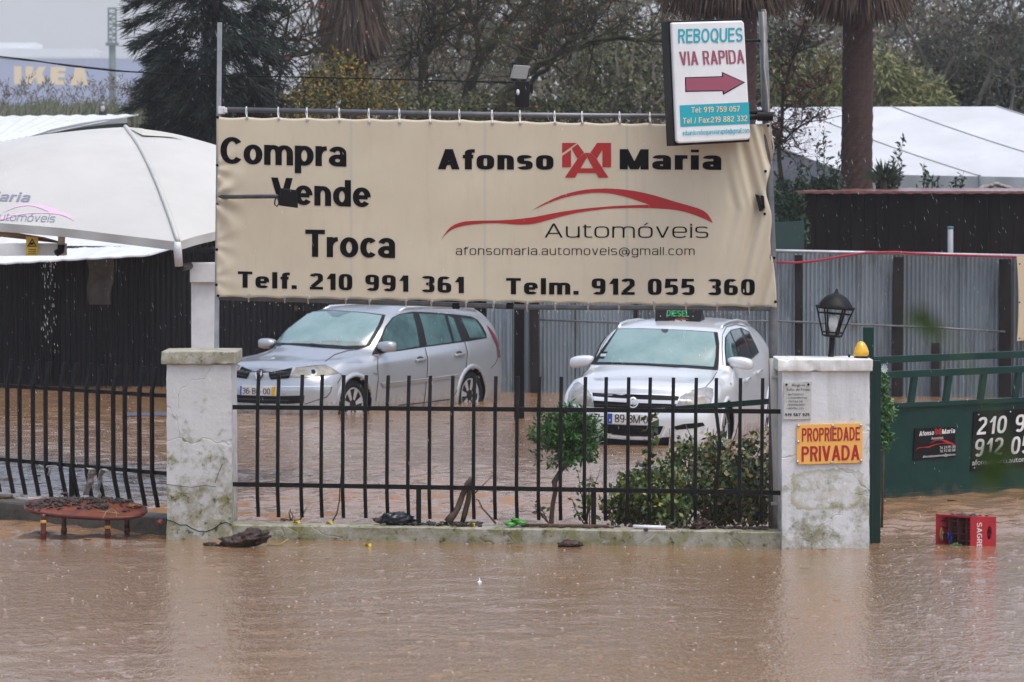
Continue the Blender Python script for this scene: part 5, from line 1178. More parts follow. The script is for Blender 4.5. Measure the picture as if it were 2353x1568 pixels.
# ------------------------------------------------------------------ flotsam
def build_crate():
    z4 = lambda x, y: (1985.3 + x * .22269, 937.5 + y * .22269)
    # a beer crate lying on its long side: near bottom corner of the red face floats at (1100, 1425)
    P = {k: atz(*z4(*v), -.015) for k, v in dict(near=(1103, 1440), right=(1372, 1432)).items()}
    near = atz(*z4(1103, 1428), 0); D = near.y; sc = FPX / D
    ex = Vector((math.cos(R(-12)), -math.sin(R(-12)), 0)); ey = Vector((-math.sin(R(-40)) * -1, math.cos(R(-40)), 0)); ey = Vector((-.50, .866, 0))
    ex = Vector((.985, .17, 0))
    W = 268 * .22269 / sc / ex.x; H = 305 * .22269 / sc; Dp = .30
    # left face runs back from the near edge
    lx = (1103 - 770) * .22269 / sc; ey = Vector((-lx, .22, 0)); Dp = ey.length; ey.normalize()
    c = thing('beer_crate', 'red beer crate lying on its side in the floodwater by the gate', 'crate', tuple(near + ex * .1))
    Z = Vector((0, 0, 1)); z0 = -.06
    def pt(x, y, z): return near + ex * x + ey * y + Z * z
    T = .012; red = M['crate_red']; m = MB()
    def slab(x0, x1, y0, y1, za, zb): m.hexa([pt(x0, y0, za), pt(x1, y0, za), pt(x1, y1, za), pt(x0, y1, za), pt(x0, y0, zb), pt(x1, y0, zb), pt(x1, y1, zb), pt(x0, y1, zb)])
    # long face towards us with an oval hand hole, built round the hole
    hx, hz, hw, hh = W * .735, H * .43, .019, .052
    n = 20; ov = [(hx + hw * math.cos(2 * math.pi * i / n), hz + hh * math.sin(2 * math.pi * i / n)) for i in range(n)]
    sq = []
    for i in range(n):
        a = 2 * math.pi * i / n; ca, sa = math.cos(a), math.sin(a)
        kx = ((W - hx) if ca > 0 else hx) / abs(ca) if abs(ca) > 1e-6 else 9; kz = ((H - hz) if sa > 0 else hz - z0) / abs(sa) if abs(sa) > 1e-6 else 9; k = min(kx, kz); sq.append((hx + ca * k, hz + sa * k))
    for cx_, cz_ in ((0, z0), (0, H), (W, z0), (W, H)):
        i = min(range(n), key=lambda i: abs(sq[i][0] - cx_) + abs(sq[i][1] - cz_)); sq[i] = (cx_, cz_)
    k = len(m.v)
    for y in (0, T):
        for r_ in (ov, sq): m.v += [tuple(pt(x, y, z)) for x, z in r_]
    for i in range(n):
        j = (i + 1) % n
        m.f += [(k + i, k + j, k + n + j, k + n + i), (k + 2 * n + j, k + 2 * n + i, k + 3 * n + i, k + 3 * n + j), (k + j, k + i, k + 2 * n + i, k + 2 * n + j), (k + n + i, k + n + j, k + 3 * n + j, k + 3 * n + i)]
    slab(0, W, T, Dp, H - T, H); slab(0, W, T, Dp, z0, z0 + T); slab(0, W, Dp - T, Dp, z0 + T, H - T); slab(W - T, W, T, Dp - T, z0 + T, H - T)
    for z in (.0, H - .002): slab(-.004, .012, -.004, Dp, z if z else z0, (z if z else z0) + .006)
    m.build('shell', red, c, bevel=.002)
    m = MB()                                             # bottle cells seen in the open side, darker than the shell
    for i in range(1, 4): slab(.03, W - T, Dp * i / 4 - .004, Dp * i / 4 + .004, z0 + T, H - T)
    for i in range(1, 6): zc = z0 + (H - z0) * i / 6; slab(.03, W - T, T, Dp - T, zc - .004, zc + .004)
    m.build('bottle_cells', M['crate_in'], c)
    q = MB(); pm = lambda px, py, l=0: pt(px, -.003 - l, py)
    # name runs down the face
    L = MB(); letters(L, 'SAGRES', 0, 0, 1, 0, 1, lambda a, b, l: pt(W * .22 + (-b) * .040, -.003 - l, H * .80 - a * .235), n=2.2, hv=.16, hh=.14, track=.10); L.build('lettering', M['plate_white'], c)
    for (x, y, z, s_, mt, nm, lb, sd) in ((-.012, Dp * .55, .055, (.012, .032, .030), 'bag_blue', 'plastic_bag', 'scrap of blue plastic caught in the red crate', 1), (-.010, Dp * .8, .075, (.010, .04, .035), 'straw', 'straw_tuft', 'tuft of pale straw stuck to the red crate', 2), (-.02, Dp * .35, .004, (.025, .05, .01), 'bottle_green', 'bottle_scrap', 'green plastic scrap floating at the crate foot', 3)):
        o = MB().lump(pt(x, y, z), s_, sd, 1.5, 3, None, 3.5).build(nm, M[mt], None); tag(o, lb, nm.split('_')[-1] if nm != 'plastic_bag' else 'plastic scrap')
    q = MB(); rnd = random.Random(4)
    for i in range(26): q.lump(pt(rnd.uniform(.02, W - .02), rnd.uniform(.02, Dp - .04), H + .004), (rnd.uniform(.006, .02),) * 2 + (rnd.uniform(.005, .014),), i, .6, 1)
    o = q.build('silt', M['mud']); tag(o, 'dark silt and leaf bits lying on top of the red crate', 'silt', kind='stuff')
def build_table():
    zt = lambda x, y: (x * .1875, 1057 + y * .1875)
    C = at(*zt(1050, 585), 30.36); ax = (at(*zt(1790, 640), 30.26) - at(*zt(300, 545), 30.42)); a = ax.length / 2; ax.normalize()
    u = ax; tl = R(13); v = Vector((-.03, math.cos(tl), math.sin(tl))); v = (v - u * v.dot(u)).normalized(); n = u.cross(v); bq = .235
    t = thing('coffee_table', 'oval orange brown coffee table afloat in the flood, littered with bark', 'table', tuple(C))
    def ov(k, off): return [C + u * (a * k * math.copysign(abs(math.cos(R(i * 6))) ** .75, math.cos(R(i * 6)))) + v * (bq * k * math.copysign(abs(math.sin(R(i * 6))) ** .9, math.sin(R(i * 6)))) + n * off for i in range(60)]
    MB().prism(ov(.97, .0), ov(.97, -.012)).build('top', M['table'], t)
    q = MB(); rings = [ov(.965, .001), ov(.975, .006), ov(1.0, .004), ov(1.005, -.012), ov(.985, -.022), ov(.96, -.020)]; k = 60
    for r_ in rings: q.v += [tuple(p) for p in r_]
    for i in range(len(rings) - 1):
        for j in range(k): q.f.append((i * k + j, i * k + (j + 1) % k, (i + 1) * k + (j + 1) % k, (i + 1) * k + j))
    q.build('rim', M['table_edge'], t, True)
    for (x, y), fr in (((530, 700), 1), ((1318, 765), 1), ((783, 720), 0), ((1555, 740), 0)):
        Y = 30.19 if fr else 30.47; p = at(*zt(x, y), Y); q = MB(); m_ = M['table_edge']; top = p.z + .02
        q.lathe((p.x, p.y, -.22), [(.014, 0), (.018, .05), (.0215, .12), (.024, .20), (.019, .235), (.025, .25), (.025, .27), (.019, .29), (.023, top + .22 - .07), (.019, top + .22 - .045), (.021, top + .22 - .02), (.021, top + .22)] if top > .12 else [(.015, 0), (.022, .15), (.024, .22), (.024, top + .22)], 14)
        lg = q.build('leg', m_, t, True)
        if fr: MB().lathe((p.x, p.y, p.z - .052), [(.0195, 0), (.024, .005), (.024, .022), (.0195, .027)], 14).build('collar', M['brass'], lg, True)
    def on(x, y): # point on the table top seen at this place
        return onplane(*zt(x, y), C, n)
    rnd = random.Random(3); MT = ('bark', 'mud')
    k = 0
    for (x, y, sx, sy, sz, mt, lb) in ((1240, 585, .055, .03, .024, 'mud', 'chunk of black bark near the middle of the floating table'), (1640, 580, .055, .034, .02, 'tanbark', 'tan chunk of bark at the right end of the floating table'), (540, 570, .030, .018, .012, 'bark', 'reddish bark flake on the left half of the floating table'), (1530, 520, .035, .02, .016, 'mud', 'dark grey clod at the back right of the floating table'), (735, 572, .02, .016, .012, 'mud', 'small dark clod left of the middle on the floating table'), (790, 425, .03, .02, .012, 'bark', 'brown bark bit at the back edge of the floating table')):
        o = MB().lump(on(x, y) + Vector((0, 0, .008)), (sx, sy, sz), k + 5, .55, 3, rotm(0, 0, rnd.uniform(-.3, .3))).build('bark_chunk', M[mt], None, True); k += 1; tag(o, lb, 'bark')
    q = MB()
    for i in range(420):
        x = rnd.uniform(330, 1000) if rnd.random() < .72 else rnd.uniform(1000, 1650); y = 486 + rnd.gauss(0, 26) + (90 * rnd.random() if x < 520 else 0) + (rnd.random() < .08) * 90 + (x - 700) * .03
        if abs((x - 1050) / 740) ** 2 + abs((y - 585) / 118) ** 2 > 1.05: continue
        q.lump(on(x, y) + Vector((0, 0, .006)), (rnd.uniform(.006, .026), rnd.uniform(.006, .018), rnd.uniform(.004, .016)), i, .9, 1, rotm(0, 0, rnd.uniform(0, 3)))
    o = q.build('leaf_litter', M['mud']); tag(o, 'wet brown leaf litter along the back of the floating table', 'leaf litter', kind='stuff')
    q = MB(); q.tube([on(1260, 715) , on(1300, 670) + n * .02, on(1370, 640) + n * .03, on(1420, 655) + n * .015, on(1432, 700)], .0025, 5); q.tube([on(1200, 640) + n * .01, on(1330, 655) + n * .012, on(1460, 665) + n * .005], .0025, 5)
    o = q.build('grass_stalk', M['straw']); tag(o, 'bent straw coloured stalk on the floating table', 'stalk')
M['tanbark'] = mat('tan_bark', (.28, .10, .03), .5, c2=(.12, .045, .02), scale=20, bump=.6)
M['straw'] = mat('straw', (.32, .26, .10), .6); M['bag_blue'] = mat('blue_plastic', (.012, .03, .24), .35); M['bottle_green'] = mat('green_plastic', (.10, .28, .12), .3)
M['leaf_yellow'] = mat('fallen_yellow_leaf', (.55, .40, .02), .5); M['leaf_lettuce'] = mat('bright_green_leaf', (.05, .24, .03), .4)
M['rag'] = mat('torn_plastic', (.33, .31, .29), .5, c2=(.30, .08, .07), scale=16, lo=.55, hi=.62); M['rag2'] = mat('torn_grey_plastic', (.27, .265, .25), .5)
def build_flotsam():
    za = lambda x, y: ((480 + x / 2.94125) * .91914, (1200 + y / 2.94125) * .91914)
    wy = lambda px: 30.17 + (29.42 - 30.17) * (px - 534) / 1262
    def on_wall(px, back=.12): Y = wy(px) + back; p = at(px, 1200, Y); return Vector((p.x, Y, .124))
    rnd = random.Random(8)
    p = atz(572, 1250, .02); o = MB().lump((p.x, p.y, .06), (.16, .085, .062), 11, .42, 4, rotm(0, R(-15), R(-8)), 2.6).lump((p.x - .09, p.y, .03), (.13, .07, .05), 14, .5, 3).build('driftwood', M['bark'], None, True); tag(o, 'big reddish lump of driftwood floating below the left pillar', 'driftwood')
    p = atz(484, 1256, .0); o = MB().lump((p.x, p.y, .012), (.05, .03, .022), 3, .6, 3).lump((p.x + .08, p.y, .008), (.03, .02, .012), 4, .5, 2).build('driftwood', M['mud'], None, True); tag(o, 'small black scrap of wood floating left of the big driftwood lump', 'driftwood')
    p = atz(1311, 1252, .015); o = MB().lump((p.x, p.y - .02, .02), (.095, .05, .032), 17, .35, 3).build('driftwood', M['bark'], None, True); tag(o, 'flat brown piece of wood floating against the middle wall', 'driftwood')
    p = atz(650, 1254, 0); o = MB().tube([(p.x - .12, p.y, .004), (p.x - .02, p.y, .006), (p.x + .04, p.y - .01, .05)], .006, 6).build('reed_stalk', M['straw'], None, True); tag(o, 'broken pale reed floating right of the big driftwood lump', 'stalk')
    # black plastic and twig mess on the wall
    q = on_wall(915); o = MB().lump((q.x, q.y, .16), (.115, .07, .055), 21, .45, 4, None, 3).build('plastic_sheet', mat('wet_black_plastic', (.010, .012, .018), .18, bump=.5, bscale=20), None, True); tag(o, 'crumpled black plastic heap on the wall under the fence', 'plastic sheet')
    q = on_wall(872); o = MB().lump((q.x, q.y, .150), (.05, .03, .022), 22, .4, 3, rotm(0, R(12), 0)).bar((q.x + .02, q.y, .145), (q.x + .11, q.y, .135), .02, .012).build('broken_board', M['mud'], None, True); tag(o, 'short dark board end left of the black plastic heap', 'board')
    m = MB()
    for i in range(130):
        px = rnd.uniform(935, 1105); c = on_wall(px, rnd.uniform(.03, .2)); m.lump(c + Vector((0, 0, rnd.uniform(0, .02))), (rnd.uniform(.008, .03), rnd.uniform(.008, .02), rnd.uniform(.004, .012)), i, .7, 1, rotm(0, 0, rnd.uniform(0, 3)))
    for i in range(60):
        px = rnd.uniform(1200, 1420); c = on_wall(px, rnd.uniform(.03, .14)); m.lump(c + Vector((0, 0, .004)), (rnd.uniform(.01, .04), rnd.uniform(.006, .012), rnd.uniform(.004, .010)), i, .7, 1, rotm(0, 0, rnd.uniform(-.3, .3)))
    for i in range(60):
        px = rnd.uniform(1440, 1760); c = on_wall(px, rnd.uniform(.12, .24)); m.lump(c + Vector((0, 0, .006)), (rnd.uniform(.01, .05), rnd.uniform(.008, .02), rnd.uniform(.006, .016)), i, .7, 1, rotm(0, 0, rnd.uniform(-.3, .3)))
    o = m.build('debris_litter', M['mud']); tag(o, 'dark leaf and twig litter strewn along the middle wall', 'litter', kind='stuff')
    def branch(name, lab, pts, r0, r1, mt='stick', Y=None, cat='branch'):
        n = len(pts); P = [at(x, y, (Y or wy(x) + .10)) for x, y in pts]; o = MB().tube(P, [r0 + (r1 - r0) * i / (n - 1) for i in range(n)], 7).build(name, M[mt], None, True); tag(o, lab, cat); return o
    m = MB(); Yb = wy(1060) + .14
    m.tube([at(x, y, Yb) for x, y in ((1028, 1200), (1040, 1185), (1052, 1168), (1062, 1140), (1074, 1112), (1083, 1098))], [.032, .030, .024, .022, .022, .014], 9)
    m.tube([at(x, y, Yb + .03) for x, y in ((1062, 1202), (1068, 1180), (1076, 1150), (1080, 1112), (1084, 1100))], [.018, .022, .02, .018, .012], 8)
    m.tube([at(x, y, Yb) for x, y in ((1085, 1140), (1110, 1115), (1140, 1085))], [.006, .004, .002], 5)
    o = m.build('driftwood', M['stick'], None, True); tag(o, 'forked brown branch propped upright in the middle iron fence', 'driftwood')
    branch('twig', 'thin dark twig curling up the fence with a yellow leaf at its foot', ((761, 1204), (774, 1180), (780, 1150), (781, 1120), (784, 1090)), .007, .004)
    branch('twig', 'dark twig leaning on the wall right of the forked branch', ((1140, 1204), (1122, 1183), (1108, 1168), (1100, 1150), (1094, 1148)), .009, .004)
    m = MB(); Y = wy(655) + .1
    for pts in (((648, 1193), (668, 1196), (690, 1195)), ((690, 1195), (698, 1178), (706, 1166)), ((668, 1196), (664, 1180), (668, 1170)), ((668, 1196), (674, 1188), (666, 1172))): m.tube([at(x, y, Y) for x, y in pts], [.006, .005, .003], 5)
    m.lump(at(652, 1194, Y), (.025, .012, .012), 2, .4, 2); o = m.build('twig', M['mud'], None, True); tag(o, 'little forked black twig lying on the wall by the left pillar', 'twig')
    m = MB().tube([at(x, y, wy(x) + .05) for x, y in ((1533, 1215), (1580, 1232), (1635, 1247))], [.010, .009, .006], 6); o = m.build('cane', mat('dry_cane', (.24, .15, .08), .6), None, True); tag(o, 'thin tan cane hanging over the right end of the wall', 'stick')
    m = MB().tube([on_wall(1207, .08) + Vector((0, 0, .012)), on_wall(1300, .08) + Vector((0, 0, .014)), on_wall(1400, .1) + Vector((0, 0, .012))], [.012, .013, .010], 7); o = m.build('cane', mat('brown_cane', (.16, .075, .035), .6, c2=(.08, .035, .02), scale=12), None, True); tag(o, 'long brown cane lying along the wall top under the shrubs', 'stick')
    a, b = on_wall(1455, .03), on_wall(1529, .03); m = MB().tube([a + Vector((0, 0, .016)), b + Vector((0, 0, .012))], .0155, 12); o = m.build('tube', M['white'], None, True); tag(o, 'short white plastic tube lying on the wall edge', 'tube')
    c = on_wall(1484, .0); o = MB().lump(c + Vector((0, -.01, -.0)), (.02, .012, .012), 9, .6, 2).build('leaf_scrap', M['mud']); tag(o, 'dark leaf scrap below the white tube on the wall', 'leaf')
    q = on_wall(1184, .05); m = MB()
    for k, (dx, sx, rz) in enumerate(((-.03, .05, .3), (.035, .045, -.4), (.0, .04, 1.2))): m.lump((q.x + dx, q.y + .01 * k, .145 + .012 * k), (sx, .03, .018), 31 + k, .5, 3, rotm(.3, .2 * k, rz))
    o = m.build('cabbage_leaf', M['leaf_lettuce'], None, True); tag(o, 'bright green cabbage leaf lying on the wall', 'leaf')
    q = on_wall(1612, .1); o = MB().lump((q.x, q.y, .15), (.075, .05, .045), 33, .8, 3).build('root_ball', M['bark']); tag(o, 'reddish tangle of roots on the wall beneath the rose bushes', 'roots')
    for px, py, lb in ((756, 1204, 'yellow leaf at the foot of the curling twig on the wall'), (681, 1204, 'yellow leaf between the left pillar and the curling twig'), (1010, 1203, 'yellow leaf right of the black plastic heap'), (1083, 1211, 'yellow leaf in front of the forked branch'), (845, 1253, 'yellow leaf floating on the water before the wall')):
        if py > 1240: p = atz(px, py, .004)
        else: p = on_wall(px, .06) + Vector((0, 0, .01))
        m = MB().grid(lambda u, v: p + Vector(((u - .5) * .055, (v - .5) * .038 * math.sin(u * 3.14), .012 * math.sin(u * 5 + v * 4))), 6, 4); o = m.build('fallen_leaf', M['leaf_yellow'], None, True); tag(o, lb, 'leaf', 'fallen yellow leaves')
    # torn plastic on the left fence
    ff = lambda px, py: ONL_at(px, py)
    for (path, wd, mt, lb) in ((((1115, 100), (1150, 120), (1120, 190), (1110, 270), (1075, 350), (1050, 430)), 10, 'rag', 'torn pink and white plastic rag hanging on the left fence'), (((1330, 140), (1270, 110), (1230, 190), (1220, 290), (1205, 370), (1215, 460)), 6, 'rag2', 'torn grey plastic strip hanging right of the pink rag')):
        m = MB(); zt = lambda x, y: (x * .1875, 1057 + y * .1875); P = [ff(*zt(*p)) for p in path]
        def fn(u, v):
            k = min(int(u * (len(P) - 1)), len(P) - 2); f = u * (len(P) - 1) - k; q = P[k].lerp(P[k + 1], f); w_ = wd / 290 * (1 + .5 * noise.noise(Vector((u * 8, 1, wd)))) * (1.2 - .5 * u)
            return q + Vector((.866, .5, 0)) * ((v - .5) * 2 * w_) + Vector((.5, -.87, 0)) * (.022 * noise.noise(Vector((u * 7, v * 5, wd)))) + Vector((0, 0, .012 * noise.noise(Vector((u * 14, v * 6, 3)))))
        m.grid(fn, 40, 10); o = m.build('plastic_rag', M[mt], None, True); tag(o, lb, 'rag'); so = o.modifiers.new('t', 'SOLIDIFY'); so.thickness = .002
    m = MB(); zt = lambda x, y: (x * .1875, 1057 + y * .1875)
    for pth in (((480, 65), (530, 100), (600, 80), (690, 70)), ((605, 90), (615, 130), (592, 190)), ((530, 100), (560, 120), (540, 80))): m.tube([ff(*zt(*p)) for p in pth], [.008, .012, .010, .004][:len(pth)], 6)
    o = m.build('plastic_rag', M['rag2'], None, True); tag(o, 'thin grey plastic shred knotted on the lower rail of the left fence', 'rag')
    p = at(368, 1201, 30.22); o = MB().lump(p, (.03, .025, .022), 41, .6, 3).build('bark_chunk', mat('red_lump', (.20, .05, .045), .5), None, True); tag(o, 'reddish lump stuck between the dark wall and the left pillar', 'lump')
    p = at(10, 1142, 31.9); o = MB().lump(p, (.07, .03, .02), 42, .5, 3).build('bark_chunk', M['stick'], None, True); tag(o, 'brown bark piece on the dark wall at the left picture edge', 'bark')
    p = at(85, 1147, 31.5); o = MB().box(p, (.16, .03, .02), rotm(0, 0, R(-20))).build('plank', mat('bleached_plank', (.45, .44, .41), .6), None, bevel=.004); tag(o, 'bleached plank end behind the table on the dark wall', 'plank')
    p = atz(340, 950, .02); m = MB().grid(lambda u, v: (p.x + (u - .5) * .55, p.y + (v - .5) * .7, .012 + .012 * noise.noise(Vector((u * 4, v * 3, 1)))), 12, 8); o = m.build('floating_mat', mat('grey_mat', (.07, .075, .10), .4), None, True); tag(o, 'dark grey mat floating behind the left fence', 'mat')
    p = atz(1102, 1337, 0); m = MB().lathe((p.x, p.y, -.004), [(.020, 0), (.012, .006), (.005, .012), (.003, .022), (.004, .028), (0, .031)], 10).build('splash', mat('splash_water', (.8, .8, .8), .05), None, True); tag(m, 'little splash thrown up by a raindrop in the foreground', 'splash')
def ONL_at(px, py):
    p = ONL(px); d = ray(px, py); return EYE + d * ((p.y - .04) / d.y)
# ------------------------------------------------------------------ leaves
def leaves(pts, size, seed=0, dirs=None, spread=.35, droop=0, aspect=.5, jitter=.4):
    """many separate small leaf faces; pts (n,3); returns verts, quads"""
    rs = np.random.RandomState(seed); P = np.asarray(pts, float); n = len(P)
    a = rs.normal(size=(n, 3)); a = a if dirs is None else np.asarray(dirs) + a * spread; a[:, 2] -= droop; a /= np.linalg.norm(a, axis=1)[:, None]
    b = rs.normal(size=(n, 3)); b -= (b * a).sum(1)[:, None] * a; b /= np.linalg.norm(b, axis=1)[:, None]
    s = (size * (1 + jitter * rs.uniform(-1, 1, n)))[:, None]
    V = np.stack([P, P + a * s * .5 + b * s * aspect * .5, P + a * s, P + a * s * .5 - b * s * aspect * .5], 1).reshape(-1, 3)
    return V, np.arange(4 * n).reshape(n, 4)
def clump_points(centres, radii, n, seed=0, shell=.55):
    rs = np.random.RandomState(seed); C = np.asarray(centres, float); Rr = np.asarray(radii, float)
    k = rs.choice(len(C), n, p=(Rr.prod(1) / Rr.prod(1).sum())); d = rs.normal(size=(n, 3)); d /= np.linalg.norm(d, axis=1)[:, None]
    r = rs.uniform(shell ** 3, 1, n) ** (1 / 3) * rs.uniform(.8, 1.12, n)
    return C[k] + d * r[:, None] * Rr[k]
def cat_mesh(name, parts, m, parent=None):
    V = np.concatenate([p[0] for p in parts]); k = 0; F = []
    for v, f in parts: F.append(f + k); k += len(v)
    return raw_obj(name, V, np.concatenate(F), m, parent)
def build_front_plants():
    LF = lambda n, *c, r=.45: mat(n, c[0], r, island=c)
    # mop headed little shrub
    Y = 30.25; t = thing('mop_headed_shrub', 'little shrub with a bright green feathery crown on a crooked stem', 'shrub', tuple(at(1262, 1198, Y)))
    MB().tube([at(1268, 1222, Y), at(1267, 1195, Y), at(1270, 1160, Y), at(1276, 1130, Y), (at(1274, 1108, Y)), at(1285, 1088, Y), at(1297, 1070, Y), at(1300, 1045, Y), at(1310, 1010, Y)], [.019, .019, .018, .018, .024, .019, .017, .014, .010], 9).tube([at(1285, 1085, Y), at(1305, 1068, Y), at(1330, 1045, Y)], [.014, .012, .007], 7).build('trunk', M['stick'], t, True)
    cs, rr = [], []
    for x, y, r in ((1300, 985, 52), (1262, 995, 40), (1340, 990, 44), (1250, 1015, 26), (1290, 1030, 46), (1330, 1030, 38), (1360, 1000, 26), (1238, 985, 22), (1320, 955, 30), (1270, 962, 26), (1350, 1045, 22), (1305, 1058, 26)):
        cs.append(at(x, y, Y + random.Random(x).uniform(-.08, .08))); rr.append((r / 297 * .95, r / 297 * .9, r / 297 * .85))
    rs = np.random.RandomState(5); base = clump_points(cs, rr, 430, 5, .4); base = base + rs.normal(scale=.03, size=base.shape); P, Dd = [], []; tw = MB(); mid = at(1298, 1010, Y)
    for b_ in base:                                       # feathery sprigs: leaflets in rows along a short midrib
        b_ = Vector(b_); d = (b_ - mid).normalized() + Vector(rs.normal(scale=.45, size=3)); d.normalize(); L_ = rs.uniform(.05, .11); tw.tube([b_ - d * L_ * .5, b_ + d * L_ * .5], .0013, 4, False)
        for k in range(12):
            s_ = d.cross(Vector(rs.normal(size=3))).normalized(); f = (k // 2) / 6 - .5; P.append(tuple(b_ + d * (L_ * f))); Dd.append(tuple(d * .8 + s_ * (1 if k % 2 else -1)))
    for c_ in cs: tw.tube([at(1300, 1048, Y), at(1300, 1048, Y).lerp(c_, .6) + Vector((0, 0, .02)), c_], [.007, .004, .002], 5)
    tw.build('twigs', M['stick'], t)
    cat_mesh('crown', [leaves(np.array(P), .042, 6, np.array(Dd), .25, aspect=.34)], LF('feathery_leaf', (.014, .060, .016), (.032, .115, .026), (.06, .175, .04), (.11, .26, .065)), t)
    # weedy rose shoots
    def shrub(name, lab, blobs, stems, n, size, m, Y, seed, hips=0, extra=None):
        t = thing(name, lab, 'shrub', tuple(at(blobs[0][0], 1210, Y))); q = MB(); rnd = random.Random(seed)
        for s_ in stems: q.tube([at(x, y, Y + dy) for x, y, dy in s_], [.009 - .006 * i / max(1, len(s_) - 1) for i in range(len(s_))], 6)
        cs = [at(x, y, Y + rnd.uniform(-.25, .25)) for x, y, r in blobs]; rr = [(r / 297, r / 297 * 1.1, r / 297 * .9) for x, y, r in blobs]
        for c in cs:
            r0 = at(rnd.uniform(min(b[0] for b in blobs), max(b[0] for b in blobs)), 1215, Y + rnd.uniform(-.1, .2)); mid = r0.lerp(c, .55) + Vector((rnd.uniform(-.08, .08), rnd.uniform(-.05, .05), rnd.uniform(0, .06)))
            q.tube([r0, mid, c, c + Vector((rnd.uniform(-.08, .08), 0, rnd.uniform(.03, .1)))], [.010, .007, .004, .002], 5)
        q.build('stems', M['stick'], t, True)
        P = clump_points(cs, rr, n, seed, .15); rs = np.random.RandomState(seed)
        P = np.repeat(P, 3, 0) + rs.normal(scale=size * .55, size=(len(P) * 3, 3)); P = P[P[:, 2] > .1]
        cat_mesh('leaves', [leaves(P, size, seed, aspect=.62, droop=.3)], m, t)
        for i in range(hips): p = P[rs.randint(len(P))]; MB().lump(Vector(p), (.011, .011, .013), i, .1, 1).build('rose_hip', M['hip'], t)
    m1 = LF('rose_leaf', (.015, .030, .010), (.036, .080, .020), (.07, .14, .034), (.16, .21, .05), (.32, .31, .08))
    m2 = LF('rose_leaf_dull', (.016, .032, .012), (.036, .074, .026), (.07, .12, .045), (.16, .18, .055), (.27, .18, .055))
    m3 = LF('young_leaf', (.03, .08, .02), (.08, .16, .035), (.15, .22, .05), (.20, .20, .05))
    shrub('rose_bush', 'leafy rose bush in the middle of the bed behind the fence', [(1450, 1120, 40), (1430, 1165, 46), (1480, 1100, 34), (1500, 1150, 50), (1540, 1180, 52), (1530, 1105, 36), (1470, 1190, 40), (1570, 1130, 36)], [], 1150, .046, m1, 30.35, 21, 4)
    shrub('rose_bush', 'tall tangled rose bush against the white pipe', [(1640, 1050, 40), (1700, 1080, 46), (1740, 1110, 40), (1690, 1140, 50), (1740, 1170, 46), (1640, 1110, 40), (1660, 1180, 46), (1720, 1030, 26), (1760, 1060, 26), (1600, 1080, 30), (1610, 1150, 36)], [[(1590, 1120, .1), (1640, 1075, .1), (1700, 1055, .15)], [(1650, 1180, 0), (1655, 1080, .05), (1690, 1000, .05), (1700, 960, .1)]], 1500, .046, m2, 30.45, 22, 6)
    shrub('rose_bush', 'thin sparse rose bush with yellowing leaves before the pale car wheel', [(1580, 1030, 24), (1610, 1050, 24), (1560, 1060, 24), (1640, 1010, 18), (1530, 1080, 22), (1740, 1010, 16)], [[(1560, 1190, 0), (1580, 1090, .05), (1590, 1010, .05), (1575, 975, .1)], [(1560, 1190, 0), (1620, 1060, .05), (1650, 985, .05)], [(1530, 1190, .1), (1545, 1060, .1), (1538, 985, .1)]], 250, .046, m1, 30.75, 23, 3)
    t = thing('climbing_shoot', 'upright leafy shoot in front of the number plate of the pale car', 'plant', tuple(at(1480, 1200, 30.3))); Y = 30.3
    pts = [at(x, y, Y) for x, y in ((1475, 1200), (1470, 1130), (1482, 1080), (1498, 1040), (1500, 1000), (1496, 965), (1499, 948))]; MB().tube(pts, [.007, .007, .006, .005, .004, .003, .002], 6).build('stem', M['stick'], t, True)
    P = [tuple(a.lerp(b, f / 9) + Vector((random.Random(i * 10 + f).uniform(-.05, .05), 0, random.Random(i * 7 + f).uniform(-.02, .02)))) for i, (a, b) in enumerate(zip(pts[1:], pts[2:])) for f in range(9)]
    cat_mesh('leaves', [leaves(P, .075, 9, aspect=.62)], m1, t)
    t = thing('young_shrub', 'yellow green young shrub just right of the mop headed shrub', 'shrub', tuple(at(1345, 1200, 30.3))); q = MB()
    rnd = random.Random(12); P = []
    for i in range(9):
        a = at(1345 + rnd.uniform(-6, 10), 1205, 30.3); b = at(1345 + rnd.uniform(-55, 40), rnd.uniform(1060, 1150), 30.3 + rnd.uniform(-.1, .15)); q.tube([a, a.lerp(b, .5) + Vector((rnd.uniform(-.03, .03), 0, .03)), b], [.005, .004, .002], 5)
        P += [tuple(a.lerp(b, k) + Vector((rnd.uniform(-.03, .03), rnd.uniform(-.03, .03), rnd.uniform(-.02, .02)))) for k in np.linspace(.35, 1, 12)]
    q.build('stems', M['stick'], t, True); cat_mesh('leaves', [leaves(P, .06, 13, aspect=.42, droop=.6)], m3, t)
    t = thing('young_shrub', 'small reddish shoot at the foot of the mop headed shrub', 'shrub', tuple(at(1245, 1200, 30.3))); q = MB(); P = []
    for i in range(5):
        a = at(1262, 1205, 30.3); b = at(1235 + rnd.uniform(-15, 25), rnd.uniform(1135, 1175), 30.3); q.tube([a, b], [.004, .002], 5); P += [tuple(a.lerp(b, k) + Vector((rnd.uniform(-.03, .03), 0, 0))) for k in np.linspace(.5, 1, 7)]
    q.build('stems', M['stick'], t); cat_mesh('leaves', [leaves(P, .04, 14)], LF('reddish_leaf', (.05, .07, .02), (.10, .12, .03), (.20, .05, .03)), t)
    # plant by the gate
    t = thing('gate_plant', 'feathery green plant with a white flower between gate post and gate', 'plant', tuple(atz(2030, 1180, 0))); Y = 31.2; q = MB()
    q.tube([at(2026, 1225, Y), at(2030, 1050, Y), at(2024, 950, Y), at(2030, 860, Y)], [.012, .01, .008, .004], 6); q.build('stem', M['stick'], t, True)
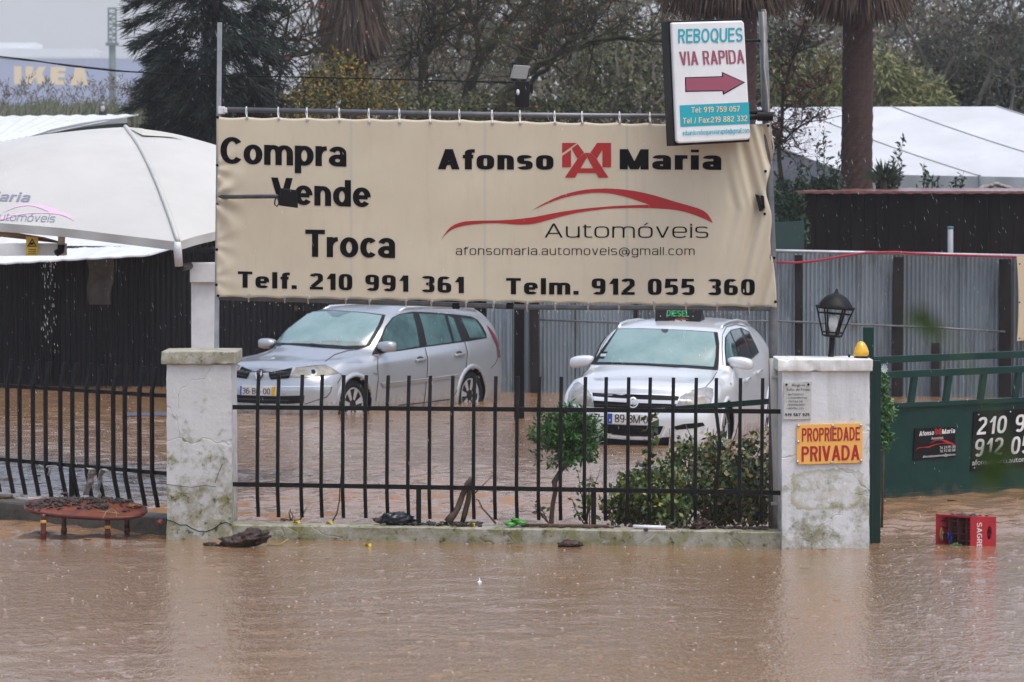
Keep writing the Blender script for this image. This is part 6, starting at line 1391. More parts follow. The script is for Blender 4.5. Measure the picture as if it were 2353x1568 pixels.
    cs = [at(x, y, Y) for x, y in ((2026, 890), (2034, 925), (2040, 950), (2030, 975), (2036, 1000), (2026, 1020), (2028, 865))]; rr = [(.05, .06, .06)] * 7
    P = clump_points(cs, rr, 260, 7, .1); P = np.repeat(P, 4, 0) + np.random.RandomState(2).normal(scale=.015, size=(1040, 3))
    cat_mesh('leaves', [leaves(P, .045, 17, aspect=.4)], LF('gate_plant_leaf', (.02, .07, .02), (.05, .15, .035), (.10, .22, .05)), t)
    q = MB(); c = at(2032, 848, Y - .03)
    for i in range(10): a = i * .628; q.add([c, c + Vector((math.cos(a - .2) * .022, -.004, math.sin(a - .2) * .03)), c + Vector((math.cos(a) * .03, -.006, math.sin(a) * .042)), c + Vector((math.cos(a + .2) * .022, -.004, math.sin(a + .2) * .03))], [(0, 1, 2, 3)])
    q.build('flower', M['white'], t)
M['hip'] = mat('rose_hip', (.5, .03, .01), .3)
# ------------------------------------------------------------------ yard behind: corrugated fences, sheds, canopy, marquee
def corrugated(mb, a, b, z0, z1a, z1b, period, amp, thick=.004):
    d = (b - a); L = d.length; d.normalize(); n = Vector((d.y, -d.x, 0)); n = n if n.y < 0 else -n
    k = int(L / period * 6); o = len(mb.v)
    for side in (0, thick):
        for i in range(k + 1):
            s_ = L * i / k; off = amp * math.sin(2 * math.pi * s_ / period) - side; p = a + d * s_ + n * off; zt = z1a + (z1b - z1a) * s_ / L
            mb.v += [(p.x, p.y, z0), (p.x, p.y, (z0 + zt) / 2), (p.x, p.y, zt)]
    for side in (0, 1):
        for i in range(k):
            q = o + side * 3 * (k + 1) + 3 * i
            for j in (0, 1): mb.f.append((q + j, q + 3 + j, q + 4 + j, q + 1 + j) if side == 0 else (q + 1 + j, q + 4 + j, q + 3 + j, q + j))
    return d, n
def build_yard():
    sheet = mat('galvanised_sheet', (.25, .305, .345), .36, .25, c2=(.35, .40, .43), scale=1.6, stretch=(1, 1, .25))
    t = sheet.node_tree; b = t.nodes['Principled BSDF']; src = b.inputs['Base Color'].links[0].from_socket; g = t.nodes.new('ShaderNodeNewGeometry')
    st = ramp(t, nnoise(t, g.outputs['Position'], 3.2, 6, .7, (2.4, 1, .22)), [(.50, (0, 0, 0)), (.72, (1, 1, 1))])
    sx = t.nodes.new('ShaderNodeSeparateXYZ'); t.links.new(g.outputs['Position'], sx.inputs[0]); fl = nmath(t, 'FLOOR', nmath(t, 'DIVIDE', sx.outputs[0], .83)); wn_ = t.nodes.new('ShaderNodeTexWhiteNoise'); wn_.noise_dimensions = '1D'; t.links.new(fl, wn_.inputs['W']); lap = nmath(t, 'LESS_THAN', nmath(t, 'FRACT', nmath(t, 'DIVIDE', sx.outputs[0], .83)), .022)
    pan = nmix(t, nmath(t, 'MULTIPLY', wn_.outputs['Value'], .45), src, (.10, .115, .125)); pan = nmix(t, nmath(t, 'MULTIPLY', lap, .75), pan, (.03, .032, .034)); rust = ramp(t, nnoise(t, g.outputs['Position'], 2.2, 7, .75), [(.60, (0, 0, 0)), (.70, (1, 1, 1))]); pan = nmix(t, nmath(t, 'MULTIPLY', rust, .5), pan, (.10, .075, .055))
    t.links.new(nmix(t, nmath(t, 'MULTIPLY', st, .8), pan, (.045, .045, .046)), b.inputs['Base Color'])
    dark = mat('dark_wet_sheet', (.007, .0075, .009), .5, c2=(.016, .016, .018), scale=1.4, stretch=(1, 1, .3), spec=.16)
    f = thing('corrugated_fence', 'grey corrugated metal fence with dark posts behind the cars and the gate', 'fence', tuple(at(1800, 905, 51.2)))
    a, b_ = at(1118, 900, 52.2), at(2500, 900, 50.6); a.z = b_.z = 0; Yl = lambda px: 52.2 + (50.6 - 52.2) * (px - 1118) / 1382
    z0, z1 = at(1785, 580, Yl(1785)).z, at(2353, 591, Yl(2353)).z; sl = (z1 - z0) / 568
    q = MB(); corrugated(q, a, b_, -.3, z0 + sl * (1118 - 1785), z1 + sl * 147, .055, .0125); q.build('sheet', sheet, f)
    pw = mat('dark_timber_post', (.010, .009, .009), .75, c2=(.026, .022, .02), scale=9, stretch=(1, 1, .2), spec=.15)
    for px, w, top in ((1228, .12, None), (1460, .05, None), (1836, .10, None), (2063, .13, None), (2310, .15, None), (2150, .10, 788)):
        Y = Yl(px) - .10; p = at(px, 700, Y); zt = at(px, top, Y).z if top else z0 + sl * (px - 1785) - .03
        MB().box((p.x, Y, (zt - .3) / 2), (w, .07, zt + .3), rotm(0, R(random.Random(px).uniform(-.6, .6)), 0)).build('post', pw, f)
    MB().tube([at(1118, 566, Yl(1118) - .1), at(1785, 577, Yl(1785) - .1), at(2500, 592, Yl(2500) - .1)], .024, 8).build('top_rail', M['galv'], f, True)
    q = MB(); q.tube([at(1240, 735, Yl(1240) - .16), at(1420, 742, Yl(1420) - .16), at(1790, 738, Yl(1790) - .16), at(1960, 746, Yl(1960) - .16), at(2130, 752, Yl(2130) - .16), at(2310, 763, Yl(2310) - .16)], .014, 7); q.build('middle_rail', M['post_grey'], f, True)
    h = MB().tube([at(x, y, Yl(x) - .16) for x, y in ((1770, 603), (1830, 604), (1880, 599), (1940, 588), (1990, 581), (2060, 580), (2110, 583), (2180, 586), (2353, 591), (2420, 593))], .016, 7).build('hose', mat('red_hose', (.36, .02, .045), .4), None, True); tag(h, 'red hose strung along the top of the grey corrugated fence', 'hose')
    Yd = lambda px: 54.3 + (52.3 - 54.3) * (px + 60) / 1190
    f = thing('corrugated_wall', 'black corrugated wall under the white roof, behind the left fence', 'wall', tuple(at(400, 890, 53.5)))
    a, b_ = at(-620, 880, Yd(-620)), at(1122, 880, Yd(1122)); a.z = b_.z = 0; zt = at(500, 566, Yd(500)).z
    q = MB(); corrugated(q, a, b_, -.3, zt + .02, zt - .03, .077, .016); q.build('sheet', dark, f)
    MB().bar(at(-620, 577, Yd(-620) - .05), at(1122, 578, Yd(1122) - .05), .04, .06).build('top_rail', M['dull_black'], f)
    for px in (500, 690, 130): Y = Yd(px) - .07; p = at(px, 700, Y); MB().box((p.x, Y, .8), (.07, .06, 2.2)).build('post', M['dull_black'], f)
    p = at(232, 640, Yd(232) - .06); q = MB()
    def sf(u, v): return p + Vector(((u - .5) * .36 * (1.15 - .35 * v) + .03 * math.sin(v * 6), -.02 - .02 * math.sin(u * 9), (.30 - v * .66)))
    q.grid(sf, 8, 10); o = q.build('hanging_sack', mat('grey_brown_sack', (.045, .038, .036), .7, c2=(.09, .08, .08), scale=4)); tag(o, 'grey brown sack hanging on the black corrugated wall', 'sack'); so = o.modifiers.new('t', 'SOLIDIFY'); so.thickness = .01
    p = at(688, 709, Yd(688) - .05); o = MB().box(p, (.13, .02, .065)).build('small_sign', mat('small_sign', (.03, .05, .035), .5, c2=(.12, .05, .03), scale=30)); tag(o, 'tiny dark sign on the black wall left of the silver car roof', 'sign')
    # lean-to roof on the left
    wr = mat('white_roof_sheet', (.74, .76, .78), .45, c2=(.62, .64, .66), scale=2)
    def sheet_roof(name, lab, quad, period, cat, m=wr, trim=None):
        A, B, Cc, D_ = quad                               # eave left, eave right, ridge right, ridge left
        n = max(4, int((B - A).length / period) * 4); q = MB(); nr = (B - A).cross(D_ - A).normalized(); nr = nr if nr.z > 0 else -nr
        def fn(u, v):
            lo, hi = A.lerp(B, u), D_.lerp(Cc, u); return lo.lerp(hi, v) + nr * (.010 * (abs(math.sin(u * (B - A).length / period * math.pi)) ** 6 if period > .15 else math.sin(u * (B - A).length / period * 2 * math.pi)))
        q.grid(fn, n, 6); o = q.build(name, m); so = o.modifiers.new('t', 'SOLIDIFY'); so.thickness = .02; so.offset = -1; tag(o, lab, cat); return o
    sheet_roof('lean_to_roof', 'white ribbed lean-to roof just below the parasol hem', (at(-80, 610, 53.0), at(345, 586, 52.2), at(445, 556, 53.9), at(20, 530, 56.4)), .32, 'roof')
    # far left shed roof with grey barge board
    A, B = at(-60, 335, 56), at(75, 312, 56)
    sheet_roof('shed_roof', 'weathered white corrugated shed roof behind the parasol', (at(-90, 345, 55), at(70, 312, 56), at(318, 263, 62), at(-90, 268, 62)), .12, 'roof', mat('weathered_roof', (.60, .62, .63), .55, c2=(.25, .25, .22), scale=5, lo=.55, hi=.8))
    s_ = thing('shed', 'dark green shed end with a curved grey barge board', 'shed', tuple(at(230, 330, 56.5)))
    q = MB(); P = [at(x, y, 55.9 + (x - 70) * .024) for x, y in ((72, 313), (120, 297), (185, 283), (240, 275), (292, 271))]
    P2 = [at(x, y, 55.9 + (x - 70) * .024) for x, y in ((110, 310), (140, 302), (190, 293), (245, 286), (292, 283))]
    q.prism(P + list(reversed(P2)), [p + Vector((0, .06, 0)) for p in P + list(reversed(P2))]).build('barge_board', mat('grey_board', (.33, .34, .35), .6), s_)
    q = MB(); gp = P2 + [Vector((P2[-1].x, P2[-1].y, -.3)), Vector((P2[0].x, P2[0].y, -.3))]; q.prism([p + Vector((0, .06, 0)) for p in gp], [p + Vector((0, .12, 0)) for p in gp]).build('wall', mat('dark_green_wall', (.010, .030, .022), .6), s_)
    p = at(236, 250, 58); t = thing('vent_lamp', 'small grey cowled lamp on the far shed roof', 'lamp', tuple(at(236, 264, 58))); MB().lathe(at(236, 265, 58), [(.06, 0), (.07, .10), (.07, .16), (.045, .2), (0, .205)], 12).build('cowl', M['post_grey'], t, True); MB().lump(at(236, 250, 57.94), (.035, .02, .05), 1, .1, 2).build('lens', mat('dull_lens', (.5, .46, .42), .2), t)
    # shed on the right
    sd = thing('timber_shed', 'dark boarded shed with a red tiled roof on the right', 'shed', tuple(at(2100, 600, 56)))
    bd = mat('black_boards', (.006, .0055, .006), .7, c2=(.014, .011, .010), scale=3, stretch=(1, 1, .12), spec=.1)
    a, b_ = at(1845, 600, 55.6), at(2560, 600, 54.4); q = MB(); d = b_ - a; d.z = 0; L = d.length; d.normalize(); n = Vector((-d.y, d.x, 0)); ztop = at(1850, 443, 55.6).z
    k = int(L / .17)
    for i in range(k):
        o_ = (i % 2) * .022; p0 = a + d * (i * L / k); p1 = a + d * ((i + 1) * L / k - .006); dz = 0
        q.hexa([Vector((p.x, p.y, z)) + n * y for z in (-.3, ztop) for p, y in ((p0, o_), (p1, o_), (p1, 3), (p0, 3))])
    q.build('wall', bd, sd)
    rt = mat('wet_red_tiles', (.16, .045, .04), .35, c2=(.26, .12, .11), scale=4, coat=.2); q = MB()
    def rf(u, v):
        s0 = -.12 + (L + .2) * u; p = a + d * s0 + n * (-.10 + 3.2 * v); return Vector((p.x, p.y, ztop + .01 + .04 * v + .012 * abs(math.sin(s0 / .22 * math.pi)) + .008 * math.floor(v * 8) / 8))
    q.grid(rf, 160, 8); o = q.build('roof', rt, sd); so = o.modifiers.new('t', 'SOLIDIFY'); so.thickness = .03; so.offset = -1
    MB().bar(a + d * -.1 + Vector((0, 0, ztop - a.z - .005)) + n * -.05, a + d * L + Vector((0, 0, ztop - a.z - .005)) + n * -.05, .04, .05).build('gutter', M['dull_black'], sd)
    p = at(2184, 580, 52.4); vp = thing('vent_pipe', 'grey upright pipe with a small blue cap before the dark shed', 'pipe', (p.x, p.y, 1.2)); MB().tube([Vector((p.x, p.y, 1.2)), at(2184, 523, 52.4)], .037, 12).build('tube', mat('grey_pipe', (.30, .31, .33), .5), vp, True)
    MB().lathe(at(2184, 526, 52.4), [(.041, 0), (.041, .03), (.0, .032)], 12).build('cap', mat('blue_cap', (.06, .18, .24), .4), vp, True)
    p0, p1 = at(1780, 512, 54), at(1848, 508, 54); o = MB().hexa([Vector((p0.x, 54, 1.0)), Vector((p1.x, 54, 1.0)), Vector((p1.x, 54.3, 1.0)), Vector((p0.x, 54.3, 1.0)), p0, p1, p1 + Vector((0, .3, 0)), p0 + Vector((0, .3, 0))]).build('screen_panel', mat('dark_teal_panel', (.012, .035, .034), .5, c2=(.02, .05, .045), scale=5)); tag(o, 'dark teal screen panel left of the dark boarded shed', 'screen')
    # second cream banner at the right edge
    t = thing('banner', 'edge of a second cream banner hanging on the grey fence at the far right', 'banner', tuple(at(2360, 780, 50.3))); q = MB()
    def bf(u, v): p = at(2336 + 5 * math.sin(v * 3.1) + 120 * u, 589 + 195 * v - 12 * u * v, 50.35); return p + Vector((0, .05 * math.sin(u * 9 + v * 5) * .4, 0))
    q.grid(bf, 16, 16); o = q.build('cloth', mat('second_banner_cloth', (.62, .50, .33), .55), t, True)
    for y in (607, 695, 778): MB().lump(at(2343, y, 50.28), (.012, .006, .012), 1, .1, 1).build('eyelet', M['black'], t)
    # the big parasol, with its struts
    C0, C1, C2, AP, C3 = at(408, 556, 33.0), at(-620, 508, 35.8), at(880, 500, 36.6), at(287, 293, 36.4), at(-150, 470, 40)
    cm = mat('parasol_cloth', (.515, .512, .485), .6, c2=(.46, .455, .43), scale=1.2); U = thing('parasol', 'big cream parasol canopy with faded car dealer lettering, left of the banner', 'parasol', tuple(C0))
    zu = Vector((0, 0, 1))
    def bary(A_, B_, C_, nrm_out, k=.17):                # triangular gore, bulging outwards; its seams bow too
        def fn(u, v):
            e = B_.lerp(C_, v); p = A_.lerp(e, u); s4 = 4 * u * (1 - u)
            seam = zu * (.36 * (u * (1 - u)) * 1.35); belly = nrm_out * (k * math.sin(math.pi * min(1, u * 1.02)) * math.sin(math.pi * v) * .42)
            hem = zu * (-.0) + nrm_out * 0
            sag = zu * (.10 * math.sin(math.pi * v) * u ** 3)
            return p + seam + belly + sag + Vector((0, 0, .006 * noise.noise(Vector((u * 6, v * 9, k)))))
        return fn
    left = bary(AP, C1, C0, Vector((-.35, -.85, .35)).normalized(), .5); right = bary(AP, C0, C2, Vector((.7, -.6, .4)).normalized(), .5)
    for fn in (left, right, bary(AP, C2, C3, Vector((0, .8, .5)), .3), bary(AP, C3, C1, Vector((-.5, .6, .5)), .3)):
        q = MB(); q.grid(fn, 36, 48); q.build('canopy', cm, U, True)
    q = MB()                                             # hem hanging from the edge
    for fn in (left, right):
        def hf(u, v): p = fn(1, u); return p + zu * (-.075 * v) + Vector((0, .01 * math.sin(u * 60) * v - .004, 0))
        q.grid(hf, 70, 3)
    q.build('hem', cm, U, True)
    MB().tube([left(i / 24, 1) + Vector((.006, -.012, .008)) for i in range(25)], .021, 7).build('seam', cm, U, True)
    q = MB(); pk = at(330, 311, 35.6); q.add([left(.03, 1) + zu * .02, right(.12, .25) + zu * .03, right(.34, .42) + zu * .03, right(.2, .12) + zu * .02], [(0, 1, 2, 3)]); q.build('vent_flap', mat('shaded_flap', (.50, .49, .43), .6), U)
    tri = BVHTree.FromPolygons([tuple(left(i / 30, j / 40)) for i in range(31) for j in range(41)], [(i * 41 + j, (i + 1) * 41 + j, (i + 1) * 41 + j + 1, i * 41 + j + 1) for i in range(30) for j in range(40)])
    def um(px, py, l=0):
        h = tri.ray_cast(EYE, ray(px, py).normalized(), 100)
        if h[0] is None: return at(px, py, 34)
        return h[0] + (EYE - h[0]).normalized() * (l + .006)
    vl, pk_ = mat('faded_violet_print', (.20, .21, .28), .6), mat('faded_pink_print', (.66, .45, .58), .6)
    zg = lambda x, y: (x * .3868, y * .3868)
    q = MB(); letters(q, 'Maria', *zg(-95, 1192), *zg(170, 1200), 44 * .3868 * 1.25, um, off=.004, n=3, hv=.17, hh=.14, shear=.25); q.build('lettering', vl, U)
    q = MB(); letters(q, 'Automóveis', *zg(-60, 1308), *zg(322, 1320), 46 * .3868, um, off=.004, n=3, hv=.09, hh=.08, shear=.25, track=.1); q.build('lettering', vl, U)
    q = MB()
    for i, poly in enumerate(swoosh_polys(lambda x, y: (zg(440 - (1888 - x) * .36, 1215 + (y - 501) * .42 + (x - 1500) * .010)))): flat_poly(q, poly, um, .003 + .0004 * i, 8)
    q.build('car_outline', pk_, U)
    MB().tube([C0 + zu * .0, at(408, 570, 33), at(411, 612, 33.02)], [.026, .036, .034], 12).build('corner_strut', M['white'], U, True)
    MB().tube([at(411, 608, 33.02), at(413, 615, 33.05), at(438, 611, 33.5)], [.032, .036, .03], 10).build('elbow', M['black'], U, True)
    po = thing('parasol_post', 'square white steel post with a box head behind the left pillar', 'post', tuple(at(470, 800, 33.5)))
    a, b_ = at(437, 604, 33.5), at(500, 604, 33.5)
    MB().box(((a.x + b_.x) / 2, 33.62, (at(460, 648, 33.5).z + -.3) / 2), (b_.x - a.x - .012, .22, at(460, 648, 33.5).z + .3)).build('shaft', M['white'], po, bevel=.004)
    zt, zb = at(460, 604, 33.5).z, at(460, 649, 33.5).z; MB().box(((a.x + b_.x) / 2, 33.60, (zt + zb) / 2), (b_.x - a.x, .28, zt - zb)).build('box_head', M['white'], po, bevel=.004)
    # left arm assembly under the parasol
    bm_ = thing('awning_beam', 'white box beam under the parasol at the left edge', 'beam', tuple(at(60, 588, 34))); a, b_ = at(-80, 574, 34), at(148, 574, 34)
    MB().box(((a.x + b_.x) / 2, 34.1, a.z), (b_.x - a.x, .2, .105)).build('beam', M['white'], bm_, bevel=.004)
    MB().tube([at(142, 535, 33.97), at(141, 565, 33.97)], .031, 10).build('tube', M['white_pipe'], bm_, True); MB().tube([at(141, 563, 33.96), at(140, 576, 33.96), at(130, 582, 33.98)], .032, 10).build('elbow', M['black'], bm_, True)
    q = MB().hexa([at(-80, 520, 34.2), at(100, 548, 34.05), at(140, 560, 34.05), at(-80, 535, 34.2), at(-80, 517, 34.6), at(100, 545, 34.4), at(140, 556, 34.3), at(-80, 531, 34.6)]); o = q.build('timber_strut', mat('wet_orange_timber', (.34, .17, .06), .45, c2=(.22, .11, .04), scale=6, stretch=(1, 6, 6))); tag(o, 'orange brown timber arm above the white beam at the left edge', 'timber')
    t = thing('warning_sign', 'small yellow hand hazard warning sign on the white beam', 'sign', tuple(at(73, 588, 33.9))); pm = plane_mapper((0, 33.93, 0), (0, -1, 0))
    f = [pm(*p) for p in ((60, 544), (88, 544), (87, 588), (60, 588))]; MB().prism(f, [p + Vector((0, .012, 0)) for p in f]).build('panel', mat('warning_yellow', (.62, .40, .02), .5, c2=(.5, .32, .03), scale=20), t)
    q = MB(); o3, i3 = ((74, 548), (85, 567), (62, 567)), ((74, 552.5), (81.5, 565), (66.5, 565))
    for i in range(3): flat_poly(q, [o3[i], o3[(i + 1) % 3], i3[(i + 1) % 3], i3[i]], pm, .003, 30)
    flat_poly(q, [(69, 563), (70, 559), (74, 557), (78, 558), (79, 560), (75, 561), (78, 563)], pm, .003, 30)
    for y in (573, 578, 583): flat_poly(q, [(65, y), (83, y), (83, y + 1.2), (65, y + 1.2)], pm, .003, 30)
    q.build('symbol', M['ink'], t)
    # marquee on the right
    mq = thing('marquee', 'long white marquee roof with grey gable, behind the dark shed', 'marquee', tuple(at(2100, 440, 62)))
    tc = mat('marquee_sheet', (.59, .605, .625), .5, c2=(.50, .51, .52), scale=1.1, detail=8, stretch=(1, .5, 2)); seam = mat('marquee_seam', (.45, .46, .48), .6)
    RA, RB, EA, EB = at(1590, 247, 70), at(2290, 245, 66.5), at(1950, 400, 61.5), at(2900, 418, 57.5)
    # eave corner lies on the ridge-normal side: keep the sheet planar enough
    q = MB()
    def mf(u, v):
        p = RA.lerp(RB, u).lerp(EA.lerp(EB, u), v); return p + Vector((0, 0, -.05 * math.sin(math.pi * v) - .03 * abs(math.sin(u * math.pi * 3)) * math.sin(math.pi * v)))
    q.grid(mf, 48, 16); q.build('roof', tc, mq, True)
    q = MB()
    for i in range(4): q.tube([mf(i / 3, v / 12) + Vector((0, -.01, .006)) for v in range(13)], .012, 6)
    q.build('roof_seam', seam, mq, True)
    back = [RA, RB, RB + Vector((4.5, 3.0, -1.6)), RA + Vector((4, 8, -1.6))]; q = MB(); q.add(back, [(0, 1, 2, 3)]); q.build('roof', tc, mq)
    q = MB(); q.prism([RA + Vector((0, 0, -.05)), EA + Vector((0, 0, -.03)), Vector((EA.x, EA.y, .3)), Vector((RA.x - 1.2, RA.y + 4, .3)), RA + Vector((-1.2, 4, -1.0))], [p + Vector((.05, .05, 0)) for p in (RA + Vector((0, 0, -.05)), EA + Vector((0, 0, -.03)), Vector((EA.x, EA.y, .3)), Vector((RA.x - 1.2, RA.y + 4, .3)), RA + Vector((-1.2, 4, -1.0)))]).build('gable', mat('marquee_gable_shade', (.30, .31, .33), .6, c2=(.22, .23, .24), scale=2), mq)  # tent side in shadow: its shade is put into the grey colour
    q = MB()
    def vf(u, v): p = EA.lerp(EB, u); return p + Vector((0, -.04 - .02 * math.sin(u * 80), -.28 * v - .02 * abs(math.sin(u * 60)) * v))
    q.grid(vf, 120, 3); q.build('valance', tc, mq, True)
    q = MB().add([EA + Vector((0, .3, -.1)), EB + Vector((0, .3, -.1)), Vector((EB.x, EB.y + .3, .2)), Vector((EA.x, EA.y + .3, .2))], [(0, 1, 2, 3)]); q.build('side_wall', mat('marquee_side', (.55, .56, .58), .6), mq)
    p = mf(.33, 1); MB().tube([p + Vector((0, -.08, .02)), p + Vector((.02, -.08, -.5))], .025, 8).build('pole', M['galv'], mq)
    q = MB(); pc = at(2288, 423, 58.5)
    for i in range(7): q.lump(pc + Vector(((i - 3) * .075, 0, .022 * (3 - abs(i - 3)) - .07)), (.08, .08, .035), i, .3, 2, rotm(0, R((i - 3) * 12), 0))
    o = q.build('rolled_tarpaulin', mat('dirty_canvas', (.30, .28, .25), .7, c2=(.2, .18, .16), scale=4), None, True); tag(o, 'bundle of dirty canvas on the red tiled shed roof', 'canvas')
    # floodlight post in the trees
    t = thing('floodlight_post', 'black floodlight post with a pale panel in front of the bare trees', 'floodlight', tuple(at(1195, 300, 46)))
    p = at(1193, 250, 46); MB().box((p.x, 46, 1.6), (.12, .12, 3.6)).build('post', M['dull_black'], t)
    f = [at(*x, 45.8) for x in ((1176, 180), (1210, 182), (1216, 153), (1184, 151))]; q = MB().prism(f, [v_ + Vector((-.02, .05, .01)) for v_ in f]); q.build('panel', mat('pale_panel', (.25, .25, .24), .5), t)
    MB().box(at(1200, 217, 45.9), (.17, .2, .30)).box(at(1216, 205, 45.95), (.09, .16, .12)).box(at(1182, 165, 46), (.06, .1, .22)).build('lamp_box', M['black'], t, bevel=.01)
    MB().lump(at(1190, 212, 45.78), (.02, .02, .035), 2, .1, 2).build('lens', M['white'], t)
    w_ = MB(); Pw = [(-40, 126), (60, 137), (160, 152), (260, 163), (380, 170), (560, 175), (800, 180), (1180, 190)]
    w_.tube([at(x, y, 48) for x, y in Pw], .009, 5); o = w_.build('overhead_wire', M['dull_black'], None, True); tag(o, 'black overhead wire sagging across the left sky', 'wire')
    w_ = MB().tube([at(x, y, 60) for x, y in ((-40, 130), (120, 145), (300, 165), (420, 176))], .006, 5).build('overhead_wire', M['dull_black'], None, True); tag(w_, 'thinner second overhead wire above the blue store', 'wire')
# ------------------------------------------------------------------ far left: store, mast, reeds
def build_far():
    D = 2000.0; s_ = thing('store_building', 'far blue store building with big yellow letters, faded by rain', 'building', tuple(at(180, 260, D)))
    bl = mat('store_blue', (.012, .075, .32), .6)
    def blk(x0, x1, y0, y1, Y, dep, m, name, root): a, b = at(x0, y0, Y), at(x1, y1, Y); return MB().box(((a.x + b.x) / 2, Y + dep / 2, (a.z + b.z) / 2), (b.x - a.x, dep, a.z - b.z)).build(name, m, root)
    blk(-420, 470, 135, 300, D, 60, bl, 'wall', s_)
    blk(-425, 475, 131, 135, D - 1, 62, mat('store_coping', (.5, .5, .5), .6), 'coping', s_)
    pm = plane_mapper((0, D - .6, 0), (0, -1, 0)); q = MB(); z = lambda x, y: (x * .3868, y * .3868)
    letters(q, 'IKEA', *z(83, 500), *z(527, 507), 106 * .3868, pm, hv=.30, hh=.24, n=2.4, track=.16); q.build('lettering', mat('store_yellow', (.85, .52, .02), .6), s_)
    for x in (260, 268, 276): blk(x, x + 5, 177, 192, D - 1.5, 1, mat('store_window', (.5, .53, .56), .4), 'window', s_)
    w = thing('warehouse', 'very faint long white warehouse on the hillside above the blue store', 'building', tuple(at(100, 130, 2350))); wm = mat('far_white', (.75, .76, .77), .7)
    blk(-300, 215, 112, 150, 2350, 60, wm, 'wall', w); blk(-40, 80, 98, 112, 2370, 40, wm, 'tower', w); blk(215, 330, 120, 150, 2380, 50, mat('far_grey', (.5, .52, .54), .7), 'annexe', w)
    t = thing('lattice_mast', 'tall grey advertising mast with an open lattice head', 'mast', tuple(at(258, 260, 420))); Y = 640.0; g = mat('mast_paint', (.05, .085, .08), .6); p = at(258, 100, Y)
    MB().tube([at(259, 330, Y), at(258, 100, Y)], [.62, .55], 12).build('pole', g, t, True); q = MB()
    for x in (249.5, 266.5): q.bar(at(x, 105, Y), at(x, 18, Y), .26, .4); q.bar(at(x, 105, Y + 1.2), at(x, 18, Y + 1.2), .26, .4)
    ys = [104, 92, 80, 68, 56, 44, 32, 20]
    for i, y in enumerate(ys):
        q.bar(at(249.5, y, Y), at(266.5, y, Y), .2, .3)
        if i < len(ys) - 1 and i not in (6,): q.bar(at(249.5 if i % 2 else 266.5, y, Y), at(266.5 if i % 2 else 249.5, ys[i + 1], Y), .2, .2)
    q.box(at(258, 102, Y), (2.0, 1.8, .45)); q.build('lattice_head', g, t)
    # reeds
    rnd = random.Random(5); rs = np.random.RandomState(5); V, F = [], []
    def blade(px, Y, top, w, lean, k):
        a = at(px, 300, Y); b = at(px + lean, top, Y); m = a.lerp(b, .6) + Vector((-(b.x - a.x) * .25, 0, .03)); n = len(V)
        V.extend([a + Vector((-w, 0, 0)), a + Vector((w, 0, 0)), m + Vector((w * .8, 0, 0)), m + Vector((-w * .8, 0, 0)), b, b + Vector((.004, 0, -.004))]); F.extend([(n, n + 1, n + 2, n + 3), (n + 3, n + 2, n + 5, n + 4)])
    for i in range(3800):
        px = rnd.uniform(-60, 480); blade(px, rnd.uniform(70, 84), rnd.gauss(246, 11) + 5 * math.sin(px * .05), .014, rnd.gauss(6, 13), i)
    o = raw_obj('reeds', V, F, mat('reed_leaf', (.1, .12, .07), .6, island=((.07, .085, .05), (.12, .14, .085), (.20, .21, .14), (.26, .25, .18)))); tag(o, 'bank of grey green reeds below the blue store', 'reeds', kind='stuff')
    P = []
    for i in range(95):
        px = rnd.uniform(-50, 440); Y = rnd.uniform(70, 78); top = at(px, rnd.gauss(230, 13), Y); r = rnd.uniform(-.12, .2)
        for k in range(26): f = k / 26; P.append(tuple(top + Vector((r * f * f + rnd.gauss(0, .012 + .02 * (1 - f)), rnd.gauss(0, .02), .26 * f))))
    V2, F2 = leaves(P, .10, 3, aspect=.14, droop=-1.2); o = raw_obj('reed_plumes', V2, F2, mat('reed_plume', (.1, .08, .06), .8, island=((.075, .055, .045), (.14, .11, .09), (.2, .17, .14)))); tag(o, 'brown feathery reed plumes above the reed bank', 'reeds', kind='stuff')
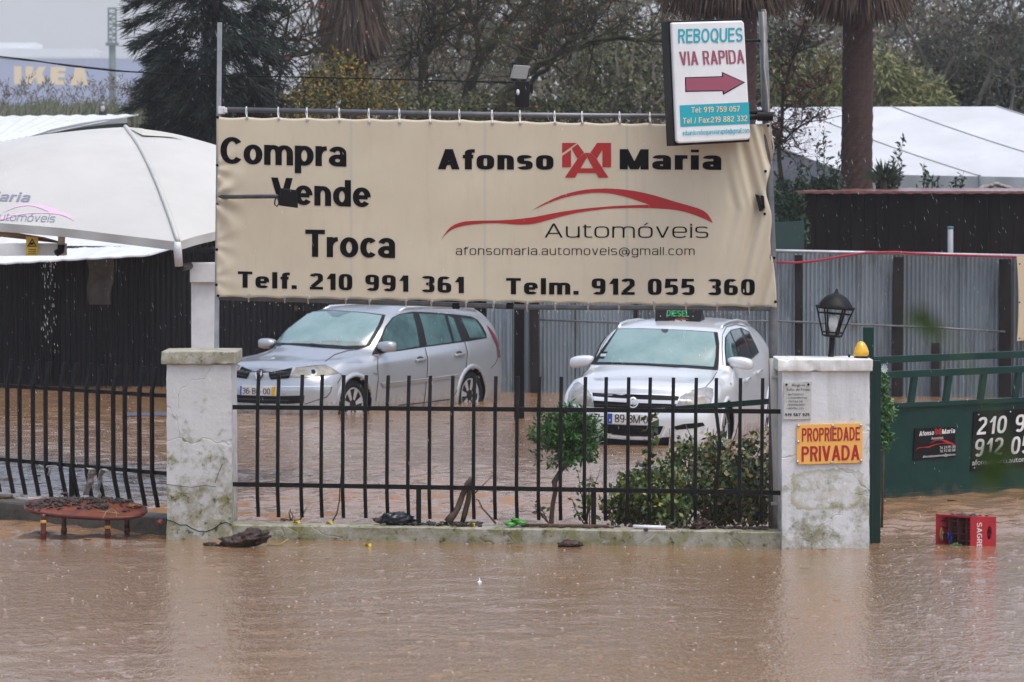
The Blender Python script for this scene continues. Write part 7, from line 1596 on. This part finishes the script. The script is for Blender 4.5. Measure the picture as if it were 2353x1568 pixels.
# ------------------------------------------------------------------ trees
def twig_tree(name, label, limbs, Y, seed, tw=70, leafm=None, nleaf=0, bark=None, depth=3, spread=.9, lsize=.06, gen=1.0, dl=1.0):
    """bare tree from a few limbs traced in the photo: twigs grow from every limb, some leaves hang on"""
    rnd = random.Random(seed); t = thing(name, label, 'tree', (at(limbs[0][0][0], 430, Y).x, Y, .3)); q = MB(); tips = []
    sc = Y / FPX
    for li, L in enumerate(limbs):
        n = len(L); dy = 0 if li == 0 else rnd.uniform(-.5, .5); P = [at(l[0], l[1], Y + dy * min(1, i / 2)) for i, l in enumerate(L)]; rr = [l[2] * sc / 2 for l in L]
        PP, RR = [], []
        for i in range(n - 1):
            for f in (0, .33, .66): PP.append(P[i].lerp(P[i + 1], f) + Vector((rnd.gauss(0, .02), 0, rnd.gauss(0, .015))) * (f > 0)); RR.append(rr[i] + (rr[i + 1] - rr[i]) * f)
        PP.append(P[-1]); RR.append(rr[-1]); q.tube(PP, RR, 8); tips.append((PP, RR))
    q.build('trunk', bark, t, True)
    V, F = [], []; ends = []
    def seg(a, b, r0, r1):
        d = (b - a).normalized(); x = d.orthogonal().normalized(); y = d.cross(x); k = len(V)
        for p, r in ((a, r0), (b, r1)):
            for j in range(3): an = j * 2.094; V.append(p + (x * math.cos(an) + y * math.sin(an)) * r)
        for j in range(3): F.append((k + j, k + (j + 1) % 3, k + 3 + (j + 1) % 3, k + 3 + j))
    def grow(p, d, L, r, dep):
        n = 4
        for i in range(n):
            d = (d + Vector((rnd.gauss(0, .22), rnd.gauss(0, .22), rnd.gauss(.03, .18)))).normalized(); e = p + d * (L / n); r2 = r * .82
            seg(p, e, r, r2); p, r = e, r2
            if dep > 0 and rnd.random() < .8:
                d2 = (d + Vector((rnd.gauss(0, spread), rnd.gauss(0, spread), rnd.gauss(.1, spread * .8)))).normalized(); grow(p, d2, L * rnd.uniform(.45, .75), r * .72, dep - 1)
            ends.append(p)
    for PP, RR in tips:
        m = max(3, int(tw * len(PP) / 20))
        for i in range(m):
            k = rnd.randrange(len(PP) // 4, len(PP)); d = (Vector((rnd.gauss(0, 1), rnd.gauss(0, .8), rnd.gauss(.5, .7)))).normalized()
            grow(PP[k], d, rnd.uniform(.5, 1.15) * gen, min(.018, RR[k] * .5) + .0045, depth)
    raw_obj('twigs', V, np.array(F), bark, t)
    if nleaf:
        rs = np.random.RandomState(seed); E_ = np.array([tuple(e) for e in ends]); P = E_[rs.randint(len(E_), size=nleaf)] + rs.normal(scale=.05, size=(nleaf, 3)); v, f = leaves(P, lsize, seed, aspect=.6, droop=.8); raw_obj('leaves', v, f, leafm, t)
def leafy(name, label, blobs, Y, n, size, m, seed, trunk=None, bark=None, cat='tree', per=3, aspect=.5, droop=.2, shell=.3, dep=.8):
    rnd = random.Random(seed); t = thing(name, label, cat, (at(blobs[0][0], 430, Y).x, Y, .3)); sc = Y / FPX
    cs = [at(x, y, Y + rnd.uniform(-dep, dep)) for x, y, rx, ry in blobs]; rr = [(rx * sc, max(rx, ry) * sc * .8, ry * sc) for x, y, rx, ry in blobs]
    q = MB(); b0 = Vector((at(blobs[0][0] if not trunk else trunk, 430, Y).x, Y, -.2))
    top = max(c.z for c in cs); q.tube([b0, b0 + Vector((.05, 0, top * .4)), b0 + Vector((-.03, 0, top * .7))], [.14, .11, .07], 8)
    for c in cs: q.tube([b0 + Vector((0, 0, min(top * .5, c.z * .5))), b0.lerp(c, .6) + Vector((0, 0, .1)), c], [.06, .035, .012], 6)
    q.build('trunk' if cat == 'tree' else 'stems', bark or M['tree_bark'], t, True)
    P = clump_points(cs, rr, n // per, seed, shell); rs = np.random.RandomState(seed); P = np.repeat(P, per, 0) + rs.normal(scale=size * .6, size=(len(P) * per, 3))
    P = P[P[:, 2] > .0]; v, f = leaves(P, size, seed, aspect=aspect, droop=droop); raw_obj('crown', v, f, m, t)
def palm(label, px, Y, tw, top, bot, skirt, seed, trunk_to=430):
    """palm with its old fronds hanging as a shaggy skirt; skirt: (left, right, lowest row)"""
    t = thing('palm_tree', label, 'tree', (at(px, 430, Y).x, Y, .3)); sc = Y / FPX; q = MB(); rnd = random.Random(seed); c = at(px, 200, Y); r = tw * sc / 2; zt = at(px, top, Y).z + 2.0
    ns = 90
    for i in range(ns + 1):
        z = -.3 + (zt + .3) * i / ns
        for j in range(20): a = j * math.pi / 10; k = r * (1 + .05 * ((i + j) % 2) + .035 * rnd.uniform(-1, 1)) * (1.08 - .12 * i / ns); q.v.append((c.x + (4 + px * 0 - 4) * 0 + k * math.cos(a) + .10 * (i / ns) * .5, Y + k * math.sin(a), z))
    for i in range(ns):
        for j in range(20): q.f.append((i * 20 + j, i * 20 + (j + 1) % 20, i * 20 + 20 + (j + 1) % 20, i * 20 + 20 + j))
    q.build('trunk', M['palm_bark'], t)
    V, F = [], []; xl, xr, yb = skirt; R_ = (xr - xl) / 2 * sc; cx = at((xl + xr) / 2, 100, Y).x; zb = at(px, yb, Y).z; z_top = zt
    for i in range(5200):
        a = rnd.uniform(0, 2 * math.pi); rr_ = R_ * (rnd.random() ** .55); z1 = zb + abs(rnd.gauss(0, .26)) + .35 * (rr_ / R_) ** 2 * rnd.random() + rnd.choice((0, 0, .3, .7, 1.2)); L = rnd.uniform(.35, 1.0); z0 = min(z1 + L, z_top + .6)
        rt = max(r, rr_ - .22 * (z0 - z1) ** .5 - .05); x0, y0 = cx + rt * math.cos(a), Y + rt * math.sin(a); x1, y1 = cx + rr_ * math.cos(a), Y + rr_ * math.sin(a); w = rnd.uniform(.006, .018); jx = rnd.gauss(0, .03); n = len(V)
        V.extend([(x0 - w, y0, z0), (x0 + w, y0, z0), ((x0 + x1) / 2 + w + jx, (y0 + y1) / 2, (z0 + z1) / 2 + .04), ((x0 + x1) / 2 - w + jx, (y0 + y1) / 2, (z0 + z1) / 2 + .04), (x1 + jx * 2, y1, z1), (x1 + jx * 2 + .003, y1, z1)])
        F.extend([(n, n + 1, n + 2, n + 3), (n + 3, n + 2, n + 5, n + 4)])
    raw_obj('dead_frond_skirt', V, np.array(F), M['thatch'], t)
    V, F = [], []
    for i in range(26):                                   # crown above the picture, seen only in the water
        a = i * 2.4; el = rnd.uniform(.1, 1.1); d = Vector((math.cos(a) * math.cos(el), math.sin(a) * math.cos(el), math.sin(el))); p0 = Vector((cx, Y, z_top + .5))
        for k in range(14):
            b = p0 + d * (k * .12) + Vector((0, 0, -.012 * k * k * .5)); s_ = d.cross(Vector((0, 0, 1))).normalized() * (.5 * math.sin((k + 1) / 15 * math.pi)); n = len(V)
            for sg in (-1, 1): n = len(V); V.extend([b, b + d * .05, b + s_ * sg + d * .2 + Vector((0, 0, -.08)), b + s_ * sg + d * .17 + Vector((0, 0, -.08))]); F.append((n, n + 1, n + 2, n + 3))
    raw_obj('crown', V, np.array(F), M['palm_leaf'], t)
def build_weather():
    rnd = random.Random(17); V, F = [], []
    def drop(p, L, r, lean):
        k = len(V); d = Vector((lean * L, 0, -L))
        V.extend([p, p + d * .7 + Vector((r, 0, 0)), p + d * .7 + Vector((-r * .5, r * .87, 0)), p + d * .7 + Vector((-r * .5, -r * .87, 0)), p + d]); F.extend([(k, k + 1, k + 2), (k, k + 2, k + 3), (k, k + 3, k + 1), (k + 4, k + 2, k + 1), (k + 4, k + 3, k + 2), (k + 4, k + 1, k + 3)])
    for i in range(4200):
        Y = rnd.uniform(28, 75); p = at(rnd.uniform(-60, 2420), rnd.uniform(-40, 1250), Y)
        if p.z < .05: continue
        drop(p, rnd.uniform(.008, .05), rnd.uniform(.0006, .0013), .25)
    rain = mat('raindrop', (.85, .87, .9), .15); o = raw_obj('rain', V, F, rain); tag(o, 'fine rain falling across the whole scene', 'rain', kind='stuff')
    V, F = [], []
    for i in range(70):
        px = rnd.choice((96, 103, 109, 118, 126)) + rnd.gauss(0, 2); drop(at(px, 592 + 215 * rnd.random() ** 1.3, 34.0), rnd.uniform(.008, .045), rnd.uniform(.002, .0035), 0)
    for i in range(46):
        px = 560 + i * 26 + rnd.uniform(-8, 8); y = 684 + 22 * min(1, (px - 499) / 700) + 3 * max(0, (px - 1200) / 580) + 8; drop(at(px, y + rnd.choice((0, 0, 0, 3, 9)), 30.62 - .6 * (px - 497) / 1288 + .04), .014, .0035, 0)
    o = raw_obj('water_drops', V, F, rain); tag(o, 'drops dripping from the white beam and the lower banner rail', 'drops', kind='stuff')
    # a weed close to the lens, far out of focus
    t = thing('roadside_weed', 'green weed stem very close to the viewer, blurred at the right edge', 'plant', tuple(at(2420, 1560, 3.1))); m = mat('near_leaf', (.06, .11, .012), .5, c2=(.035, .07, .012), scale=20); Y = 3.1
    b0 = at(2440, 1560, Y); st = [Vector((b0.x + .1, Y, -.3)), b0, at(2400, 1250, Y), at(2330, 1060, Y), at(2240, 860, Y), at(2150, 735, Y)]; MB().tube(st, [.004, .003, .0022, .0018, .0014, .0008], 6).build('stem', m, t, True)
    MB().tube([at(2330, 1060, Y), at(2290, 1075, Y), at(2230, 1010, Y)], [.0014, .001, .0006], 5).build('stem', m, t, True)
    for (x, y, a, L, w) in ((2330, 1060, 205, .034, .014), (2320, 1090, 160, .030, .016), (2150, 735, 185, .026, .012), (2170, 750, 130, .020, .010)):
        c = at(x, y, Y); d = Vector((math.cos(R(a)), .25, -math.sin(R(a)) * .5)).normalized(); s_ = d.cross(Vector((.2, 1, .3))).normalized(); q = MB()
        q.grid(lambda u, v: c + d * (u * L) + s_ * ((v - .5) * w * math.sin(math.pi * min(1, u * .97 + .03)) * 1.6) + Vector((0, .004 * math.sin(v * 3.1), 0)), 8, 4); q.build('leaf', m, t, True)
def build_trees():
    I = lambda n, *c: mat(n, c[0], .6, island=c, spec=.25)
    M['tree_bark'] = mat('tree_bark', (.035, .030, .025), .8, c2=(.065, .062, .045), scale=3, spec=.2)
    M['mossy_bark'] = mat('mossy_bark', (.020, .017, .013), .85, c2=(.06, .062, .032), scale=3, spec=.2); M['pale_bark'] = mat('pale_bark', (.12, .11, .09), .8, c2=(.19, .18, .15), scale=3, spec=.2)
    M['palm_bark'] = mat('palm_bark', (.035, .017, .013), .8, c2=(.07, .034, .026), scale=16, stretch=(1, 1, 2.5), bump=1, bscale=40); M['thatch'] = I('dead_frond', (.020, .012, .009), (.045, .028, .02), (.085, .055, .04), (.14, .10, .075)); M['palm_leaf'] = I('palm_leaf', (.015, .035, .012), (.03, .06, .02))
    con = I('conifer_spray', (.006, .012, .010), (.010, .020, .016), (.018, .032, .024), (.03, .045, .034))
    brn = I('brown_leaf', (.07, .04, .022), (.12, .065, .035), (.17, .08, .035), (.14, .12, .045)); red = I('russet_leaf', (.10, .025, .014), (.17, .04, .02), (.10, .045, .02), (.22, .07, .03))
    yel = I('autumn_leaf', (.028, .045, .014), (.05, .07, .018), (.10, .10, .024), (.17, .13, .028), (.44, .24, .03)); oli = I('olive_leaf', (.032, .042, .02), (.06, .072, .032), (.105, .115, .05), (.18, .165, .08))
    dk = I('dark_evergreen', (.016, .027, .018), (.030, .047, .028), (.052, .074, .044), (.085, .10, .065)); bam = I('bamboo_leaf', (.075, .09, .03), (.125, .145, .05), (.18, .19, .08), (.24, .23, .10)); gry = I('grey_olive_leaf', (.05, .055, .045), (.075, .08, .062), (.10, .105, .08))
    # --- drooping conifer
    Y = 66.0; t = thing('conifer_tree', 'dark drooping conifer at the left, plumes hanging over the parasol', 'tree', (at(470, 430, Y).x, Y, .3)); c = at(468, 200, Y); rnd = random.Random(2); sc = Y / FPX
    MB().tube([(c.x, Y, -.3), (c.x + .1, Y, 4), (c.x + .15, Y, 8.2)], [.22, .16, .06], 10).build('trunk', M['tree_bark'], t, True)
    P, Dr = [], []; br = MB(); 
    def plume(a, b, n, w):
        for k in range(n):
            f = rnd.random() ** .75; p = a.lerp(b, f) + Vector((0, 0, .22 * math.sin(f * 3.1))) ; s_ = w * (1.15 - f * .75); dd = (b - a).normalized(); Dr.append((dd.x, dd.y, dd.z - .55)); P.append((p.x + rnd.gauss(0, s_), p.y + rnd.gauss(0, s_), p.z + rnd.gauss(0, s_ * .7) - .12 * f))
    for i in range(250):
        z = rnd.uniform(.6, 7.4); a = rnd.uniform(0, 2 * math.pi); wid = 1.05 if z < 2.4 else (1.15 if z < 3.6 else 1.25); wid *= (1 - .10 * abs(math.sin(z * 1.9)))
        L = wid * rnd.uniform(.55, 1.05); p0 = Vector((c.x + .05 + .15 * math.cos(a), Y + .15 * math.sin(a), z + .25)); p1 = p0 + Vector((math.cos(a) * L, math.sin(a) * L, rnd.uniform(-.25, .25))); br.tube([p0, p0.lerp(p1, .5) + Vector((0, 0, .12)), p1], [.02, .012, .004], 4); plume(p0, p1, 210, .10)
    for x0, y0, x1, y1, n in ((430, 60, 300, 48, 260), (420, 110, 318, 92, 240), (430, 30, 300, 2, 260), (420, 140, 345, 128, 200), (430, 230, 318, 196, 220), (420, 260, 300, 236, 260), (440, 285, 330, 290, 220), (540, 60, 640, 10, 300), (550, 100, 628, 120, 260), (540, 150, 602, 180, 220), (550, 200, 600, 240, 220), (540, 250, 596, 285, 200), (430, 190, 350, 172, 160)):
        plume(at(x0, y0, Y), at(x1, y1, Y), n, .075)
    br.build('branches', M['tree_bark'], t, True)
    P = np.array(P); Dr = np.array(Dr); P = np.concatenate([P, P + np.random.RandomState(1).normal(scale=.05, size=P.shape)]); Dr = np.concatenate([Dr, Dr]); v, f = leaves(P, .20, 3, Dr, .33, aspect=.075, jitter=.5); raw_obj('crown', v, f, con, t)
    # --- palms
    palm('short shaggy palm behind the bare trees, left of centre', 812, 72, 60, 0, 430, (728, 892, 158), 31)
    palm('shaggy palm hidden behind the light box sign', 1690, 57, 84, 0, 430, (1500, 1840, 62), 32)
    palm('palm with a thick bare brown trunk rising before the white marquee', 1966, 58, 68, 0, 430, (1832, 2104, 70), 33)
    # --- bare trees
    B = 452.0
    zz = lambda L: [(496.3 + x * .45313, y * .45313, w) for x, y, w in L]
    twig_tree('bare_tree', 'dark forked bare tree left of the floodlight post', [zz([(1045, 960, 30), (1048, 600, 26), (1050, 300, 22), (1090, 235, 19), (1120, 200, 17), (1165, 80, 14), (1185, -40, 11)]), zz([(1050, 300, 16), (1020, 262, 12), (995, 250, 7)]), zz([(1120, 200, 11), (1100, 100, 9), (1060, 0, 7), (1040, -80, 5)])], 74, 1, 38, brn, 600, M['mossy_bark'])
    twig_tree('bare_tree', 'bare tree with a long limb rising right behind the banner middle', [zz([(1240, 960, 34), (1270, 520, 28), (1330, 300, 24), (1420, 180, 20), (1500, 90, 17), (1580, 0, 14), (1640, -80, 10)]), zz([(1330, 300, 16), (1325, 180, 13), (1290, 60, 10), (1270, -60, 8)]), zz([(1230, 260, 12), (1250, 120, 10), (1215, 10, 8), (1200, -60, 6)])], 76, 2, 38, brn, 700, M['mossy_bark'])
    twig_tree('bare_tree', 'bare tree with a thick leaning limb above the floodlight post', [zz([(1480, 960, 36), (1500, 560, 34), (1545, 330, 31), (1620, 190, 29), (1690, 50, 25), (1712, -60, 20)]), zz([(1640, 160, 16), (1680, 130, 14), (1800, 90, 12), (1890, 55, 10), (1970, 5, 8)]), zz([(1540, 560, 14), (1610, 400, 12), (1700, 320, 11), (1800, 200, 8), (1850, 120, 5)])], 70, 3, 34, brn, 600, M['mossy_bark'])
    twig_tree('bare_tree', 'bare tree whose long arching branch reaches right behind the light box sign', [zz([(1430, 960, 26), (1450, 470, 20), (1600, 360, 17), (1720, 280, 15), (1860, 215, 13), (1960, 198, 12), (2060, 192, 11), (2250, 208, 8)]), zz([(1860, 215, 8), (1920, 120, 6), (1950, 20, 5)])], 68, 4, 32, brn, 500, M['mossy_bark'])
    twig_tree('bare_tree', 'slender bare tree with arching branches and russet leaves beside the conifer', [zz([(330, 960, 24), (300, 560, 18), (250, 330, 15), (330, 298, 13), (400, 280, 11), (520, 262, 8)]), zz([(250, 330, 11), (280, 215, 9), (360, 200, 8), (450, 202, 7), (545, 262, 5)]), zz([(250, 330, 9), (300, 120, 7), (420, 40, 5), (500, -20, 4)]), zz([(300, 560, 9), (360, 130, 6), (380, 20, 4), (300, -60, 3)])], 68, 5, 24, red, 260, M['mossy_bark'], lsize=.09)
    twig_tree('bare_tree', 'pale stemmed bare tree between the short palm and the dark forked tree', [zz([(985, 960, 18), (975, 400, 14), (950, 200, 12), (930, 80, 10), (900, -30, 8)]), zz([(975, 400, 9), (900, 260, 7), (860, 150, 5)])], 78, 6, 40, brn, 600, M['pale_bark'])
    twig_tree('bare_tree', 'bare tree with russet leaves right of the light box sign post', [[(1800, B, 12), (1790, 330, 10), (1800, 200, 8), (1830, 120, 6), (1850, 40, 4)], [(1790, 330, 6), (1840, 290, 5), (1890, 262, 3)], [(1795, 260, 6), (1860, 210, 4), (1900, 190, 3)], [(1790, 330, 6), (1785, 300, 5), (1800, 340, 3), (1815, 362, 2)]], 60, 7, 46, red, 700, M['tree_bark'], lsize=.07, gen=.55)
    twig_tree('bare_tree', 'grey tangled tree at the top right corner', [[(2190, B, 20), (2160, 200, 14), (2120, 130, 11), (2080, 60, 8), (2060, -30, 5)], [(2160, 200, 10), (2200, 110, 8), (2240, 30, 6), (2260, -30, 4)], [(2240, 250, 12), (2290, 130, 10), (2340, 50, 7), (2400, 0, 5)], [(2300, B, 12), (2330, 200, 8), (2300, 90, 6), (2330, -10, 4)]], 84, 8, 66, gry, 2600, M['pale_bark'], lsize=.10)
    # --- leafy ones
    leafy('autumn_shrub', 'autumn shrub with yellow and green leaves above the banner left', [(760, 210, 70, 60), (690, 240, 60, 45), (830, 220, 60, 50), (720, 175, 40, 40), (800, 165, 40, 45), (880, 240, 50, 36), (640, 262, 46, 30), (770, 140, 24, 30), (905, 195, 30, 40), (620, 222, 24, 26)], 67, 5200, .07, yel, 41, cat='shrub', shell=.05, dep=1.2)
    leafy('ivy_thicket', 'dark ivy covered shrubs just above the banner middle', [(960, 250, 60, 36), (1040, 255, 60, 30), (1120, 245, 50, 40), (1240, 250, 60, 34), (1330, 250, 60, 40), (1010, 225, 40, 30)], 69, 5200, .08, oli, 42, cat='shrub')
    leafy('olive_tree', 'dull olive green tree crown behind the arching branch', [(1400, 160, 80, 90), (1480, 220, 70, 70), (1330, 200, 60, 70), (1450, 90, 60, 60), (1380, 260, 80, 40), (1500, 140, 40, 60)], 88, 5200, .11, oli, 43, shell=.1)
    leafy('bamboo_clump', 'light olive bamboo clump left of the bare palm trunk', [(1850, 200, 50, 60), (1900, 170, 40, 60), (1880, 240, 60, 30), (1820, 240, 40, 40), (1920, 215, 26, 60), (1790, 190, 36, 70)], 80, 5600, .15, bam, 44, cat='bamboo', aspect=.22, droop=.7)
    leafy('bamboo_clump', 'light olive bamboo clump right of the bare palm trunk', [(2040, 215, 40, 40), (2090, 200, 50, 40), (2140, 220, 40, 40), (2060, 170, 36, 40), (2030, 150, 24, 50), (2110, 240, 70, 20)], 80, 5200, .15, bam, 45, cat='bamboo', aspect=.22, droop=.7)
    leafy('evergreen_tree', 'big dark evergreen tree behind the right end of the marquee', [(2180, 140, 70, 70), (2260, 170, 80, 80), (2340, 160, 70, 90), (2220, 220, 80, 40), (2310, 240, 80, 30), (2130, 120, 40, 50), (2390, 210, 60, 60)], 86, 9000, .11, dk, 46, shell=.15)
    leafy('evergreen_tree', 'dark evergreen crown between the two palm trunks', [(1790, 110, 50, 70), (1740, 170, 50, 80), (1850, 110, 50, 50), (1700, 240, 60, 40)], 86, 3600, .11, dk, 47, shell=.15)
    # --- one hazy mass behind them all
    rs = np.random.RandomState(9); n = 46000; px = rs.uniform(560, 2450, n); u = rs.uniform(0, 1, n)
    top = np.where(px < 760, 215 - (px - 560) * .38, 80 - 150 * np.clip((px - 760) / 300, 0, 1)) + 40 * np.sin(px * .013) + 25 * np.sin(px * .047 + 1); top = np.where(px > 2000, -30 + (px - 2000) * .22, top)
    py = top + (450 - top) * u ** .8; Yb = rs.uniform(92, 104, n); P = np.array([tuple(at(a, b, c_)) for a, b, c_ in zip(px, py, Yb)]); keep = np.array([noise.noise(Vector((a * .012, b * .015, 4))) > -.28 - .35 * (b - 60) / 300 for a, b in zip(px, py)]); P = P[keep]
    v, f = leaves(P, .23, 10, aspect=.4); o = raw_obj('woodland', v, f, I('far_wood', (.07, .058, .038), (.13, .105, .068), (.18, .15, .10), (.10, .115, .055), (.23, .19, .14))); tag(o, 'brown grey winter woodland massed behind the trees', 'wood', kind='stuff')
    V, F = [], []; rnd = random.Random(11)               # its bare poles and twigs
    for i in range(1500):
        x = rnd.uniform(700, 2450); y = rnd.uniform(-40, 330); Yt = rnd.uniform(86, 100); a = at(x, y, Yt); d = Vector((rnd.gauss(0, .6), 0, rnd.uniform(.3, 1))).normalized(); L = rnd.uniform(.5, 2.2); w = rnd.uniform(.006, .03); k = len(V); b = a + d * L; s_ = Vector((d.z, 0, -d.x)) * w; m_ = a.lerp(b, .5) + s_ * rnd.uniform(-4, 4)
        V.extend([a - s_, a + s_, m_ + s_ * .8, m_ - s_ * .8, b + s_ * .4, b - s_ * .4]); F.extend([(k, k + 1, k + 2, k + 3), (k + 3, k + 2, k + 4, k + 5)])
    o = raw_obj('woodland_twigs', V, np.array(F), M['pale_bark']); tag(o, 'bare pale twigs of the winter woodland', 'wood', kind='stuff')
    # --- shrubs before the marquee
    rosem = I('rosemary_leaf', (.012, .028, .018), (.022, .05, .03), (.04, .08, .045), (.06, .10, .06))
    def spiky(label, stems, Y, seed, name='spiky_shrub', m=rosem):
        t = thing(name, label, 'shrub', (at(stems[0][0], 430, Y).x, Y, .3)); q = MB(); P = []; rnd = random.Random(seed)
        for x0, y0, x1, y1 in stems:
            a, b = at(x0, y0, Y + rnd.uniform(-.2, .2)), at(x1, y1, Y); q.tube([a, a.lerp(b, .5) + Vector((rnd.gauss(0, .03), 0, 0)), b], [.009, .006, .002], 4); n = int((b - a).length / .010)
            P += [tuple(a.lerp(b, k / n) + Vector((rnd.gauss(0, .034), rnd.gauss(0, .034), 0)) * (1.3 - k / n)) for k in range(n)]
        q.build('stems', M['tree_bark'], t, True); v, f = leaves(P, .085, seed, aspect=.34, droop=-.5); raw_obj('leaves', v, f, m, t)
    rnd = random.Random(77); st = [(1900, 470, 1893, 300), (1890, 470, 1878, 338), (1850, 480, 1835, 372), (1870, 470, 1858, 380), (1915, 460, 1928, 352), (1820, 500, 1800, 408), (1880, 480, 1915, 390), (1930, 460, 1922, 400)] + [(rnd.uniform(1790, 1935), 510, rnd.uniform(1785, 1935), rnd.uniform(405, 470)) for _ in range(95)]
    spiky('tall spiky rosemary like shrub left of the bare palm trunk', st, 56.9, 51)
    spiky('spiky shrub with one long shoot right of the bare palm trunk', [(2030, 450, 2078, 315), (2040, 450, 2050, 372), (2060, 450, 2074, 368)] + [(rnd.uniform(2010, 2060), 450, rnd.uniform(2008, 2072), rnd.uniform(385, 425)) for _ in range(22)], 57.4, 52)
    spiky('row of thin shoots standing before the marquee valance', [(2122, 435, 2122, 380), (2133, 435, 2134, 404), (2142, 435, 2141, 406), (2158, 435, 2157, 410), (2190, 435, 2193, 408), (2208, 435, 2212, 400)], 58.6, 53)
    spiky('low green shrub left of the dark shed wall', [(rnd.uniform(1785, 1850), 560, rnd.uniform(1780, 1850), rnd.uniform(440, 520)) for _ in range(60)], 54.6, 54)
    t = thing('yucca', 'spiky yucca rosette beside the bare palm trunk', 'plant', tuple(at(2030, 435, 57.2))); V, F = [], []; c = at(2030, 415, 57.2)
    for i in range(60):
        a = rnd.uniform(0, 2 * math.pi); el = rnd.uniform(.1, 1.45); L = rnd.uniform(.25, .40); d = Vector((math.cos(a) * math.cos(el), math.sin(a) * math.cos(el), math.sin(el))); s_ = d.cross(Vector((0, 1, .2))).normalized() * .018; k = len(V); V.extend([c - s_, c + s_, c + d * L * .6 + s_ * .8, c + d * L * .6 - s_ * .8, c + d * L]); F.extend([(k, k + 1, k + 2, k + 3), (k + 3, k + 2, k + 4)])
    raw_obj('leaves', V, F, rosem, t); q = MB().tube([(c.x, c.y, -.2), tuple(c)], .05, 8).build('stem', M['tree_bark'], t)
build_setting(); build_pillars(); NRM = build_walls(); ONL = build_fences(NRM); build_hoarding(); build_lightbox(); build_cars()
build_pillar_things(); build_gate(); build_crate(); build_table(); build_flotsam(); build_front_plants()
build_yard(); build_far(); build_trees()
build_weather()
